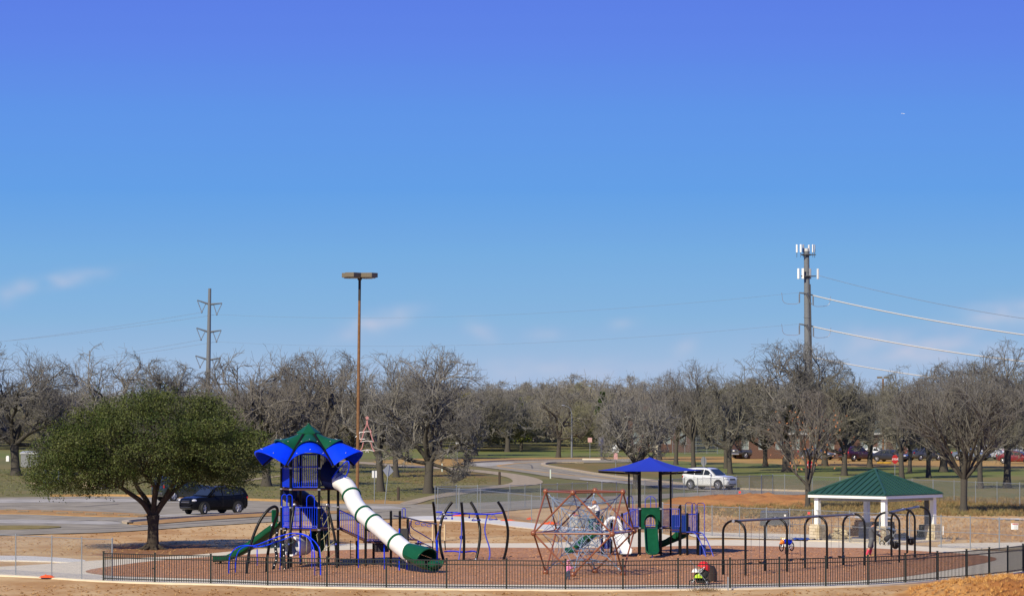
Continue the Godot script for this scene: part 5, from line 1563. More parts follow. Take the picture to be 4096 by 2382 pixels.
func make_pavilion() -> void:
	var t := thing("pavilion", "picnic pavilion with a green ribbed hip roof on white posts with stone bases", "pavilion", Vector3(19.948, 0, -199.078))
	var ang := 0.05
	var corner := func(k: int, r: float, y: float) -> Vector3:
		var a := ang + TAU * k / 4.0
		return Vector3(sin(a) * r, y, cos(a) * r)
	var face := Basis(Vector3.UP, PI / 4 + ang)
	var mortar := mat(0.3, 0.26, 0.19, 0.95)
	var post_m: Material = M.white_paint
	# stone bases: courses of single blocks round a core
	var tones := [mottled(0.62, 0.52, 0.36, M.fine, 1.3, 0.95), mottled(0.7, 0.6, 0.44, M.fine, 1.1, 0.95), mottled(0.52, 0.43, 0.29, M.fine, 1.5, 0.95)]
	for k in 4:
		var c: Vector3 = corner.call(k, 3.19, 0.0)
		var b := MB.new()
		b.box(c + Vector3(0, 0.42, 0), Vector3(0.56, 0.84, 0.56), face)
		var base := part("stone_base", b, mortar, t)
		for row in 5:
			var y := 0.09 + 0.165 * row
			for s in 4:
				var sb := face * Basis(Vector3.UP, PI / 2 * s)
				var split := rng.randf_range(-0.12, 0.12) + (0.08 if row % 2 else -0.08)
				for h in 2:
					var x0 := -0.33 if h == 0 else split + 0.006
					var x1 := split - 0.006 if h == 0 else 0.24
					var st := MB.new()
					var pr := rng.randf_range(0.0, 0.018)
					st.box(c + Vector3(0, y, 0) + sb * Vector3((x0 + x1) * 0.5, 0, 0.285 + pr), Vector3(x1 - x0, 0.155, 0.09), sb, 0.012)
					part("stone", st, tones[rng.randi() % 3], base)
		b = MB.new()
		b.box(c + Vector3(0, 0.87, 0), Vector3(0.6, 0.06, 0.6), face, 0.012)
		part("cap_stone", b, tones[1], base)
		b = MB.new()
		b.box(c + Vector3(0, 1.68, 0), Vector3(0.27, 1.56, 0.27), face, 0.012)
		part("post", b, post_m, t)
	var b2 := MB.new()
	var xc: Vector3 = corner.call(1, 2.95, 0.0) + Vector3(-0.05, 0, -0.6)
	b2.box(xc + Vector3(0, 1.23, 0), Vector3(0.24, 2.46, 0.2))
	part("steel_column", b2, mat(0.1, 0.1, 0.11, 0.6), t)
	# roof: pans between standing seams, hips, fascia, soffit
	var eave := 2.56
	var peak := Vector3(0, 3.86, 0)
	var re := 3.69
	var n := 13
	for k in 4:
		var a: Vector3 = corner.call(k, re, eave)
		var c: Vector3 = corner.call(k + 1, re, eave)
		var edge := c - a
		var mid := (a + c) * 0.5
		var upv := peak - mid
		var nrm := edge.cross(upv).normalized()
		if nrm.y < 0: nrm = -nrm
		for i in n:
			var u0 := float(i) / n
			var u1 := float(i + 1) / n
			var top := func(u: float) -> Vector3:
				var f := 1.0 - absf(u - 0.5) * 2.0
				return a + edge * u + upv * f
			var pan := MB.new()
			var p0 := a + edge * u0
			var p1 := a + edge * u1
			var q0: Vector3 = top.call(u0)
			var q1: Vector3 = top.call(u1)
			if u0 < 0.5 and u1 > 0.5:
				pan.quad(p0, p1, q1, q0)
				pan.tri(q0, q1, peak)
			else: pan.quad(p0, p1, q1, q0)
			part("roof_panel", pan, M.green_roof, t)
			if i > 0:
				var seam := MB.new()
				var f := 1.0 - absf(u0 - 0.5) * 2.0
				var l := upv * f
				if l.length() > 0.1:
					seam.box(p0 + l * 0.5 + nrm * 0.03, Vector3(0.05, 0.06, l.length()), Basis(edge.normalized(), nrm, edge.normalized().cross(nrm)))
					part("roof_seam", seam, M.green_roof, t)
		var hip := MB.new()
		hip.tube([a + Vector3.UP * 0.03, peak + Vector3.UP * 0.03], 0.075, 6)
		part("hip_cap", hip, M.green_roof, t)
		var fb := MB.new()
		var dirx := edge.normalized()
		var outv := dirx.cross(Vector3.UP)
		if outv.dot(mid) < 0: outv = -outv
		fb.box(mid + Vector3(0, -0.1, 0) + outv * 0.01, Vector3(edge.length() + 0.02, 0.17, 0.04), Basis(dirx, Vector3.UP, dirx.cross(Vector3.UP)))
		part("fascia", fb, M.white_paint, t)
		var gb := MB.new()
		gb.box(mid + Vector3(0, 0.005, 0) + outv * 0.045, Vector3(edge.length() + 0.06, 0.05, 0.06), Basis(dirx, Vector3.UP, dirx.cross(Vector3.UP)))
		part("drip_edge", gb, M.green_roof, t)
		var beam := MB.new()
		var ba: Vector3 = corner.call(k, 3.19, 2.32)
		var bc: Vector3 = corner.call(k + 1, 3.19, 2.32)
		beam.box((ba + bc) * 0.5, Vector3(ba.distance_to(bc) - 0.28, 0.2, 0.16), Basis(dirx, Vector3.UP, dirx.cross(Vector3.UP)))
		part("beam", beam, mat(0.3, 0.3, 0.3, 0.7), t)
	var cap := MB.new()
	cap.ball(peak + Vector3.UP * 0.02, Vector3(0.16, 0.1, 0.16), 8, 5)
	part("roof_cap", cap, M.green_roof, t)
	var so := MB.new()
	so.quad(corner.call(0, re - 0.03, eave - 0.14), corner.call(3, re - 0.03, eave - 0.14), corner.call(2, re - 0.03, eave - 0.14), corner.call(1, re - 0.03, eave - 0.14))
	part("soffit", so, mat(0.45, 0.43, 0.4, 0.8), t)
	var slab := MB.new()
	slab.slab(PackedVector2Array([Vector2(0.3, 4.2), Vector2(4.2, -0.2), Vector2(-0.2, -4.3), Vector2(-4.2, 0.2)]), 0.055, 0.2)
	setting("floor_slab", slab, M.concrete).position = t.position
	# dark brown building blocks stacked under and beside the pavilion
	brown_stack("dark brown block stack with stepped ends under the middle of the pavilion", Vector3(20.292, 0, -201.807) + Vector3(0, 0.06, -2.2), [[-1.45, 1.25, 0.2], [-1.3, 1.25, 0.2], [-1.12, 1.25, 0.2], [-1.0, 1.2, 0.2], [-0.95, -0.35, 0.1], [0.55, 1.0, 0.1]])
	brown_stack("small dark brown block stack beside the pavilion's right post", Vector3(22.896, 0, -201.118) + Vector3(0, 0.06, -1.0), [[-0.3, 0.3, 0.2], [-0.3, 0.3, 0.2], [-0.18, 0.3, 0.2], [-0.18, 0.3, 0.1]])
	rubble("pale rubble heap of broken limestone left of the pavilion's front post", Vector3(18.08, 0, -200.093), 0.62, 0.6, 22)
	rubble("small pile of tan stones on the slab under the pavilion", Vector3(21.617, 0, -201.462), 0.45, 0.3, 10)
	var tarp := MB.new()
	var rows := []
	for i in 9:
		var r := []
		for j in 15: r.append(Vector3(-0.75 + 0.11 * j, 0.05 + 0.1 * absf(sin(j * 1.1 + i * 0.7)) * (0.3 + 0.7 * rng.randf()), 1.0 - 0.25 * i))
		rows.append(r)
	tarp.grid(rows)
	single("tarp", tarp, mat(0.02, 0.06, 0.3, 0.5), "crumpled blue tarp on the walk left of the pavilion's stone base", "tarp").position = Vector3(16.206, 0, -199.416)

func brown_stack(label: String, at: Vector3, rows: Array) -> void:
	var t := thing("block_stack", label, "block stack", at)
	var y := 0.0
	for q in rows:
		var x: float = q[0]
		while x < q[1] - 0.05:
			var w := minf(0.42, q[1] - x)
			for z in 2:
				var b := MB.new()
				b.box(Vector3(x + w * 0.5, y + q[2] * 0.5, -0.3 + 0.4 * z + rng.randf_range(-0.02, 0.02)), Vector3(w - 0.012, q[2] - 0.006, 0.385), Basis.IDENTITY, 0.012)
				part("block", b, M.brown_block, t)
			x += w
		y += q[2]

func rock(b: MB, at: Vector3, s: Vector3, sd: int) -> void:
	var g := RandomNumberGenerator.new()
	g.seed = sd
	var rows := []
	var off := []
	for i in 6: off.append(g.randf_range(0.72, 1.12))
	for i in 5:
		var th := PI * i / 4.0
		var r := []
		for j in 6:
			var ph := TAU * j / 6.0 + 0.4 * (i % 2)
			r.append(at + Vector3(sin(th) * cos(ph) * s.x, cos(th) * s.y, sin(th) * sin(ph) * s.z) * (off[j] if i in [1, 2, 3] else 0.9) * g.randf_range(0.85, 1.1))
		rows.append(r)
	for i in 4:
		for j in 6:
			var a: Vector3 = rows[i][j]
			var c: Vector3 = rows[i][(j + 1) % 6]
			var d: Vector3 = rows[i + 1][(j + 1) % 6]
			var e: Vector3 = rows[i + 1][j]
			if i == 0: b.tri(a, d, e)
			elif i == 3: b.tri(a, c, d)
			else: b.quad(a, c, d, e)

func rubble(label: String, at: Vector3, r: float, h: float, n: int) -> void:
	var t := thing("rubble_pile", label, "rubble", at)
	var core := MB.new()
	rock(core, Vector3(0, h * 0.25, 0), Vector3(r * 0.8, h * 0.6, r * 0.7), 5)
	part("rock", core, M.stone, t)
	for i in n:
		var f := rng.randf()
		var a := rng.randf() * TAU
		var b := MB.new()
		var s := rng.randf_range(0.08, 0.2)
		rock(b, Vector3(cos(a) * r * (0.25 + 0.8 * f), h * (0.95 - f * 0.85), sin(a) * r * (0.25 + 0.8 * f)), Vector3(s * 1.3, s * 0.8, s), 100 + i)
		part("rock", b, M.stone, t)

func rel(p: Array, o: Vector3) -> Array:
	return p.map(func(q): return (q as Vector3) - o)

func pipe(called: String, pts: Array, r, m: Material, parent: Node, per := 5, sides := 8) -> MeshInstance3D:
	var b := MB.new()
	b.tube(smooth_line(pts, per) if pts.size() > 2 and per > 1 else pts, r, sides)
	return part(called, b, m, parent)

# a panel of upright bars with a top and a bottom rail; each bar a piece
func bar_panel(parent: Node, a: Vector3, c: Vector3, h: float, m: Material, gap := 0.11, r := 0.014, mid := false) -> void:
	var fr := MB.new()
	var up := Vector3.UP * h
	fr.bar(a, c, 0.02)
	fr.bar(a + up, c + up, 0.022)
	fr.bar(a, a + up, 0.02)
	fr.bar(c, c + up, 0.02)
	if mid: fr.bar(a + up * 0.62, c + up * 0.62, 0.018)
	var f := part("barrier", fr, m, parent)
	var n := maxi(int(a.distance_to(c) / gap), 2)
	for i in range(1, n):
		var b := MB.new()
		var p := a.lerp(c, float(i) / n)
		b.tube([p, p + up], r, 5, false)
		part("bar", b, m, f)

func hoop(parent: Node, a: Vector3, c: Vector3, h: float, m: Material, r := 0.022) -> void:
	var w := a.distance_to(c) * 0.5
	var t := (c - a).normalized()
	var mid := (a + c) * 0.5
	var p := [a]
	for i in 9:
		var an := PI * i / 8.0
		p.append(mid - t * cos(an) * w + Vector3.UP * (h - w + sin(an) * w))
	p.append(c)
	pipe("hoop_handle", p, r, m, parent, 1, 7)

# an open half-pipe slide along points, with rolled rims
func chute(called: String, pts: Array, w: float, depth: float, m: Material, parent: Node, tops := 0.0) -> MeshInstance3D:
	var b := MB.new()
	var p := smooth_line(pts, 5)
	var rows := []
	var lr := []
	var rr := []
	for i in p.size():
		var t: Vector3 = (p[mini(i + 1, p.size() - 1)] - p[maxi(i - 1, 0)]).normalized()
		var s := t.cross(Vector3.UP).normalized()
		var u := s.cross(t).normalized()
		var r := []
		for q in [[-1.0, 1.0], [-0.98, 0.5], [-0.9, 0.15], [-0.7, 0.0], [0.0, -0.03], [0.7, 0.0], [0.9, 0.15], [0.98, 0.5], [1.0, 1.0]]:
			r.append(p[i] + s * q[0] * w * 0.5 + u * q[1] * depth)
		for q in [[1.06, 1.0], [1.06, 0.2], [0.8, -0.1], [0.0, -0.13], [-0.8, -0.1], [-1.06, 0.2], [-1.06, 1.0]]:
			r.append(p[i] + s * q[0] * w * 0.5 + u * q[1] * depth)
		rows.append(r)
		lr.append(r[0] - s * 0.012 * 0.0)
		rr.append(r[8])
	b.grid(rows, true)
	b.tube(lr, 0.028, 6)
	b.tube(rr, 0.028, 6)
	return part(called, b, m, parent)

func hex(k: int, r: float, y: float, turn: float) -> Vector3:
	var a := turn + TAU * k / 6.0
	return Vector3(cos(a) * r, y, sin(a) * r)

func hex_deck(parent: Node, r: float, y: float, turn: float, at := Vector3.ZERO) -> void:
	var b := MB.new()
	var p := PackedVector2Array()
	for k in 6:
		var q := hex(k, r, 0, turn) + at
		p.append(Vector2(q.x, q.z))
	b.slab(p, y, 0.07)
	part("deck", b, M.deck, parent)

func umbrella_roof(t: Node3D, c: Vector3) -> void:
	var th := deg_to_rad(-5.0)
	var arch := func(u: float) -> float: return pow(sin(PI * u), 0.9)
	for k in 6:
		for lay in 2:
			# radius and height at the rib and at mid-panel, inner and outer
			var v0: Array = [0.3, 0.3, 6.3, 6.32] if lay == 0 else [1.12, 1.5, 5.52, 5.86]
			var v1: Array = [1.3, 1.72, 5.42, 5.92] if lay == 0 else [2.08, 2.72, 4.72, 5.4]
			var rows := []
			var under := []
			for i in 7:
				var v := i / 6.0
				var r := []
				var r2 := []
				for j in 13:
					var u := j / 12.0
					var a: float = arch.call(u)
					var an := th + TAU * (k + u) / 6.0
					var lift := a if lay == 1 else a * lerpf(0.2, 1.0, v)
					var rad := lerpf(lerpf(v0[0], v1[0], v), lerpf(v0[1], v1[1], v), a)
					var y := lerpf(lerpf(v0[2], v1[2], v), lerpf(v0[3], v1[3], v), lift)
					r.append(c + Vector3(cos(an) * rad, y, sin(an) * rad))
					r2.append(c + Vector3(cos(an) * (rad - 0.01), y - 0.03, sin(an) * (rad - 0.01)))
				rows.append(r)
				under.append(r2)
			var b := MB.new()
			b.grid(rows)
			b.grid(under)
			b.tube(rows[6].map(func(p): return p + Vector3.DOWN * 0.015), 0.024, 6)
			var pn := part("roof_panel", b, M.green if lay == 0 else M.blue, t)
			b = MB.new()
			for j in [3, 6, 9]: b.ball((rows[5][j] as Vector3) + Vector3.UP * 0.02, 0.03, 6, 4)
			part("bolts", b, M.clamp, pn)
		var an := th + TAU * k / 6.0
		var d := Vector3(cos(an), 0, sin(an))
		pipe("roof_rib", [c + d * 0.25 + Vector3.UP * 6.36, c + d * 1.3 + Vector3.UP * 5.5, c + d * 2.15 + Vector3.UP * 4.72], 0.075, M.black, t, 1, 8)
	var b := MB.new()
	var rim := []
	for k in 6: rim.append(c + Vector3(cos(th + TAU * k / 6.0) * 0.56, 6.25, sin(th + TAU * k / 6.0) * 0.56))
	for k in 6:
		b.tri(c + Vector3.UP * 6.66, rim[(k + 1) % 6], rim[k])
		b.quad(rim[k], rim[(k + 1) % 6], (rim[(k + 1) % 6] as Vector3) + Vector3.DOWN * 0.06, (rim[k] as Vector3) + Vector3.DOWN * 0.06)
	b.ball(c + Vector3.UP * 6.63, 0.06, 8, 5)
	part("roof_cap", b, M.green, t)

func make_tower_play() -> void:
	var t := thing("play_tower", "tall play structure with a green and blue umbrella roof and a white tube slide", "play structure", Vector3(-9.416, 0, -168.835))
	var o: Vector3 = t.position
	var th := deg_to_rad(8.0)
	var R := 1.34
	umbrella_roof(t, Vector3(-0.06, 0, 0))
	for k in 6:
		var q := hex(k, R, 0, th)
		var b := MB.new()
		b.tube([q + Vector3.DOWN * 0.2, q + Vector3.UP * 5.35], 0.064, 10)
		var p := part("post", b, M.black, t)
		for y in [1.78, 2.8, 3.63, 4.62]:
			b = MB.new()
			b.tube([q + Vector3.UP * (y - 0.035), q + Vector3.UP * (y + 0.035)], 0.082, 10)
			part("collar", b, M.clamp, p)
	hex_deck(t, R - 0.02, 3.66, th)
	hex_deck(t, R - 0.02, 1.8, th)
	for k in 6:
		var a := hex(k, R - 0.03, 0, th)
		var c := hex(k + 1, R - 0.03, 0, th)
		var s := (c - a).normalized() * 0.09
		if k != 0: bar_panel(t, a + s + Vector3.UP * 3.74, c - s + Vector3.UP * 3.74, 1.5 if k != 2 else 0.85, M.blue if k in [1, 2] else M.blue_dark, 0.1, 0.014, k == 1)
		if k in [1, 2, 3, 4]: bar_panel(t, a + s + Vector3.UP * 1.86, c - s + Vector3.UP * 1.86, 0.94, M.blue if k != 4 else M.blue_soft, 0.11)
		if k == 2:
			var b := MB.new()
			b.quad(a + s * 1.3 + Vector3.UP * 3.78, c - s * 1.3 + Vector3.UP * 3.78, c - s * 1.3 + Vector3.UP * 4.55, a + s * 1.3 + Vector3.UP * 4.55)
			part("infill_panel", b, M.blue_dark, t)
			bar_panel(t, a + s + Vector3.UP * 4.62, c - s + Vector3.UP * 4.62, 0.55, M.blue_dark, 0.1, 0.012)
	for q in [[Vector3(-10.624, 2.862, -167.396), Vector3(-10.378, 2.862, -167.396)], [Vector3(-10.417, 2.855, -167.634), Vector3(-10.158, 2.855, -167.634)], [Vector3(-9.465, 2.839, -167.158), Vector3(-9.103, 2.839, -167.158)]]: hoop(t, q[0] - o, q[1] - o, 0.55, M.blue)
	var dh: Array = rel([Vector3(-9.26, 2.748, -170.053), Vector3(-8.917, 2.748, -170.053)], o)
	hoop(t, dh[0], dh[1], 0.55, M.black, 0.014)
	# white tube slide
	var cl := smooth_line(rel([Vector3(-8.377, 4.001, -168.352), Vector3(-8.025, 3.982, -168.112), Vector3(-7.705, 3.803, -167.873), Vector3(-7.448, 3.447, -167.396), Vector3(-7.189, 2.946, -166.685), Vector3(-6.792, 2.541, -165.981), Vector3(-6.308, 2.182, -165.282), Vector3(-5.736, 1.741, -164.59), Vector3(-5.169, 1.287, -163.903), Vector3(-4.674, 0.915, -163.448), Vector3(-4.427, 0.746, -163.222)], o), 6)
	var b := MB.new()
	b.tube(cl, 0.4, 24, false)
	b.tube(cl, 0.385, 24, false)
	var ts := part("tube_slide", b, M.white, t)
	for f in [0.33, 0.505, 0.6, 0.785]:
		var i := int(f * (cl.size() - 1))
		var d: Vector3 = (cl[i + 1] - cl[i]).normalized()
		b = MB.new()
		b.tube([cl[i] - d * 0.06, cl[i] - d * 0.035, cl[i] + d * 0.035, cl[i] + d * 0.06], [0.405, 0.455, 0.455, 0.405], 24)
		part("joint_ring", b, M.green, ts)
	# its green exit: hood above, trough below
	var ex: Vector3 = cl[cl.size() - 1]
	var dir: Vector3 = (cl[cl.size() - 1] - cl[cl.size() - 6]).normalized()
	var e2 := ex + dir * 0.75 + Vector3(0.06, 0.2, 0.0)
	var e3 := ex + dir * 1.15 + Vector3(0.16, 0.36, 0.0)
	var sd := dir.cross(Vector3.UP).normalized()
	for hood in 2:
		var rows := []
		for i in 9:
			var f := i / 8.0
			var p := (ex - dir * 0.3).lerp(e2, f) if hood == 0 else (ex - dir * 0.3).lerp(e2, minf(f * 1.6, 1.0)).lerp(e3, maxf(0.0, f * 1.6 - 1.0) / 0.6)
			var rad := lerpf(0.46, 0.62, sin(f * PI * 0.5))
			var r := []
			for j in 13:
				var an := PI * j / 12.0
				r.append(p + sd * cos(an) * rad + Vector3(0, sin(an) * rad * (1.0 if hood == 0 else -0.72), 0) + (dir * 0.25 * sin(an) if hood == 0 else Vector3.ZERO) * f)
			rows.append(r)
		b = MB.new()
		b.grid(rows)
		b.tube(rows[8], 0.04, 7)
		part("slide_hood" if hood == 0 else "slide_exit", b, M.green, ts)
	b = MB.new()
	b.ball(e3 + Vector3(0.0, -0.18, 0.0), Vector3(0.3, 0.2, 0.42), 14, 8)
	part("slide_lip", b, M.green, ts)
	# entrance funnel and mesh bubble at the top of the tube
	var fn := []
	var a0 := hex(0, R, 3.7, th)
	var a1 := hex(1, R, 3.7, th)
	for i in 5:
		var f := i / 4.0
		var r := []
		for j in 17:
			var an := TAU * j / 16.0 - PI / 2
			var cc: Vector3 = ((a0 + a1) * 0.5 + Vector3.UP * 0.6).lerp(cl[5], f)
			var sw := (a1 - a0).normalized()
			var ring := cc + sw * cos(an) * lerpf(0.62, 0.43, f) + Vector3.UP * sin(an) * lerpf(0.66, 0.43, f)
			r.append(ring)
		fn.append(r)
	b = MB.new()
	b.grid(fn)
	part("slide_funnel", b, M.navy, ts)
	var net: Array = rel([Vector3(-8.532, 3.661, -168.112), Vector3(-8.353, 4.112, -167.873), Vector3(-7.93, 4.677, -167.396), Vector3(-7.581, 4.958, -167.158), Vector3(-7.513, 4.681, -167.158), Vector3(-7.694, 4.241, -167.634), Vector3(-8.025, 4.199, -168.112)], o)
	pipe("bubble_frame", net, 0.03, M.blue, t)
	b = MB.new()
	for i in 9:
		var f := i / 8.0
		b.bar((net[0] as Vector3).lerp(net[3], f), (net[6] as Vector3).lerp(net[4], f), 0.009, 4)
		b.bar((net[0] as Vector3).lerp(net[6], f), (net[3] as Vector3).lerp(net[4], f), 0.009, 4)
	part("bubble_mesh", b, M.blue_dark, t).set_meta("kind", "stuff")
	for q in [[Vector3(-7.086, 2.225, -167.158), Vector3(-7.084, 0.047, -167.158)], [Vector3(-5.837, 1.179, -165.747), Vector3(-5.836, 0.011, -165.747)], [Vector3(-5.12, 1.944, -164.82), Vector3(-5.119, 0.008, -164.82)], [Vector3(-4.787, 0.471, -165.282), Vector3(-4.787, 0.034, -165.282)]]: pipe("slide_support", rel(q, o), 0.03, M.blue, t)
	# navy tube slide inside with its green exit
	cl = smooth_line(rel([Vector3(-10.458, 3.366, -170.299), Vector3(-10.225, 3.277, -170.793), Vector3(-9.813, 2.992, -171.289), Vector3(-9.385, 2.512, -171.539), Vector3(-9.075, 2.08, -171.289), Vector3(-8.998, 1.721, -170.793), Vector3(-9.047, 1.427, -170.299)], o), 5)
	b = MB.new()
	b.tube(cl, 0.42, 20)
	var ns := part("tube_slide", b, M.navy, t)
	ns.set_meta("label", "dark navy inner tube slide")
	cl = smooth_line(rel([Vector3(-9.047, 1.49, -170.299), Vector3(-9.115, 1.249, -170.053), Vector3(-9.213, 1.01, -169.808), Vector3(-9.288, 0.854, -169.808)], o), 4)
	b = MB.new()
	b.tube(cl, [0.44, 0.44, 0.45, 0.45, 0.45, 0.45, 0.45, 0.46, 0.46, 0.47, 0.47, 0.47, 0.44], 18)
	part("slide_exit", b, M.green, ns)
	# white crawl tunnel
	cl = rel([Vector3(-10.205, 1.015, -167.634), Vector3(-10.108, 1.011, -167.873), Vector3(-9.742, 0.97, -169.564)], o)
	b = MB.new()
	b.tube(cl, 0.45, 24, false)
	b.tube(cl, 0.41, 24, false)
	var ct := part("crawl_tunnel", b, M.white, t)
	var dv: Vector3 = (cl[1] - cl[0]).normalized()
	b = MB.new()
	for i in 24:
		var x := dv.cross(Vector3.UP).normalized()
		var a := TAU * i / 24.0
		var c := TAU * (i + 1) / 24.0
		b.bar(cl[0] + (x * cos(a) + Vector3.UP * sin(a)) * 0.43, cl[0] + (x * cos(c) + Vector3.UP * sin(c)) * 0.43, 0.055, 7)
	part("rim", b, M.white, ct)
	# open green slide to the left
	chute("green_slide", rel([Vector3(-10.772, 1.954, -169.564), Vector3(-11.224, 1.571, -169.808), Vector3(-11.962, 1.01, -170.545), Vector3(-12.687, 0.55, -171.041), Vector3(-13.366, 0.225, -171.289), Vector3(-14.09, 0.156, -171.289)], o), 0.62, 0.22, M.green, t)
	b = MB.new()
	var gp: Array = rel([Vector3(-11.085, 2.34, -169.564)], o)
	b.box(gp[0], Vector3(0.34, 0.6, 0.08), Basis(Vector3.UP, 0.5), 0.03)
	part("slide_panel", b, M.green, t)
	pipe("slide_leg", rel([Vector3(-13.763, 0.162, -171.289), Vector3(-13.762, -0.008, -171.289)], o), 0.035, M.black, t)
	# swept black arches
	pipe("arch_post", rel([Vector3(-11.857, -0.002, -161.876), Vector3(-11.73, 1.039, -161.988), Vector3(-11.549, 1.736, -162.099), Vector3(-11.26, 2.399, -162.211), Vector3(-10.94, 2.836, -162.322), Vector3(-10.679, 3.006, -162.434), Vector3(-10.531, 2.936, -162.546), Vector3(-10.526, 2.682, -162.658), Vector3(-10.64, 2.35, -162.771), Vector3(-10.785, 1.897, -162.883), Vector3(-10.923, 1.175, -162.996), Vector3(-11.019, 0.571, -163.109), Vector3(-11.056, 0.003, -163.222)], o), 0.066, M.black, t, 5, 10)
	pipe("arch_post", rel([Vector3(-10.298, -0.01, -166.685), Vector3(-10.262, 1.01, -166.862), Vector3(-10.182, 1.923, -167.04), Vector3(-10.102, 2.53, -167.217), Vector3(-10.045, 2.924, -167.396)], o), 0.06, M.black, t, 5, 10)
	pipe("arch_post", rel([Vector3(-8.067, 0.035, -167.158), Vector3(-8.099, 0.685, -167.3), Vector3(-8.174, 1.355, -167.443), Vector3(-8.305, 1.964, -167.586), Vector3(-8.436, 2.452, -167.729), Vector3(-8.568, 2.897, -167.873)], o), 0.062, M.black, t, 5, 10)
	b = MB.new()
	for q in rel([Vector3(-10.045, 2.936, -167.396), Vector3(-8.568, 2.909, -167.873), Vector3(-11.65, 1.379, -162.099), Vector3(-10.775, 2.144, -162.996), Vector3(-10.908, 1.357, -163.222)], o): b.ball(q, 0.085, 10, 6)
	part("clamp", b, M.clamp, t)
	b = MB.new()
	for q in rel([Vector3(-10.257, 1.153, -166.685), Vector3(-8.111, 1.133, -167.158)], o): b.ball(q + Vector3(0, 0, 0.05), 0.05, 8, 6)
	part("cap", b, M.blue_soft, t)
	# blue arched ladder with rungs
	var ra := smooth_line(rel([Vector3(-12.66, 0.023, -162.099), Vector3(-12.611, 0.742, -161.988), Vector3(-12.436, 1.074, -161.876), Vector3(-12.178, 1.245, -161.765), Vector3(-11.873, 1.315, -161.654), Vector3(-11.508, 1.302, -161.544), Vector3(-11.085, 1.443, -161.433), Vector3(-10.544, 1.66, -161.322), Vector3(-10.063, 1.807, -161.212), Vector3(-9.76, 1.87, -161.102), Vector3(-9.339, 1.851, -160.992), Vector3(-8.978, 1.707, -160.882), Vector3(-8.664, 1.417, -160.772), Vector3(-8.504, 1.038, -160.663), Vector3(-8.467, 0.029, -160.553)], o), 4)
	var rb := smooth_line(rel([Vector3(-12.419, 0.061, -162.771), Vector3(-12.359, 0.714, -162.594), Vector3(-12.215, 1.05, -162.418), Vector3(-11.976, 1.219, -162.243), Vector3(-11.724, 1.274, -162.067), Vector3(-11.414, 1.233, -161.892), Vector3(-10.986, 1.3, -161.718), Vector3(-10.499, 1.474, -161.544), Vector3(-10.073, 1.623, -161.37), Vector3(-9.707, 1.772, -161.196), Vector3(-9.4, 1.832, -161.023), Vector3(-9.094, 1.726, -160.851), Vector3(-8.86, 1.421, -160.678), Vector3(-8.744, 0.986, -160.506), Vector3(-8.721, 0.005, -160.335)], o), 4)
	pipe("ladder_rail", ra, 0.026, M.blue, t, 1)
	pipe("ladder_rail", rb, 0.026, M.blue, t, 1)
	for i in [1, 3, 18, 21, 24, 27, 30, 33, 36, 39, 42, 45, 53, 55]: pipe("rung", [ra[i], rb[i]], 0.017, M.blue if i > 16 and i < 46 else M.black, t, 1, 6)
	for q in [[Vector3(-11.466, 1.075, -163.222), Vector3(-11.47, 0.35, -163.222)], [Vector3(-10.474, 1.307, -164.131), Vector3(-10.496, 0.102, -164.131)], [Vector3(-9.702, 1.657, -165.981), Vector3(-9.706, 0.305, -165.981)], [Vector3(-9.149, 1.923, -164.59), Vector3(-9.075, 0.926, -164.59), Vector3(-9.074, 0.171, -164.59)]]: pipe("ladder_support", rel(q, o), 0.026, M.blue, t, 1)
	b = MB.new()
	for i in 9:
		var f := i / 8.0
		var n0: Array = rel([Vector3(-11.432, 1.145, -162.996), Vector3(-10.712, 1.088, -163.903), Vector3(-9.938, 1.33, -165.051), Vector3(-11.286, 1.237, -164.36), Vector3(-10.62, 1.169, -165.282), Vector3(-10.056, 1.383, -165.981)], o)
		var p0: Vector3 = (n0[0] as Vector3).lerp(n0[1], f * 2.0) if f < 0.5 else (n0[1] as Vector3).lerp(n0[2], f * 2.0 - 1.0)
		var p1: Vector3 = (n0[3] as Vector3).lerp(n0[4], f * 2.0) if f < 0.5 else (n0[4] as Vector3).lerp(n0[5], f * 2.0 - 1.0)
		b.bar(p0, p1, 0.014, 5)
		if i < 8: b.bar(p0, p0 + Vector3(0.2, 0.04, 0.0), 0.014, 5)
	part("rope_bridge", b, mat(0.05, 0.09, 0.08, 0.7), t)
	# dark curved climbing boards with pale bolts
	for q in [[Vector3(-10.806, 1.816, -167.158), Vector3(-10.869, 1.061, -166.685), Vector3(-10.787, 0.547, -166.215), Vector3(-10.943, 0.012, -165.747)], [Vector3(-10.418, 1.87, -167.158), Vector3(-10.529, 1.355, -166.764), Vector3(-10.468, 0.777, -166.371), Vector3(-10.401, 0.06, -165.981)]]:
		var p := smooth_line(rel(q, o), 5)
		var bd := pipe("climbing_board", p, 0.072, M.black, t, 1, 6)
		b = MB.new()
		for i in range(1, p.size(), 2): b.ball(p[i] + Vector3(0.0, 0, 0.07), 0.032, 7, 5)
		part("bolts", b, M.white_paint, bd)
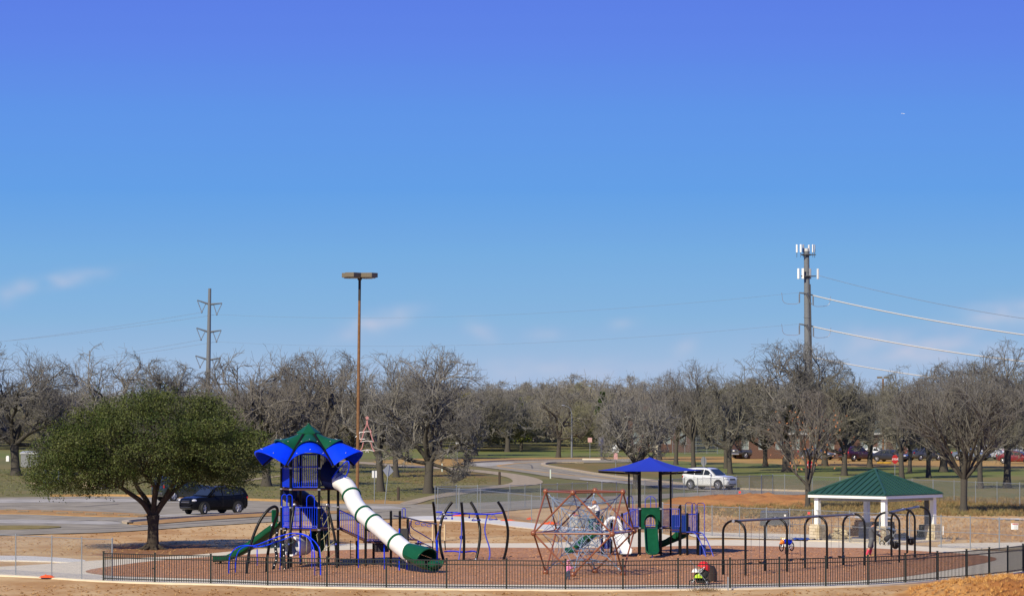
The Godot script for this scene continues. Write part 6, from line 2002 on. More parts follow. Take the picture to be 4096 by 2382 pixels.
	# tan rope net on the right arch
	for q in [[Vector3(-8.58, 2.817, -167.873), Vector3(-8.882, 2.258, -167.992), Vector3(-9.085, 1.821, -168.112)], [Vector3(-8.493, 2.385, -167.873), Vector3(-8.807, 1.835, -167.753), Vector3(-9.047, 1.531, -167.634)], [Vector3(-8.338, 1.839, -167.634), Vector3(-8.708, 1.408, -167.634), Vector3(-8.985, 1.224, -167.634)], [Vector3(-8.203, 1.234, -167.396), Vector3(-8.664, 0.865, -167.396), Vector3(-8.848, 0.681, -167.396)], [Vector3(-8.147, 0.691, -167.158), Vector3(-8.589, 0.384, -167.158), Vector3(-8.804, 0.2, -167.158)], [Vector3(-9.011, 2.007, -168.112), Vector3(-9.024, 1.464, -167.793), Vector3(-8.853, 0.861, -167.475), Vector3(-8.743, 0.139, -167.158)], [Vector3(-8.796, 2.315, -168.112), Vector3(-8.716, 1.587, -167.793), Vector3(-8.606, 0.8, -167.475), Vector3(-8.528, 0.384, -167.158)], [Vector3(-8.536, 2.385, -167.873), Vector3(-8.461, 1.593, -167.634), Vector3(-8.417, 0.803, -167.396)], [Vector3(-9.586, 1.821, -168.112), Vector3(-9.496, 1.211, -167.952), Vector3(-9.547, 0.478, -167.793), Vector3(-9.476, 0.178, -167.634)]]: pipe("rope", rel(q, o), 0.017, M.rope_tan, t, 3, 5)
	# ramp to the lower platform
	var rp: Array = rel([Vector3(-8.014, 1.791, -168.593), Vector3(-8.084, 1.78, -170.053), Vector3(-6.817, 1.234, -168.593), Vector3(-6.876, 1.218, -170.053)], o)
	b = MB.new()
	b.quad(rp[0], rp[2], rp[3], rp[1])
	for i in 2: b.bar(rp[i], rp[i + 2], 0.06, 6)
	part("ramp", b, M.deck, t)
	for i in 2:
		var a: Vector3 = rp[i]
		var c: Vector3 = rp[i + 2]
		var up := Vector3.UP * 0.84
		b = MB.new()
		b.bar(a + up, c + up, 0.022)
		var fr := part("barrier", b, M.blue_soft if i == 0 else M.blue_dark, t)
		for k in 15:
			b = MB.new()
			var p := a.lerp(c, k / 14.0)
			b.tube([p, p + up], 0.014, 5, false)
			part("bar", b, M.blue_soft if k % 5 else M.blue, fr)
	var c0: Vector3 = rel([Vector3(-6.296, 1.196, -169.077)], o)[0]
	b = MB.new()
	b.box(c0 + Vector3(0, -0.03, 0), Vector3(1.25, 0.08, 1.35))
	part("deck", b, M.deck, t)
	var yd := c0.y
	for q in [[Vector3(-7.233, 1.155, -169.32), Vector3(-7.231, 0.036, -169.32)], [Vector3(-6.786, 2.068, -168.112), Vector3(-6.784, 0.081, -168.112)], [Vector3(-6.489, 1.125, -170.053), Vector3(-6.488, 0.051, -170.053)], [Vector3(-5.612, 2.593, -168.112), Vector3(-5.61, -0.005, -168.112)], [Vector3(-5.258, 2.529, -170.053), Vector3(-5.256, 0.095, -170.053)], [Vector3(-4.847, 2.206, -168.593), Vector3(-4.845, 0.009, -168.593)]]:
		var p := pipe("post", rel(q, o), 0.062, M.black, t, 1, 10)
		b = MB.new()
		b.ball((rel(q, o)[0] as Vector3), 0.064, 10, 6)
		part("cap", b, M.black, p)
	bar_panel(t, c0 + Vector3(-0.5, 0.05, 0.62), c0 + Vector3(0.1, 0.05, 0.62), 0.75, M.blue_soft)
	bar_panel(t, c0 + Vector3(-0.5, 0.05, -0.6), c0 + Vector3(0.6, 0.05, -0.6), 0.75, M.blue_dark)
	b = MB.new()
	b.box(c0 + Vector3(0.25, -0.28, 0.5), Vector3(0.65, 0.4, 0.1), Basis.IDENTITY, 0.02)
	part("skirt_panel", b, mat(0.015, 0.012, 0.02, 0.6), t)
	# notice panel on its blue posts
	var np: Array = rel([Vector3(-4.951, 1.446, -166.685)], o)
	b = MB.new()
	b.box(np[0], Vector3(0.36, 0.86, 0.06), Basis(Vector3.UP, -0.3), 0.02)
	part("notice_panel", b, mat(0.03, 0.03, 0.036, 0.4), t)
	# narrow ladder under the ramp
	for x in [1125, 1145]: pass
	var la: Array = rel([Vector3(-7.577, 1.187, -170.053), Vector3(-7.575, 0.157, -170.053), Vector3(-7.427, 1.187, -170.053), Vector3(-7.425, 0.157, -170.053)], o)
	pipe("ladder_rail", [la[0], la[1]], 0.018, M.black, t, 1)
	for i in 7: pipe("rung", [(la[0] as Vector3).lerp(la[1], i / 7.0 + 0.05), (la[2] as Vector3).lerp(la[3], i / 7.0 + 0.05)], 0.012, M.black, t, 1, 5)
	# stairs and overhead beam toward the ring climber
	for q in [[Vector3(-4.784, 2.042, -170.053), Vector3(-4.811, 1.415, -171.041), Vector3(-4.48, 1.112, -172.04), Vector3(-3.813, 0.738, -173.05)], [Vector3(-4.705, 2.152, -169.564), Vector3(-4.715, 1.773, -170.545), Vector3(-4.303, 1.451, -171.539), Vector3(-3.83, 1.108, -172.543)], [Vector3(-4.838, 1.781, -170.053), Vector3(-4.852, 1.325, -170.545), Vector3(-4.509, 1.141, -171.041)]]: pipe("hand_rail", rel(q, o), 0.024, M.blue_soft, t, 3)
	hoop(t, rel([Vector3(-5.149, 2.271, -170.053), Vector3(-5.002, 2.271, -170.053)], o)[0], rel([Vector3(-5.149, 2.271, -170.053), Vector3(-5.002, 2.271, -170.053)], o)[1], 0.42, M.blue_soft)
	pipe("overhead_beam", rel([Vector3(-5.559, 2.369, -169.564), Vector3(-4.939, 2.221, -170.71), Vector3(-4.367, 2.032, -171.872), Vector3(-3.592, 1.836, -173.05)], o), 0.035, M.beam, t, 3)
	for q in [[Vector3(-4.455, 2.062, -171.041)], [Vector3(-4.188, 1.969, -171.789)], [Vector3(-3.935, 1.907, -172.291)]]:
		var rc: Vector3 = q[0] - o
		var rg := []
		for i in 13: rg.append(rc + Vector3(cos(TAU * i / 12.0) * 0.11, sin(TAU * i / 12.0) * 0.06 - 0.1, 0.03 * sin(TAU * i / 12.0)))
		pipe("ring_handle", rg, 0.016, M.blue_soft, t, 1, 6)
	for q in [[Vector3(-4.44, 1.121, -171.539), Vector3(-4.44, 0.627, -171.539)], [Vector3(-4.343, 1.046, -172.04), Vector3(-4.342, 0.578, -172.04)]]: pipe("stair_post", rel(q, o), 0.03, M.blue, t, 1)
	b = MB.new()
	for i in 4:
		var sp: Array = rel([Vector3(-4.667, 1.316, -170.793), Vector3(-3.785, 0.672, -173.05)], o)
		b.box((sp[0] as Vector3).lerp(sp[1], i / 3.0) - Vector3.UP * 0.12, Vector3(0.32, 0.06, 0.8), Basis(Vector3.UP, 0.2))
	part("stair_tread", b, M.deck, t)
	b = MB.new()
	for q in [Vector3(-4.035, 0.173, -173.05), Vector3(-3.669, 0.13, -172.797), Vector3(-3.276, 0.097, -172.543)]: b.box(q - o, Vector3(0.3, 0.12, 0.34), Basis(Vector3.UP, 0.3), 0.02)
	part("stepping_platform", b, M.deck, t)

func make_ring_climber() -> void:
	var t := thing("ring_climber", "five bowed black posts carrying blue rails with hanging rings, beside the slide exit", "play structure", Vector3(-2.207, 0, -175.108))
	var o: Vector3 = t.position
	var posts := [[Vector3(-3.861, 2.736, -177.75), Vector3(-3.825, 2.399, -177.965), Vector3(-3.784, 1.935, -178.18), Vector3(-3.748, 1.471, -178.396), Vector3(-3.724, 1.005, -178.612), Vector3(-3.694, 0.241, -178.829)], [Vector3(-2.885, 2.842, -174.589), Vector3(-3.135, 2.51, -174.503), Vector3(-3.357, 2.065, -174.417), Vector3(-3.456, 1.622, -174.331), Vector3(-3.476, 1.178, -174.245), Vector3(-3.419, 0.624, -174.159), Vector3(-3.266, 0.015, -174.073)], [Vector3(-2.437, 2.842, -174.589), Vector3(-2.386, 2.283, -174.589), Vector3(-2.336, 1.612, -174.589), Vector3(-2.308, 0.941, -174.589), Vector3(-2.324, 0.002, -174.589)], [Vector3(-2.001, 2.811, -175.63), Vector3(-1.814, 2.505, -175.518), Vector3(-1.672, 2.144, -175.406), Vector3(-1.575, 1.698, -175.294), Vector3(-1.54, 1.366, -175.182), Vector3(-1.567, 0.921, -175.071), Vector3(-1.65, 0.422, -174.959), Vector3(-1.761, 0.001, -174.848)], [Vector3(-0.687, 2.847, -175.369), Vector3(-0.462, 2.482, -175.369), Vector3(-0.322, 2.089, -175.369), Vector3(-0.226, 1.695, -175.369), Vector3(-0.198, 1.302, -175.369), Vector3(-0.226, 0.909, -175.369), Vector3(-0.294, 0.46, -175.369), Vector3(-0.423, -0.006, -175.369)]]
	for q in posts: pipe("bowed_post", rel(q, o), 0.068, M.black, t, 5, 10)
	pipe("overhead_rail", rel([Vector3(-3.673, 2.316, -176.155), Vector3(-2.928, 2.342, -174.848), Vector3(-2.424, 2.302, -174.848), Vector3(-1.697, 2.255, -175.108), Vector3(-1.025, 2.246, -175.369), Vector3(-0.417, 2.313, -175.369)], o), 0.032, M.blue, t, 4)
	pipe("overhead_rail", rel([Vector3(-3.492, 2.222, -176.419), Vector3(-3.025, 2.139, -177.215), Vector3(-2.286, 2.207, -177.215), Vector3(-1.736, 2.203, -176.155)], o), 0.026, M.blue, t, 4)
	pipe("lower_rail", rel([Vector3(-3.27, 0.466, -174.589), Vector3(-2.869, 0.488, -174.718), Vector3(-2.367, 0.427, -174.848), Vector3(-1.92, 0.477, -174.978), Vector3(-1.652, 0.404, -175.108)], o), 0.03, M.blue, t, 4)
	var b := MB.new()
	b.box(rel([Vector3(-2.265, 0.421, -175.63)], o)[0], Vector3(0.6, 0.05, 0.35), Basis.IDENTITY, 0.015)
	part("step_plate", b, M.blue_dark, t)
	for q in [[[Vector3(-3.392, 2.023, -175.63)], 0.25], [[Vector3(-1.728, 1.948, -175.369)], 0.21], [[Vector3(-0.912, 1.988, -175.369)], 0.21]]:
		var c: Vector3 = q[0][0] - o
		var rg := []
		for i in 17: rg.append(c + Vector3(cos(TAU * i / 16.0) * q[1], 0.02 * sin(TAU * i / 8.0), sin(TAU * i / 16.0) * q[1]))
		var ring := pipe("hanging_ring", rg, 0.02, M.blue_soft, t, 1, 6)
		for s in [-1, 1]: pipe("hanger", [c + Vector3(s * q[1], 0, 0), c + Vector3(0, 0.26, 0)], 0.012, M.blue_soft, ring, 1, 5)
	for q in [[Vector3(-2.889, 2.05, -174.848)], [Vector3(-2.062, 2.098, -175.108)]]:
		var c: Vector3 = q[0] - o
		pipe("hanger", [c, c + Vector3(0, 0.22, 0)], 0.02, M.blue_soft, t, 1, 5)
		b = MB.new()
		b.ball(c, 0.05, 8, 6)
		part("knob", b, M.blue, t)
	pipe("twisted_pole", rel([Vector3(-1.182, 2.246, -175.369), Vector3(-1.277, 1.809, -175.325), Vector3(-1.316, 1.474, -175.282), Vector3(-1.237, 1.083, -175.238), Vector3(-1.108, 0.692, -175.195), Vector3(-1.068, 0.301, -175.151), Vector3(-1.135, -0.044, -175.108)], o), 0.034, M.blue_soft, t, 5)
	pipe("climbing_pole", rel([Vector3(-2.427, 2.266, -175.108), Vector3(-2.441, 1.151, -174.935), Vector3(-2.506, 0.486, -174.762), Vector3(-2.559, 0.075, -174.589)], o), 0.03, M.blue_soft, t, 4)
	b = MB.new()
	b.ball(rel([Vector3(-2.444, 1.133, -175.108)], o)[0], 0.1, 12, 8)
	part("climbing_ball", b, M.blue_dark, t)
	pipe("blue_post", rel([Vector3(-3.596, 1.046, -174.073), Vector3(-3.595, -0.331, -174.073)], o), 0.05, M.blue, t, 1)
	pipe("slanted_rail", rel([Vector3(-3.456, 1.735, -174.589), Vector3(-3.559, 1.348, -174.202), Vector3(-3.663, 0.973, -173.816)], o), 0.026, M.blue_soft, t, 3)
	b = MB.new()
	for q in rel([Vector3(-3.255, 2.264, -174.331), Vector3(-3.3, 2.359, -174.331), Vector3(-3.445, 1.765, -174.073), Vector3(-1.75, 0.091, -174.848)], o): b.ball(q + Vector3(0, 0, 0.05), 0.06, 8, 6)
	part("clamp", b, M.clamp, t)
	# cream play panel behind
	var p := thing("activity_board", "cream framed activity board on two posts behind the bowed black posts", "activity board", Vector3(-3.745, 0, -185.591))
	o = p.position
	for x in [281, 384]:
		b = MB.new()
		var q: Array = rel([Vector3(-4.054, 1.411, -185.591), Vector3(-4.054, 0.549, -185.591), Vector3(-4.054, -0.003, -185.591)], o) if x == 281 else rel([Vector3(-3.452, 1.36, -186.177), Vector3(-3.452, 0.526, -186.177), Vector3(-3.416, 0.001, -186.177)], o)
		b.tube([q[0], q[1]], 0.055, 8)
		var cp := part("post", b, M.cream, p)
		pipe("leg", [q[1], q[2]], 0.03, M.black, cp, 1)
	for y in [890, 915, 968]:
		pipe("crossbar", rel([Vector3(-3.583, 1.122, -186.177), Vector3(-3.452, 1.122, -186.177)] if y == 890 else ([Vector3(-3.583, 0.973, -186.177), Vector3(-3.452, 0.973, -186.177)] if y == 915 else [Vector3(-3.643, 0.657, -186.177), Vector3(-3.452, 0.657, -186.177)]), o), 0.02, M.cream, p, 1)

func make_rope_dome() -> void:
	var t := thing("rope_climber", "rust red tube frame climber with ball joints and a blue rope net inside", "rope climber", Vector3(3.201, 0, -160.882))
	var e1 := Vector3(0.955, 0, 0.296)
	var e2 := Vector3(0.296, 0, -0.955)
	var top := [-e1 * 1.78, -e2 * 1.78, e1 * 1.78, e2 * 1.78]
	var mid := [(-e1 - e2) * 1.8, (e1 - e2) * 1.8, (e1 + e2) * 1.8, (e2 - e1) * 1.8]
	var yb := 0.13
	var ym := 1.93
	var yt := 3.72
	var T := []
	var Md := []
	var B := []
	for k in 4:
		T.append(top[k] + Vector3.UP * yt); B.append(top[k] + Vector3.UP * yb); Md.append(mid[k] + Vector3.UP * ym)
	for k in 4:
		# mid k lies between top k and top k+1
		var b := MB.new()
		for q in [["T", T[k], 0.13], ["M", Md[k], 0.13], ["B", B[k], 0.15]]:
			b = MB.new()
			b.ball(q[1], q[2], 16, 10)
			part("ball_joint", b, M.rust, t)
		for q in [[T[k], T[(k + 1) % 4]], [Md[k], Md[(k + 1) % 4]], [T[k], Md[k]], [T[(k + 1) % 4], Md[k]], [B[k], Md[k]], [B[(k + 1) % 4], Md[k]]]:
			pipe("tube_strut", q, 0.039, M.rust, t, 1, 10)
	# the net: shells of the same shape, drawn in toward the middle, tied by radial ropes
	var cen := Vector3(0, 1.93, 0)
	var V := []
	V.append_array(T); V.append_array(Md); V.append_array(B)
	var edges := []
	for k in 4:
		edges.append([k, (k + 1) % 4]); edges.append([8 + k, 8 + (k + 1) % 4]); edges.append([4 + k, 4 + (k + 1) % 4])
		edges.append([k, 4 + k]); edges.append([(k + 1) % 4, 4 + k]); edges.append([8 + k, 4 + k]); edges.append([8 + (k + 1) % 4, 4 + k])
	var at := func(i: int, f: float) -> Vector3: return cen + ((V[i] as Vector3) - cen) * f
	for i in 12:
		var rd := MB.new()
		rd.tube([at.call(i, 0.9), at.call(i, 0.0)], 0.02, 5)
		rd.tube([at.call(i, 0.95), at.call(i, 0.88)], 0.024, 6)
		part("stay_rope", rd, M.rope, t)
	for f in [0.84, 0.6, 0.36]:
		for e in edges:
			var a: Vector3 = at.call(e[0], f)
			var c: Vector3 = at.call(e[1], f)
			var sagm := (a + c) * 0.5
			sagm = sagm.lerp(cen, 0.16)
			pipe("net_rope", [a, sagm, c], 0.013, M.rope, t, 3, 4)
	# cross ropes over the square faces
	var faces := [[0, 1, 2, 3], [8, 9, 10, 11]]
	for k in 4: faces.append([k, 4 + k, 8 + k, 4 + (k + 3) % 4])
	for fc in faces:
		for f in [0.84, 0.5]:
			for s in [0.33, 0.67]:
				for d in 2:
					var a: Vector3 = (at.call(fc[d], f) as Vector3).lerp(at.call(fc[d + 1], f), s)
					var c: Vector3 = (at.call(fc[(d + 3) % 4], f) as Vector3).lerp(at.call(fc[d + 2], f), s)
					var m := ((a + c) * 0.5).lerp(cen, 0.22)
					a = a.lerp(cen, 0.13)
					c = c.lerp(cen, 0.13)
					pipe("net_rope", [a, m, c], 0.012, M.rope, t, 3, 4)
	for i in 8:
		var k := i % 4
		var b := MB.new()
		b.ball(at.call(k if i < 4 else 8 + k, 0.9), Vector3(0.04, 0.07, 0.04), 8, 6)
		part("turnbuckle", b, M.steel, t)

func make_small_play() -> void:
	var t := thing("small_play_structure", "low play structure with a blue peaked shade canopy and a green front slide", "play structure", Vector3(6.86, 0, -180.473))
	var o: Vector3 = t.position
	var R := 1.04
	# canopy
	var Rc := 2.56
	var ye := 4.24
	var pk := Vector3(0, 4.9, 0)
	var fab := [mat(0.004, 0.026, 0.38, 0.9)]
	for k in 6:
		var a := hex(k, Rc, ye, 0.0)
		var c := hex(k + 1, Rc, ye, 0.0)
		var rows := []
		for i in 8:
			var f := i / 7.0
			var r := []
			for j in 9:
				var u := j / 8.0
				var p := pk.lerp(a.lerp(c, u), f)
				p.y -= 0.1 * sin(PI * f) 
				p -= Vector3(p.x, 0, p.z).normalized() * 0.11 * sin(PI * u) * f
				r.append(p)
			rows.append(r)
		var b := MB.new()
		b.grid(rows)
		part("canopy_panel", b, fab[0], t)
		pipe("canopy_arm", [hex(k, R, ye - 0.16, 0.0), a + Vector3.DOWN * 0.07], 0.045, M.black, t, 1)
		pipe("eave_cable", rows[7], 0.014, M.blue_dark, t, 1, 5)
	for k in 6:
		var q := hex(k, R, 0, 0.0)
		var b := MB.new()
		b.tube([q + Vector3.DOWN * 0.2, q + Vector3.UP * (ye - 0.02)], 0.05, 10)
		var p := part("post", b, M.black, t)
		for y in [1.42, 2.36]:
			b = MB.new()
			b.tube([q + Vector3.UP * (y - 0.035), q + Vector3.UP * (y + 0.035)], 0.075, 10)
			part("collar", b, M.clamp, p)
	hex_deck(t, R - 0.02, 1.42, 0.0)
	# front panel with arched opening and the slide that comes toward the viewer
	var gb := MB.new()
	var w := 0.5
	var z := 0.9
	var arch := []
	var outer := []
	for i in 13:
		var an := PI * i / 12.0
		arch.append(Vector3(-cos(an) * 0.27, 1.72 + sin(an) * 0.27, z))
		outer.append(Vector3(-w + 2.0 * w * i / 12.0, 2.4, z))
	arch.push_front(Vector3(-0.27, 1.42, z)); outer.push_front(Vector3(-w, 1.34, z))
	arch.append(Vector3(0.27, 1.42, z)); outer.append(Vector3(w, 1.34, z))
	for i in arch.size() - 1: gb.quad(arch[i], arch[i + 1], outer[i + 1], outer[i])
	gb.tube(arch, 0.035, 6)
	gb.tube(outer, 0.03, 6)
	# bulging hood round the opening
	var rows := []
	for i in 5:
		var f := i / 4.0
		var r := []
		for j in 13:
			var an := PI * j / 12.0
			r.append(Vector3(-cos(an) * lerpf(0.27, 0.36, f), 1.6 + sin(an) * lerpf(0.39, 0.52, f), z + 0.3 * sin(f * PI * 0.5)))
		rows.append(r)
	gb.grid(rows)
	gb.tube(rows[4], 0.03, 6)
	part("slide_panel", gb, M.green, t)
	chute("green_slide", [Vector3(0, 1.4, z), Vector3(0, 1.38, z + 0.25), Vector3(0, 0.95, z + 0.95), Vector3(0, 0.5, z + 1.65), Vector3(0, 0.3, z + 2.1), Vector3(0, 0.28, z + 2.4)], 0.62, 0.17, M.green, t)
	var lip := MB.new()
	lip.tube(smooth_line([Vector3(-0.31, 0.4, z + 2.4), Vector3(-0.2, 0.26, z + 2.5), Vector3(0, 0.24, z + 2.54), Vector3(0.2, 0.26, z + 2.5), Vector3(0.31, 0.4, z + 2.4)], 4), 0.04, 7)
	part("slide_lip", lip, M.green, t)
	pipe("slide_leg", [Vector3(0, 0.24, z + 2.2), Vector3(0, -0.1, z + 2.2)], 0.03, M.blue_soft, t, 1)
	hoop(t, Vector3(-0.26, 2.36, 0.8), Vector3(0.28, 2.36, 0.8), 0.62, M.blue_soft, 0.02)
	pipe("upright_bar", [Vector3(0.01, 1.45, 0.8), Vector3(0.01, 2.98, 0.8)], 0.018, M.blue_soft, t, 1)
	hoop(t, Vector3(-1.12, 2.3, -0.2), Vector3(-0.84, 2.3, -0.2), 0.66, M.blue_soft, 0.018)
	# barriers round the deck
	for k in 6:
		var a := hex(k, R - 0.02, 1.48, 0.0)
		var c := hex(k + 1, R - 0.02, 1.48, 0.0)
		var s := (c - a).normalized() * 0.08
		if k in [0, 2, 4]: bar_panel(t, a + s, c - s, 0.86, M.blue_soft, 0.1, 0.013)
	# lower right platform with its panels
	var d2 := Vector3(2.0, 1.14, -0.1)
	var b := MB.new()
	b.box(d2, Vector3(1.05, 0.07, 1.0))
	b.box(Vector3(1.25, 1.3, 0), Vector3(0.5, 0.07, 0.9))
	part("deck", b, M.deck, t)
	for q in [[Vector3(1.5, 0, 0.42), 2.5], [Vector3(1.5, 0, -0.6), 2.4], [Vector3(1.84, 0, 0.42), 2.1], [Vector3(2.4, 0, 0.3), 2.1], [Vector3(2.4, 0, -0.6), 2.1]]:
		b = MB.new()
		b.tube([q[0] + Vector3.DOWN * 0.2, q[0] + Vector3.UP * q[1]], 0.058, 10)
		b.ball(q[0] + Vector3.UP * q[1], 0.058, 10, 6)
		part("post", b, M.black, t)
	bar_panel(t, Vector3(1.08, 1.46, 0.4), Vector3(1.46, 1.46, 0.46), 0.88, M.blue_soft, 0.09, 0.013)
	for q in [[1.08, 1.46], [1.56, 1.8]]:
		b = MB.new()
		b.box(Vector3((q[0] + q[1]) * 0.5, 1.62, 0.42), Vector3(q[1] - q[0], 0.86, 0.03))
		var ip := part("infill_panel", b, mat(0.006, 0.04, 0.2, 0.35), t)
		var n := int((q[1] - q[0]) / 0.09)
		for i in n:
			b = MB.new()
			b.bar(Vector3(q[0] + 0.045 + i * 0.09, 1.2, 0.45), Vector3(q[0] + 0.045 + i * 0.09, 2.05, 0.45), 0.016)
			part("slat", b, M.blue_dark, ip)
	bar_panel(t, Vector3(1.9, 1.2, 0.36), Vector3(2.36, 1.2, 0.28), 0.86, M.blue_soft, 0.085, 0.013)
	bar_panel(t, Vector3(1.56, 1.2, -0.6), Vector3(2.36, 1.2, -0.6), 0.86, M.blue_soft, 0.1, 0.013)
	for q in [[Vector3(1.8, 1.2, -0.62), Vector3(2.15, 1.2, -0.62), 1.42], [Vector3(2.08, 1.2, 0.2), Vector3(2.28, 1.2, 0.2), 1.42], [Vector3(2.36, 1.2, -0.1), Vector3(2.72, 0.3, -0.1), 1.42]]:
		var a: Vector3 = q[0]
		var c: Vector3 = q[1]
		var tp := 2.62
		pipe("grab_frame", [a, Vector3(a.x, tp - 0.08, a.z), Vector3(a.x + 0.06, tp, a.z), Vector3(c.x - 0.06, tp, c.z), Vector3(c.x, tp - 0.08, c.z), c], 0.02, M.blue_soft, t, 1, 6)
	# arched ladder at the right
	var ra := smooth_line([Vector3(1.8, 1.2, 0.5), Vector3(2.15, 1.18, 0.8), Vector3(2.38, 0.9, 1.1), Vector3(2.58, 0.4, 1.5), Vector3(2.72, -0.05, 1.8)], 5)
	var rb := smooth_line([Vector3(2.3, 1.22, 0.2), Vector3(2.6, 1.12, 0.5), Vector3(2.8, 0.8, 0.8), Vector3(2.98, 0.35, 1.2), Vector3(3.1, -0.05, 1.5)], 5)
	pipe("ladder_rail", ra, 0.026, M.blue_soft, t, 1)
	pipe("ladder_rail", rb, 0.026, M.blue_soft, t, 1)
	for i in range(1, 19, 3): pipe("rung", [ra[i], rb[i]], 0.016, M.blue_soft, t, 1, 6)
	b = MB.new()
	b.box(Vector3(2.62, 0.28, 0.0), Vector3(0.34, 0.5, 0.05), Basis(Vector3.UP, -0.3), 0.01)
	part("low_panel", b, mat(0.006, 0.03, 0.2, 0.35), t)
	# curved slide behind at the right
	chute("spiral_slide", [Vector3(1.55, 1.2, -0.35), Vector3(1.75, 1.1, -0.75), Vector3(1.6, 0.85, -1.2), Vector3(1.15, 0.6, -1.45), Vector3(0.75, 0.42, -1.5), Vector3(0.4, 0.34, -1.5)], 0.6, 0.26, M.green, t)
	# white slide with a white hood at the left
	b = MB.new()
	rows = []
	for i in 4:
		var r := []
		for j in 13:
			var an := PI * j / 12.0
			r.append(Vector3(-1.86 - cos(an) * 0.42, 1.3 + sin(an) * 0.6, 0.35 + 0.14 * i))
		rows.append(r)
	b.grid(rows)
	for i in 2:
		var ro: Array = rows[0] if i == 0 else rows[3]
		b.tube(ro, 0.09, 8)
	for sx in [-1, 1]: b.box(Vector3(-1.86 + sx * 0.42, 1.0, 0.55), Vector3(0.1, 0.7, 0.5), Basis.IDENTITY, 0.03)
	part("slide_hood", b, M.white, t)
	chute("white_slide", [Vector3(-1.8, 1.1, 0.5), Vector3(-1.7, 0.95, 0.8), Vector3(-1.5, 0.6, 1.4), Vector3(-1.35, 0.3, 1.9), Vector3(-1.28, 0.2, 2.2)], 0.62, 0.2, M.white, t)
	# stepped bridge on the left with sloping rails
	for zz in [0.5, -0.45]:
		var a := Vector3(-1.86, 1.1, zz)
		var c := Vector3(-0.72, 1.5, zz)
		b = MB.new()
		b.bar(a + Vector3.UP * 0.72, c + Vector3.UP * 0.82, 0.024)
		b.bar(a, c, 0.024)
		var fr := part("sloping_barrier", b, M.blue_soft, t)
		for i in 11:
			b = MB.new()
			var p := a.lerp(c, i / 10.0)
			b.tube([p, p + Vector3.UP * lerpf(0.72, 0.82, i / 10.0)], 0.014, 5, false)
			part("bar", b, M.blue_soft, fr)
	b = MB.new()
	for i in 4: b.box(Vector3(-1.75 + 0.3 * i, 1.0 + 0.11 * i, 0), Vector3(0.32, 0.09, 0.9))
	part("stair_tread", b, mat(0.03, 0.02, 0.06, 0.6), t)
	for q in [[Vector3(-1.4, 0, 0.5), 2.1], [Vector3(-1.92, 0, 0.3), 1.95], [Vector3(-2.35, 0, 0.0), 1.95], [Vector3(-2.35, 0, -0.7), 1.95], [Vector3(-1.92, 0, -0.7), 1.95]]:
		b = MB.new()
		b.tube([q[0] + Vector3.DOWN * 0.2, q[0] + Vector3.UP * q[1]], 0.056, 10)
		b.ball(q[0] + Vector3.UP * q[1], 0.056, 8, 5)
		part("post", b, M.black, t)
	b = MB.new()
	b.box(Vector3(-2.15, 0.98, -0.2), Vector3(0.62, 0.07, 1.1))
	part("deck", b, M.deck, t)
	# green double slide far left
	for k in 2: chute("green_slide", rel([Vector3(4.336, 0.916, -182.429), Vector3(4.075, 0.819, -182.429), Vector3(3.69, 0.547, -182.712), Vector3(3.27, 0.209, -182.996), Vector3(3.009, 0.078, -182.996), Vector3(2.682, 0.045, -182.996)], o).map(func(p): return p + Vector3(0, 0, -0.6 * k + 0.1)), 0.52, 0.2, M.green, t)
	b = MB.new()
	for k in 2:
		var g: Array = rel([Vector3(4.069, 1.382, -182.147), Vector3(4.422, 1.341, -183.281)], o)
		b.box(g[k] + Vector3(-0.1, 0, 0), Vector3(0.16, 0.74, 0.3), Basis(Vector3.UP, 0.4), 0.05)
	b.box(rel([Vector3(4.206, 1.698, -182.429)], o)[0], Vector3(0.62, 0.16, 0.7), Basis(Vector3.UP, 0.4), 0.07)
	part("slide_hood", b, M.green, t)
	b = MB.new()
	b.box(Vector3(-2.2, 0.6, -0.1), Vector3(0.5, 0.5, 0.06), Basis.IDENTITY, 0.02)
	part("play_panel", b, M.blue_dark, t)

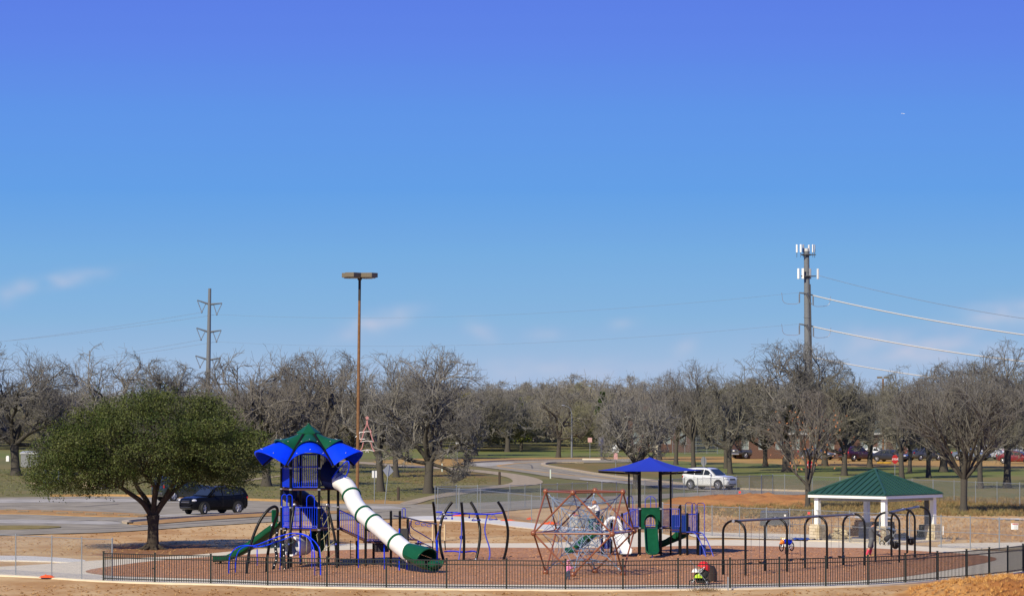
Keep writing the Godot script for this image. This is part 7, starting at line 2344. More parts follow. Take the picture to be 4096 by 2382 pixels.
func swing_set(called: String, label: String, arches: Array, top_r: float, seats: int, bucket: bool, height: float) -> void:
	# arches: middle points of the arches along the beam; every arch stands square to it
	var o: Vector3 = arches[0]
	var t := thing(called, label, "swing set", o)
	var n := arches.size()
	var along: Vector3 = (arches[n - 1] - o).normalized()
	var side := along.cross(Vector3.UP).normalized()
	var hw := 0.58
	for a in arches:
		var c: Vector3 = a - o
		var p := [c - side * hw + Vector3.DOWN * 0.2, c - side * hw + Vector3.UP * (height - hw * 0.9)]
		for i in range(1, 12):
			var an := PI * i / 12.0
			p.append(c - side * cos(an) * hw + Vector3.UP * (height - hw * 0.9 + sin(an) * hw * 0.9))
		p.append(c + side * hw + Vector3.UP * (height - hw * 0.9)); p.append(c + side * hw + Vector3.DOWN * 0.2)
		pipe("arch_frame", p, 0.053, M.black, t, 1, 12)
		var b := MB.new()
		b.tube([c + Vector3.UP * (height - 0.02) - along * 0.09, c + Vector3.UP * (height - 0.02) + along * 0.09], 0.072, 10)
		part("bracket", b, M.clamp, t)
	pipe("beam", [Vector3.UP * (height - 0.02), arches[n - 1] - o + Vector3.UP * (height - 0.02)], 0.055, M.beam, t, 1, 12)
	for i in n - 1:
		for s in seats:
			var c: Vector3 = (arches[i] as Vector3).lerp(arches[i + 1], (s + 1.0) / (seats + 1.0)) - o
			var seat := MB.new()
			var hy := 0.48 if not bucket else 0.62
			if bucket:
				seat.ball(c + Vector3.UP * (hy + 0.1), Vector3(0.17, 0.16, 0.17), 12, 8)
				for k in 2: seat.box(c + Vector3.UP * (hy + 0.2) + along * (0.17 if k else -0.17), Vector3(0.08, 0.16, 0.3), Basis(along, Vector3.UP, side), 0.03)
				seat.box(c + Vector3.UP * (hy + 0.28) - side * 0.13, Vector3(0.34, 0.22, 0.06), Basis(along, Vector3.UP, side), 0.03)
			else:
				var r := []
				for k in 9: r.append(c + along * (k - 4) * 0.055 + Vector3.UP * (hy + 0.0045 * (k - 4) * (k - 4)))
				for k in 8:
					var a: Vector3 = r[k]
					var d: Vector3 = r[k + 1]
					seat.quad(a - side * 0.09, d - side * 0.09, d + side * 0.09, a + side * 0.09)
					seat.quad(a + side * 0.09 + Vector3.DOWN * 0.02, d + side * 0.09 + Vector3.DOWN * 0.02, d - side * 0.09 + Vector3.DOWN * 0.02, a - side * 0.09 + Vector3.DOWN * 0.02)
					seat.quad(a + side * 0.09, d + side * 0.09, d + side * 0.09 + Vector3.DOWN * 0.02, a + side * 0.09 + Vector3.DOWN * 0.02)
			var st := part("bucket_seat" if bucket else "swing_seat", seat, M.black, t)
			for k in [-1, 1]:
				var ch := MB.new()
				ch.bar(c + along * 0.21 * k + Vector3.UP * (hy + 0.09), c + along * 0.27 * k + Vector3.UP * (height - 0.05), 0.008, 5)
				for q in [0.1, 0.9]: ch.ball((c + along * 0.21 * k + Vector3.UP * (hy + 0.09)).lerp(c + along * 0.27 * k + Vector3.UP * (height - 0.05), q), 0.02, 6, 4)
				part("chain", ch, M.chain, st)

func make_swings() -> void:
	swing_set("swing_set", "long swing set of four black arches with a blue grey beam and belt seats", [Vector3(9.838, 0, -160.553), Vector3(11.928, 0, -163.903), Vector3(13.968, 0, -166.685), Vector3(15.961, 0, -169.32)], 0.06, 2, false, 2.45)
	swing_set("swing_set", "short swing set of three black arches with bucket seats, right of the man", [Vector3(17.87, 0, -172.67), Vector3(19.168, 0, -177.75), Vector3(20.357, 0, -181.586)], 0.06, 1, true, 2.42)

func cloth_lump(at: Vector3, s: Vector3, sd: int) -> MB:
	var b := MB.new()
	var fn := FastNoiseLite.new()
	fn.seed = sd
	fn.frequency = 1.4
	var rows := []
	for i in 9:
		var r := []
		for j in 13:
			var x := (j / 12.0 - 0.5) * 2.0
			var z := (i / 8.0 - 0.5) * 2.0
			var e := maxf(0.0, 1.0 - x * x) * maxf(0.0, 1.0 - z * z)
			r.append(at + Vector3(x * s.x, s.y * e * (0.7 + 0.9 * fn.get_noise_2d(x * 2.0, z * 2.0)) + 0.01, -z * s.z))
		rows.append(r)
	b.grid(rows)
	return b

func make_small_things() -> void:
	# crumpled orange safety netting
	var list := [[Vector3(-20.361, 0, -158.822), 0.34, 0.14, "orange netting heap at the foot of the left wire fence"], [Vector3(-3.494, 0, -238.127), 0.42, 0.22, "orange netting heap left of the bowed posts' far path"], [Vector3(-0.284, 0, -229.316), 0.45, 0.1, "flat strip of orange netting along the far concrete path"], [Vector3(1.114, 0, -231.116), 0.22, 0.17, "small orange lump on the grass behind the rope climber"], [Vector3(2.368, 0, -223.229), 0.6, 0.14, "orange netting strip by the path behind the rope climber's left corner"], [Vector3(4.101, 0, -238.127), 0.3, 0.16, "orange netting on the pale equipment stack"], [Vector3(29.543, 0, -270.396), 0.4, 0.3, "orange netting heap behind the pavilion, left of a pair"], [Vector3(30.171, 0, -271.019), 0.45, 0.45, "taller orange netting heap behind the pavilion, right of a pair"]]
	for i in list.size():
		var q: Array = list[i]
		single("safety_netting", cloth_lump(Vector3.ZERO, Vector3(q[1], q[2], q[1] * 0.8), 40 + i), M.orange, q[3], "netting", "orange safety netting left on the ground").position = q[0] + Vector3(0, 0.03, 0)
	for q in [[Vector3(17.498, 0, -280.046), "tiny red flag beside the road right of the silver car"], [Vector3(18.869, 0, -231.57), "tiny red flag on the grass left of the pavilion"], [Vector3(25.613, 0, -249.216), "tiny red flag on the ditch bank behind the pavilion"]]:
		var f := thing("marker_flag", q[1], "flag", q[0], 0.0, "red utility marker flags")
		var b := MB.new()
		b.bar(Vector3(0, -0.05, 0), Vector3(0, 0.5, 0), 0.008, 5)
		part("stake", b, M.steel, f)
		b = MB.new()
		b.quad(Vector3(0, 0.34, 0), Vector3(0.17, 0.36, 0.03), Vector3(0.18, 0.51, 0.01), Vector3(0, 0.5, 0))
		part("cloth", b, mat(0.75, 0.04, 0.03, 0.8), f)
	# grey box by the swings and equipment stack behind the rope climber
	var g := thing("grey_container", "long grey container with a lifted lid behind the left swing arches", "container", Vector3(15.932, 0, -220.306), -0.12)
	var b := MB.new()
	b.box(Vector3(0, 0.42, -0.4), Vector3(1.72, 0.8, 0.9), Basis.IDENTITY, 0.04)
	part("body", b, mat(0.075, 0.08, 0.09, 0.6), g)
	b = MB.new()
	b.box(Vector3(0, 0.86, -0.4), Vector3(1.66, 0.07, 0.96), Basis.from_euler(Vector3(0.1, 0, 0)), 0.02)
	part("lid", b, mat(0.1, 0.105, 0.115, 0.6), g)
	b = MB.new()
	b.ball(Vector3(0.66, 0.66, 0.07), Vector3(0.07, 0.08, 0.02), 10, 6)
	part("reflector", b, M.white_paint, g)
	g = thing("equipment_stack", "pale grey stacked equipment crates on the grass behind the rope climber", "crates", Vector3(4.051, 0, -219.485))
	for q in [[Vector3(-0.32, 0.3, 0), Vector3(0.5, 0.6, 0.6), 0.35], [Vector3(0.12, 0.26, 0), Vector3(0.36, 0.5, 0.6), 0.2], [Vector3(0.42, 0.3, -0.1), Vector3(0.3, 0.55, 0.6), 0.28], [Vector3(-0.46, 0.68, 0), Vector3(0.32, 0.16, 0.5), 0.55]]:
		b = MB.new()
		b.box(q[0], q[1], Basis.IDENTITY, 0.02)
		part("crate", b, mat(q[2], q[2], q[2], 0.7), g)
	# white notice on the right wire fence
	g = thing("fence_sign", "white notice with a red heading on the right end of the wire fence", "sign", Vector3(25.598, 1.308, -184.718))
	b = MB.new()
	b.box(Vector3(0, 0, 0.03), Vector3(0.36, 0.32, 0.012))
	part("sign_plate", b, M.white_paint, g)
	b = MB.new()
	b.box(Vector3(0.02, 0.12, 0.039), Vector3(0.28, 0.05, 0.006))
	part("heading_band", b, mat(0.5, 0.05, 0.05, 0.6), g)
	g = thing("pipe_stub", "short white plastic pipe standing behind the wire fence at the right", "pipe", Vector3(24.665, 0, -207.131))
	b = MB.new()
	b.tube([Vector3(-0.04, 0, 0), Vector3(-0.03, 0.5, 0)], 0.04, 8)
	part("pipe", b, M.white_paint, g)
	g = thing("marker_pipe", "white plastic stake behind the small play structure's front posts", "pipe", Vector3(9.772, 0, -235.272))
	b = MB.new()
	b.tube([Vector3(0, -0.1, 0), Vector3(0, 1.0, 0)], 0.045, 8)
	part("pipe", b, M.white_paint, g)
	g = thing("fence_stake", "pale grey stake standing at the black fence right of the stroller", "post", Vector3(8.896, 0, -149.551))
	b = MB.new()
	b.box(Vector3(0, 0.26, 0.12), Vector3(0.05, 0.56, 0.03))
	part("stake", b, M.steel, g)
	spring_rider()
	stroller()
	pushchair()
	# dark brown bin beside the stroller and a grassy clump at the fence foot
	g = thing("waste_bin", "dark brown rounded bin standing behind the red stroller", "bin", Vector3(8.444, 0, -154.857))
	b = MB.new()
	b.tube([Vector3(0, 0, 0), Vector3(0, 0.45, 0), Vector3(-0.03, 0.6, 0), Vector3(-0.12, 0.68, 0)], [0.32, 0.32, 0.26, 0.12], 18)
	part("body", b, mat(0.035, 0.02, 0.018, 0.8), g)
	b = MB.new()
	b.tube([Vector3(0, 0.4, 0), Vector3(0, 0.44, 0)], 0.328, 18)
	part("band", b, mat(0.05, 0.03, 0.026, 0.7), g)
	b = MB.new()
	for i in 260:
		var p := Vector3(rng.randfn() * 0.34, 0, rng.randfn() * 0.1)
		var tip := p + Vector3(rng.randf_range(-0.15, 0.15), rng.randf_range(0.05, 0.22), rng.randf_range(-0.1, 0.1))
		b.tri(p - Vector3(0.008, 0, 0), p + Vector3(0.008, 0, 0), tip)
	var w := single("weed_clump", b, mat(0.17, 0.11, 0.055, 0.95), "dry weedy clump at the foot of the fence in front of the stroller", "weeds")
	w.position = Vector3(7.909, 0, -148.421)
	w.set_meta("kind", "stuff")

func wheel(parent: Node, at: Vector3, r: float, axis: Vector3, m: Material) -> void:
	var b := MB.new()
	var x := axis.cross(Vector3.UP).normalized()
	var p := []
	for i in 17: p.append(at + (x * cos(TAU * i / 16.0) + Vector3.UP * sin(TAU * i / 16.0)) * r)
	b.tube(p, r * 0.16, 6)
	var w := part("wheel", b, m, parent)
	b = MB.new()
	for i in 6: b.bar(at, at + (x * cos(TAU * i / 6.0) + Vector3.UP * sin(TAU * i / 6.0)) * r, r * 0.05, 4)
	b.ball(at, r * 0.18, 6, 4)
	part("spokes", b, M.clamp, w)

func spring_rider() -> void:
	# a rocking motorcycle, facing left and a little toward the viewer
	var t := thing("spring_rider", "blue and orange motorcycle shaped spring rider on the mulch", "spring rider", Vector3(13.734, 0, -181.306), 0.85)
	t.scale = Vector3(0.86, 1.0, 0.86)
	var b := MB.new()
	var sp := []
	for i in 41: sp.append(Vector3(cos(i * 0.9) * 0.11, 0.05 + i * 0.0085, sin(i * 0.9) * 0.11))
	b.tube(sp, 0.018, 6)
	part("spring", b, M.black, t)
	wheel(t, Vector3(-0.5, 0.42, 0), 0.2, Vector3(0, 0, 1), M.black)
	wheel(t, Vector3(0.48, 0.42, 0), 0.2, Vector3(0, 0, 1), M.black)
	b = MB.new()
	b.tube(smooth_line([Vector3(-0.35, 0.62, 0), Vector3(-0.1, 0.68, 0), Vector3(0.2, 0.6, 0), Vector3(0.5, 0.68, 0)], 4), [0.07, 0.09, 0.1, 0.12, 0.13, 0.13, 0.12, 0.12, 0.11, 0.1, 0.1, 0.08, 0.05], 10)
	part("body", b, M.blue, t)
	b = MB.new()
	b.ball(Vector3(-0.42, 0.66, 0), Vector3(0.16, 0.14, 0.12), 12, 8)
	b.ball(Vector3(-0.52, 0.6, 0), Vector3(0.17, 0.05, 0.08), 10, 6)
	part("front_fairing", b, mat(0.8, 0.2, 0.01, 0.4), t)
	b = MB.new()
	b.bar(Vector3(-0.5, 0.42, 0.05), Vector3(-0.3, 0.86, 0.05), 0.025)
	b.bar(Vector3(-0.5, 0.42, -0.05), Vector3(-0.3, 0.86, -0.05), 0.025)
	part("fork", b, M.clamp, t)
	b = MB.new()
	b.bar(Vector3(-0.3, 0.86, -0.24), Vector3(-0.3, 0.86, 0.24), 0.022)
	part("handlebar", b, mat(0.7, 0.5, 0.05, 0.5), t)
	b = MB.new()
	b.ball(Vector3(0.18, 0.73, 0), Vector3(0.24, 0.06, 0.11), 12, 6)
	part("seat", b, M.blue_dark, t)
	b = MB.new()
	b.tube(smooth_line([Vector3(-0.2, 0.38, 0.16), Vector3(0.0, 0.32, 0.17), Vector3(0.2, 0.38, 0.16), Vector3(0.2, 0.46, 0.16), Vector3(-0.1, 0.46, 0.16)], 4), 0.018, 6)
	part("foot_rest", b, mat(0.6, 0.55, 0.5, 0.4), t)

func stroller() -> void:
	var t := thing("stroller", "stroller with a red hood parked at the black fence", "stroller", Vector3(7.956, 0, -152.65), 0.0)
	for q in [Vector3(-0.4, 0.12, 0.2), Vector3(-0.36, 0.12, -0.22), Vector3(0.22, 0.13, 0.25), Vector3(0.25, 0.13, -0.25)]: wheel(t, q, 0.12, Vector3(0, 0, 1), M.black)
	var b := MB.new()
	for z in [0.24, -0.24]:
		b.tube(smooth_line([Vector3(-0.4, 0.14, z), Vector3(-0.15, 0.42, z), Vector3(0.15, 0.8, z), Vector3(-0.1, 0.62, z)], 3), 0.016, 6)
		b.bar(Vector3(0.24, 0.14, z), Vector3(-0.12, 0.6, z), 0.016)
		b.tube([Vector3(-0.1, 0.6, z), Vector3(-0.38, 0.95, z), Vector3(-0.45, 1.03, z)], 0.014, 6)
	b.bar(Vector3(-0.45, 1.03, -0.24), Vector3(-0.45, 1.03, 0.24), 0.018)
	b.bar(Vector3(-0.4, 0.14, -0.22), Vector3(-0.4, 0.14, 0.2), 0.014)
	b.bar(Vector3(0.24, 0.14, -0.24), Vector3(0.24, 0.14, 0.24), 0.014)
	part("frame", b, M.steel, t)
	b = MB.new()
	var rows := []
	for i in 9:
		var a := lerpf(-0.5, 2.75, i / 8.0)
		var r := []
		for j in 11:
			var c := PI * j / 10.0
			r.append(Vector3(0.1 + cos(a) * 0.27 * sin(c), 0.74 + sin(a) * 0.29 * sin(c), -cos(c) * 0.25))
		rows.append(r)
	b.grid(rows)
	for i in [0, 4, 8]: b.tube(rows[i], 0.012, 5)
	part("hood", b, mat(0.62, 0.012, 0.018, 0.7), t)
	b = MB.new()
	b.tube(smooth_line([Vector3(0.26, 0.72, 0), Vector3(0.12, 0.46, 0), Vector3(-0.1, 0.42, 0), Vector3(-0.28, 0.3, 0)], 4), [0.12, 0.14, 0.16, 0.17, 0.18, 0.18, 0.18, 0.17, 0.17, 0.16, 0.14, 0.12, 0.08], 10)
	part("seat", b, mat(0.015, 0.015, 0.018, 0.8), t)
	b = MB.new()
	b.box(Vector3(0.02, 0.2, 0), Vector3(0.46, 0.16, 0.38), Basis.IDENTITY, 0.04)
	part("basket", b, mat(0.012, 0.012, 0.012, 0.9), t)
	# things carried in it
	b = cloth_lump(Vector3(-0.17, 0.5, 0), Vector3(0.2, 0.2, 0.2), 71)
	single("blanket", b, mat(0.72, 0.7, 0.7, 0.9), "white and red blanket bundle in the red hooded stroller", "blanket").position = t.position + Vector3(-0.05, 0.06, 0.05)
	b = cloth_lump(Vector3.ZERO, Vector3(0.2, 0.22, 0.18), 72)
	single("bag", b, mat(0.42, 0.6, 0.03, 0.8), "lime yellow bag hanging on the front of the stroller", "bag").position = t.position + Vector3(-0.12, 0.33, 0.16)

func pushchair() -> void:
	var t := thing("stroller", "dark stroller parked on the walk in front of the pavilion's front post", "stroller", Vector3(20.078, 0, -192.569), 0.5)
	for q in [Vector3(-0.38, 0.13, 0.22), Vector3(-0.38, 0.13, -0.22), Vector3(0.28, 0.13, 0.25), Vector3(0.28, 0.13, -0.25)]: wheel(t, q, 0.13, Vector3(0, 0, 1), M.black)
	var b := MB.new()
	for z in [0.24, -0.24]:
		b.bar(Vector3(-0.38, 0.14, z), Vector3(0.2, 0.72, z), 0.016)
		b.tube([Vector3(0.28, 0.14, z), Vector3(0.0, 0.58, z), Vector3(-0.1, 0.98, z)], 0.016, 6)
	b.bar(Vector3(-0.1, 0.98, -0.24), Vector3(-0.1, 0.98, 0.24), 0.018)
	part("frame", b, M.steel, t)
	b = MB.new()
	var rows := []
	for i in 7:
		var a := lerpf(0.1, 2.2, i / 6.0)
		var r := []
		for j in 9:
			var c := PI * j / 8.0
			r.append(Vector3(0.02 + cos(a) * 0.3 * (0.5 + 0.5 * sin(c)), 0.7 + sin(a) * 0.26 * (0.5 + 0.5 * sin(c)), -cos(c) * 0.26))
		rows.append(r)
	b.grid(rows)
	part("hood", b, mat(0.1, 0.14, 0.22, 0.7), t)
	b = MB.new()
	b.tube(smooth_line([Vector3(0.18, 0.68, 0), Vector3(0.1, 0.46, 0), Vector3(-0.12, 0.42, 0), Vector3(-0.3, 0.3, 0)], 3), 0.15, 9)
	part("seat", b, mat(0.02, 0.02, 0.025, 0.8), t)

# one closed skin round tapered bones [from, to, radius, radius], joined smoothly: a distance grid meshed as surface nets
func skin_bones(b: MB, bones: Array, cell: float, k: float) -> void:
	var lo := Vector3.INF
	var hi := -Vector3.INF
	for q in bones:
		var r: float = maxf(q[2], q[3]) + k + cell * 2.0
		lo = lo.min((q[0] as Vector3).min(q[1]) - Vector3.ONE * r)
		hi = hi.max((q[0] as Vector3).max(q[1]) + Vector3.ONE * r)
	var n := Vector3i(((hi - lo) / cell).ceil()) + Vector3i.ONE
	var f := PackedFloat32Array()
	f.resize(n.x * n.y * n.z)
	f.fill(9.0)
	for q in bones:
		var a: Vector3 = q[0]
		var c: Vector3 = q[1]
		var r: float = maxf(q[2], q[3]) + k + cell * 2.0
		var i0 := Vector3i(((a.min(c) - Vector3.ONE * r - lo) / cell).floor()).clamp(Vector3i.ZERO, n - Vector3i.ONE)
		var i1 := Vector3i(((a.max(c) + Vector3.ONE * r - lo) / cell).ceil()).clamp(Vector3i.ZERO, n - Vector3i.ONE)
		var ac := c - a
		var l2 := maxf(ac.length_squared(), 1e-9)
		for z in range(i0.z, i1.z + 1):
			for y in range(i0.y, i1.y + 1):
				for x in range(i0.x, i1.x + 1):
					var p := lo + Vector3(x, y, z) * cell
					var t := clampf((p - a).dot(ac) / l2, 0.0, 1.0)
					var d := (p - a - ac * t).length() - lerpf(q[2], q[3], t)
					var at := x + n.x * (y + n.y * z)
					var e := f[at]
					var h := clampf(0.5 + 0.5 * (e - d) / k, 0.0, 1.0)
					f[at] = lerpf(e, d, h) - k * h * (1.0 - h) if e < 8.0 else d
	var ids := {}
	var sx := 1
	var sy := n.x
	var sz := n.x * n.y
	var off := [0, sx, sy, sx + sy, sz, sx + sz, sy + sz, sx + sy + sz]
	for z in n.z - 1:
		for y in n.y - 1:
			for x in n.x - 1:
				var at := x + sy * y + sz * z
				var neg := 0
				for o in off:
					if f[at + o] < 0.0: neg += 1
				if neg == 0 or neg == 8: continue
				var sum := Vector3.ZERO
				var cnt := 0
				for e in [[0, 1], [2, 3], [4, 5], [6, 7], [0, 2], [1, 3], [4, 6], [5, 7], [0, 4], [1, 5], [2, 6], [3, 7]]:
					var u := f[at + off[e[0]]]
					var v := f[at + off[e[1]]]
					if (u < 0.0) == (v < 0.0): continue
					var t := u / (u - v)
					var p0 := Vector3(e[0] & 1, (e[0] >> 1) & 1, e[0] >> 2)
					var p1 := Vector3(e[1] & 1, (e[1] >> 1) & 1, e[1] >> 2)
					sum += p0.lerp(p1, t)
					cnt += 1
				var gr := Vector3(f[at + 1] - f[at] + f[at + 7 * 0 + sx + sy + sz] - f[at + sy + sz], f[at + sy] - f[at] + f[at + sx + sy + sz] - f[at + sx + sz], f[at + sz] - f[at] + f[at + sx + sy + sz] - f[at + sx + sy])
				ids[at] = b.vert(lo + (Vector3(x, y, z) + sum / cnt) * cell, gr.normalized() if gr.length() > 1e-9 else Vector3.UP)
	for at in ids:
		for ax in [[sx, sy, sz], [sy, sz, sx], [sz, sx, sy]]:
			if (f[at] < 0.0) == (f[at + ax[0]] < 0.0): continue
			var q := [at, at - ax[1], at - ax[1] - ax[2], at - ax[2]]
			if not (ids.has(q[1]) and ids.has(q[2]) and ids.has(q[3])): continue
			var w := [ids[q[0]], ids[q[1]], ids[q[2]], ids[q[3]]]
			if f[at] < 0.0: w = [w[0], w[3], w[2], w[1]]
			for i in [0, 1, 2, 0, 2, 3]: b.ix.append(w[i])

# a hand: palm, four bent fingers of unequal length, a thumb from the side of the palm; forward is where the fingers point, palm faces "pal"
func hand(b: MB, wrist: Vector3, fwd: Vector3, pal: Vector3, s: float, mirror: float) -> void:
	var side := fwd.cross(pal).normalized() * mirror
	var bones := [[wrist, wrist + fwd * 0.045 * s, 0.026 * s, 0.03 * s]]
	for i in 4:
		var o := side * (i - 1.5) * 0.019 * s
		var l: float = [0.068, 0.078, 0.072, 0.056][i] * s
		var k0 := wrist + fwd * 0.085 * s + o
		bones.append([wrist + fwd * 0.03 * s + o * 0.7, k0, 0.014 * s, 0.011 * s])
		var k1 := k0 + (fwd * 0.8 + pal * 0.6).normalized() * l * 0.5
		bones.append([k0, k1, 0.0095 * s, 0.0088 * s])
		bones.append([k1, k1 + (fwd * 0.25 + pal * 0.95).normalized() * l * 0.55, 0.0088 * s, 0.0075 * s])
	var t0 := wrist + fwd * 0.03 * s - side * 0.028 * s
	var t1 := t0 + (fwd * 0.6 - side * 0.6 + pal * 0.4).normalized() * 0.035 * s
	bones.append([t0, t1, 0.013 * s, 0.0105 * s])
	bones.append([t1, t1 + (fwd * 0.7 + pal * 0.6).normalized() * 0.03 * s, 0.0105 * s, 0.009 * s])
	skin_bones(b, bones, 0.0065 * s, 0.008 * s)

func head(b: MB, c: Vector3, look: Vector3, s: float) -> void:
	var sd := look.cross(Vector3.UP).normalized()
	var up := sd.cross(look).normalized()
	var at := func(x: float, y: float, z: float) -> Vector3: return c + (sd * x + up * y + look * z) * s
	var bones := [[at.call(0, 0.035, -0.02), at.call(0, 0.03, 0.015), 0.082 * s, 0.076 * s], [at.call(0, -0.02, 0.03), at.call(0, -0.075, 0.06), 0.06 * s, 0.035 * s],
		[at.call(0, 0.005, 0.088), at.call(0, -0.025, 0.108), 0.009 * s, 0.014 * s], [at.call(-0.02, -0.056, 0.088), at.call(0.02, -0.056, 0.088), 0.009 * s, 0.009 * s], [at.call(-0.045, 0.028, 0.076), at.call(0.045, 0.028, 0.076), 0.012 * s, 0.012 * s],
		[at.call(0, -0.06, -0.02), at.call(0, -0.16, -0.04), 0.05 * s, 0.052 * s]]
	for k in [-1.0, 1.0]: bones.append([at.call(0.083 * k, 0.02, -0.005), at.call(0.083 * k, -0.025, -0.0), 0.014 * s, 0.011 * s])
	skin_bones(b, bones, 0.0085 * s, 0.014 * s)

func eyes(parent: Node, c: Vector3, look: Vector3, s: float) -> void:
	var sd := look.cross(Vector3.UP).normalized()
	var up := sd.cross(look).normalized()
	for k in [-1.0, 1.0]:
		var b := MB.new()
		b.ball(c + (sd * 0.031 * k + up * 0.006 + look * 0.082) * s, 0.011 * s, 8, 6)
		part("eye", b, mat(0.03, 0.02, 0.015, 0.2), parent)

func clothing(called: String, bones: Array, m: Material, parent: Node, cell := 0.018, k := 0.04) -> void:
	var b := MB.new()
	skin_bones(b, bones, cell, k)
	part(called, b, m, parent)

# joints of a figure: hip, chest, neck, head, shoulder, elbow, wrist, hip joint, knee, ankle, toe; pairs for the two sides
func figure(label: String, at: Vector3, turn: float, J: Dictionary, w: Dictionary) -> Node3D:
	var t := thing("person", label, "person", at, turn)
	var s: float = w.head
	var g: float = w.g
	var b := MB.new()
	var bones := [[J.hip, J.chest, 0.125 * g, 0.14 * g], [J.chest, J.neck, 0.13 * g, 0.06 * g], [J.neck, J.head, 0.05 * g, 0.055 * g]]
	for i in 2:
		bones.append([J.chest + (J.shoulder[i] - J.chest) * 0.5, J.shoulder[i], 0.09 * g, 0.065 * g])
		bones.append([J.shoulder[i], J.elbow[i], 0.055 * g, 0.042 * g])
		bones.append([J.elbow[i], J.wrist[i], 0.042 * g, 0.028 * g])
		bones.append([J.joint[i], J.knee[i], 0.088 * g, 0.058 * g])
		bones.append([J.knee[i], J.knee[i].lerp(J.ankle[i], 0.35), 0.055 * g, 0.057 * g])
		bones.append([J.knee[i].lerp(J.ankle[i], 0.35), J.ankle[i], 0.057 * g, 0.036 * g])
		bones.append([J.ankle[i] + Vector3(0, -0.03 * g, 0), J.toe[i], 0.04 * g, 0.03 * g])
	skin_bones(b, bones, 0.016, 0.03 * g)
	head(b, J.head, J.look, s)
	for i in 2:
		var f: Vector3 = (J.wrist[i] - J.elbow[i]).normalized()
		var pal: Vector3 = (Vector3.DOWN - f * Vector3.DOWN.dot(f)).normalized()
		hand(b, J.wrist[i], f, pal, s * 0.95, 1.0 if i == 0 else -1.0)
	part("body", b, M.skin, t)
	eyes(t, J.head, J.look, s)
	# clothes
	var e := 0.022 * g
	var top := [[J.hip + Vector3(0, -0.03 * g, 0), J.chest, 0.135 * g + e, 0.145 * g + e], [J.chest, J.neck + Vector3(0, -0.03, 0), 0.13 * g + e, 0.06 * g + e]]
	for i in 2:
		top.append([J.chest + (J.shoulder[i] - J.chest) * 0.5, J.shoulder[i], 0.09 * g + e, 0.068 * g + e])
		top.append([J.shoulder[i], J.elbow[i], 0.06 * g + e, 0.048 * g + e])
		top.append([J.elbow[i], J.elbow[i].lerp(J.wrist[i], 0.9), 0.046 * g + e, 0.036 * g + e])
	clothing(w.top[0], top, w.top[1], t)
	var low := [[J.hip + Vector3(0, 0.02, 0), J.hip + Vector3(0, -0.06 * g, 0), 0.13 * g + e, 0.13 * g + e]]
	for i in 2:
		var end: Vector3 = J.knee[i] if w.short else J.ankle[i]
		low.append([J.joint[i], J.knee[i].lerp(J.joint[i], 0.1), 0.095 * g + e, 0.085 * g + e if w.short else 0.062 * g + e])
		if not w.short: low.append([J.knee[i], end + Vector3(0, 0.03, 0), 0.06 * g + e, 0.045 * g + e])
	clothing(w.low[0], low, w.low[1], t)
	for i in 2:
		if w.has("sock"): clothing("sock", [[J.knee[i].lerp(J.ankle[i], 0.42), J.ankle[i], 0.06 * g + 0.01, 0.04 * g + 0.01]], w.sock, t, 0.014, 0.01)
		clothing("shoe", [[J.ankle[i] + Vector3(0, -0.035 * g, 0), J.toe[i], 0.052 * g, 0.042 * g]], w.shoe, t, 0.012, 0.01)
	var sd: Vector3 = (J.look as Vector3).cross(Vector3.UP).normalized()
	var up := sd.cross(J.look).normalized()
	var hair := [[J.head + (up * 0.055 - J.look * 0.035) * s, J.head + (up * 0.062 + J.look * 0.02) * s, 0.083 * s, 0.068 * s], [J.head + (up * 0.02 - J.look * 0.05) * s, J.head + (up * -0.03 - J.look * 0.05) * s, 0.075 * s, 0.05 * s]]
	if w.has("tail"): hair.append([J.head + (up * -0.02 - J.look * 0.08) * s, J.head + (up * -0.2 - J.look * 0.1) * s, 0.055 * s, 0.03 * s])
	clothing("hair", hair, w.hair, t, 0.012, 0.02)
	return t

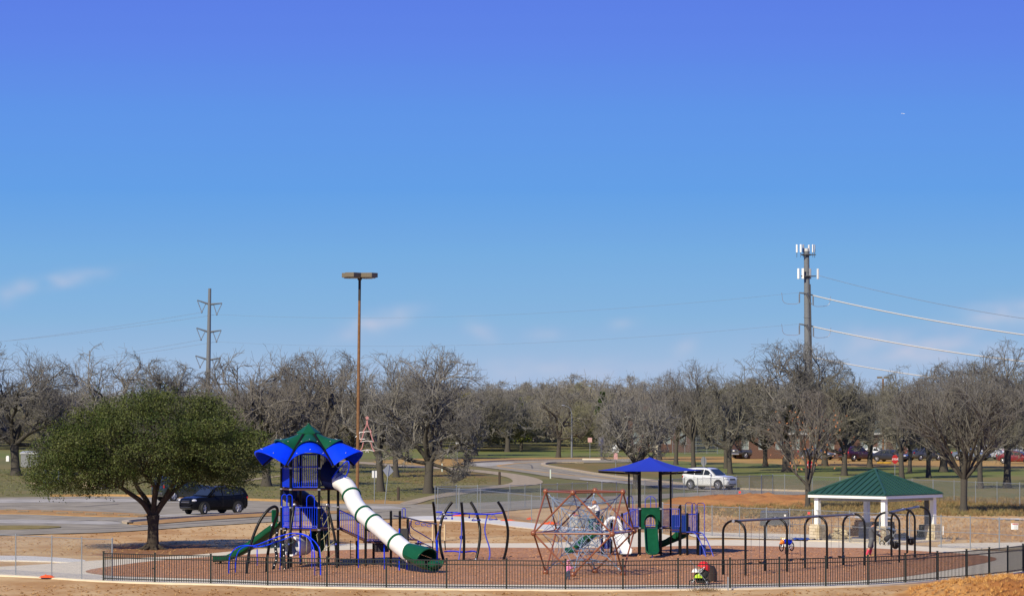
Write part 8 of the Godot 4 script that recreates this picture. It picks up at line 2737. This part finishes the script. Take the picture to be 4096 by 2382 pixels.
func make_people() -> void:
	var skin2 := 1.0
	# the man by the bucket swings, seen from the left, looking down at his hands
	figure("person in a grey jacket and shorts with bright pink socks standing by the swings", Vector3(17.717, 0, -179.922), 0.15, {
		"hip": Vector3(0.12, 0.9, 0), "chest": Vector3(0.13, 1.24, 0), "neck": Vector3(0.19, 1.45, 0), "head": Vector3(0.25, 1.57, 0), "look": Vector3(0.86, -0.45, -0.1).normalized(),
		"shoulder": [Vector3(0.15, 1.39, 0.19), Vector3(0.15, 1.39, -0.19)], "elbow": [Vector3(0.32, 1.13, 0.26), Vector3(0.36, 1.16, -0.2)], "wrist": [Vector3(0.52, 1.02, 0.14), Vector3(0.5, 1.24, -0.06)],
		"joint": [Vector3(0.11, 0.84, 0.09), Vector3(0.13, 0.84, -0.09)], "knee": [Vector3(0.0, 0.47, 0.11), Vector3(0.15, 0.46, -0.1)], "ankle": [Vector3(-0.16, 0.09, 0.1), Vector3(0.06, 0.08, -0.1)], "toe": [Vector3(-0.02, 0.035, 0.13), Vector3(0.23, 0.035, -0.12)]},
		{"head": 1.0, "g": 1.0, "short": true, "top": ["jacket", mat(0.075, 0.08, 0.1, 0.9)], "low": ["shorts", mat(0.1, 0.105, 0.12, 0.9)], "sock": mat(0.62, 0.05, 0.1, 0.8), "shoe": mat(0.6, 0.4, 0.06, 0.7), "hair": mat(0.012, 0.01, 0.009, 0.7)})
	# small child in pink at the foot of the rope climber
	figure("small child in a pink jacket standing behind the fence by a rust ball joint", Vector3(2.417, 0, -156.71), 0.5, {
		"hip": Vector3(0, 0.4, 0), "chest": Vector3(0.01, 0.57, 0), "neck": Vector3(0.02, 0.69, 0), "head": Vector3(0.03, 0.78, 0), "look": Vector3(0.95, -0.25, -0.1).normalized(),
		"shoulder": [Vector3(0.01, 0.65, 0.1), Vector3(0.01, 0.65, -0.1)], "elbow": [Vector3(0.08, 0.54, 0.13), Vector3(0.1, 0.56, -0.12)], "wrist": [Vector3(0.18, 0.55, 0.09), Vector3(0.2, 0.58, -0.08)],
		"joint": [Vector3(0, 0.38, 0.05), Vector3(0, 0.38, -0.05)], "knee": [Vector3(0.03, 0.22, 0.06), Vector3(-0.03, 0.22, -0.05)], "ankle": [Vector3(0.02, 0.05, 0.06), Vector3(-0.05, 0.05, -0.05)], "toe": [Vector3(0.09, 0.02, 0.07), Vector3(0.02, 0.02, -0.06)]},
		{"head": 0.86, "g": 0.6, "short": false, "top": ["jacket", mat(0.7, 0.22, 0.42, 0.9)], "low": ["trousers", mat(0.06, 0.07, 0.12, 0.9)], "shoe": mat(0.6, 0.12, 0.3, 0.7), "hair": mat(0.62, 0.25, 0.4, 0.8)})
	# child climbing high inside the net
	figure("child in a white top and dark jeans climbing high inside the rope net", Vector3(3.831, 2.261, -161.212), PI - 0.25, {
		"hip": Vector3(0.02, 0.52, 0), "chest": Vector3(0.07, 0.73, 0), "neck": Vector3(0.13, 0.85, 0), "head": Vector3(0.19, 0.94, 0), "look": Vector3(0.9, -0.3, 0.05).normalized(),
		"shoulder": [Vector3(0.1, 0.81, 0.12), Vector3(0.1, 0.81, -0.12)], "elbow": [Vector3(0.24, 0.7, 0.17), Vector3(0.26, 0.72, -0.16)], "wrist": [Vector3(0.4, 0.74, 0.13), Vector3(0.42, 0.78, -0.14)],
		"joint": [Vector3(0.02, 0.49, 0.06), Vector3(0.02, 0.49, -0.06)], "knee": [Vector3(0.1, 0.28, 0.08), Vector3(-0.02, 0.27, -0.07)], "ankle": [Vector3(0.03, 0.06, 0.08), Vector3(-0.09, 0.06, -0.07)], "toe": [Vector3(0.12, 0.02, 0.09), Vector3(0.0, 0.02, -0.08)]},
		{"head": 0.9, "g": 0.68, "short": false, "tail": true, "top": ["shirt", mat(0.78, 0.76, 0.76, 0.9)], "low": ["jeans", mat(0.012, 0.02, 0.055, 0.9)], "shoe": mat(0.55, 0.25, 0.25, 0.7), "hair": mat(0.27, 0.11, 0.05, 0.7)})
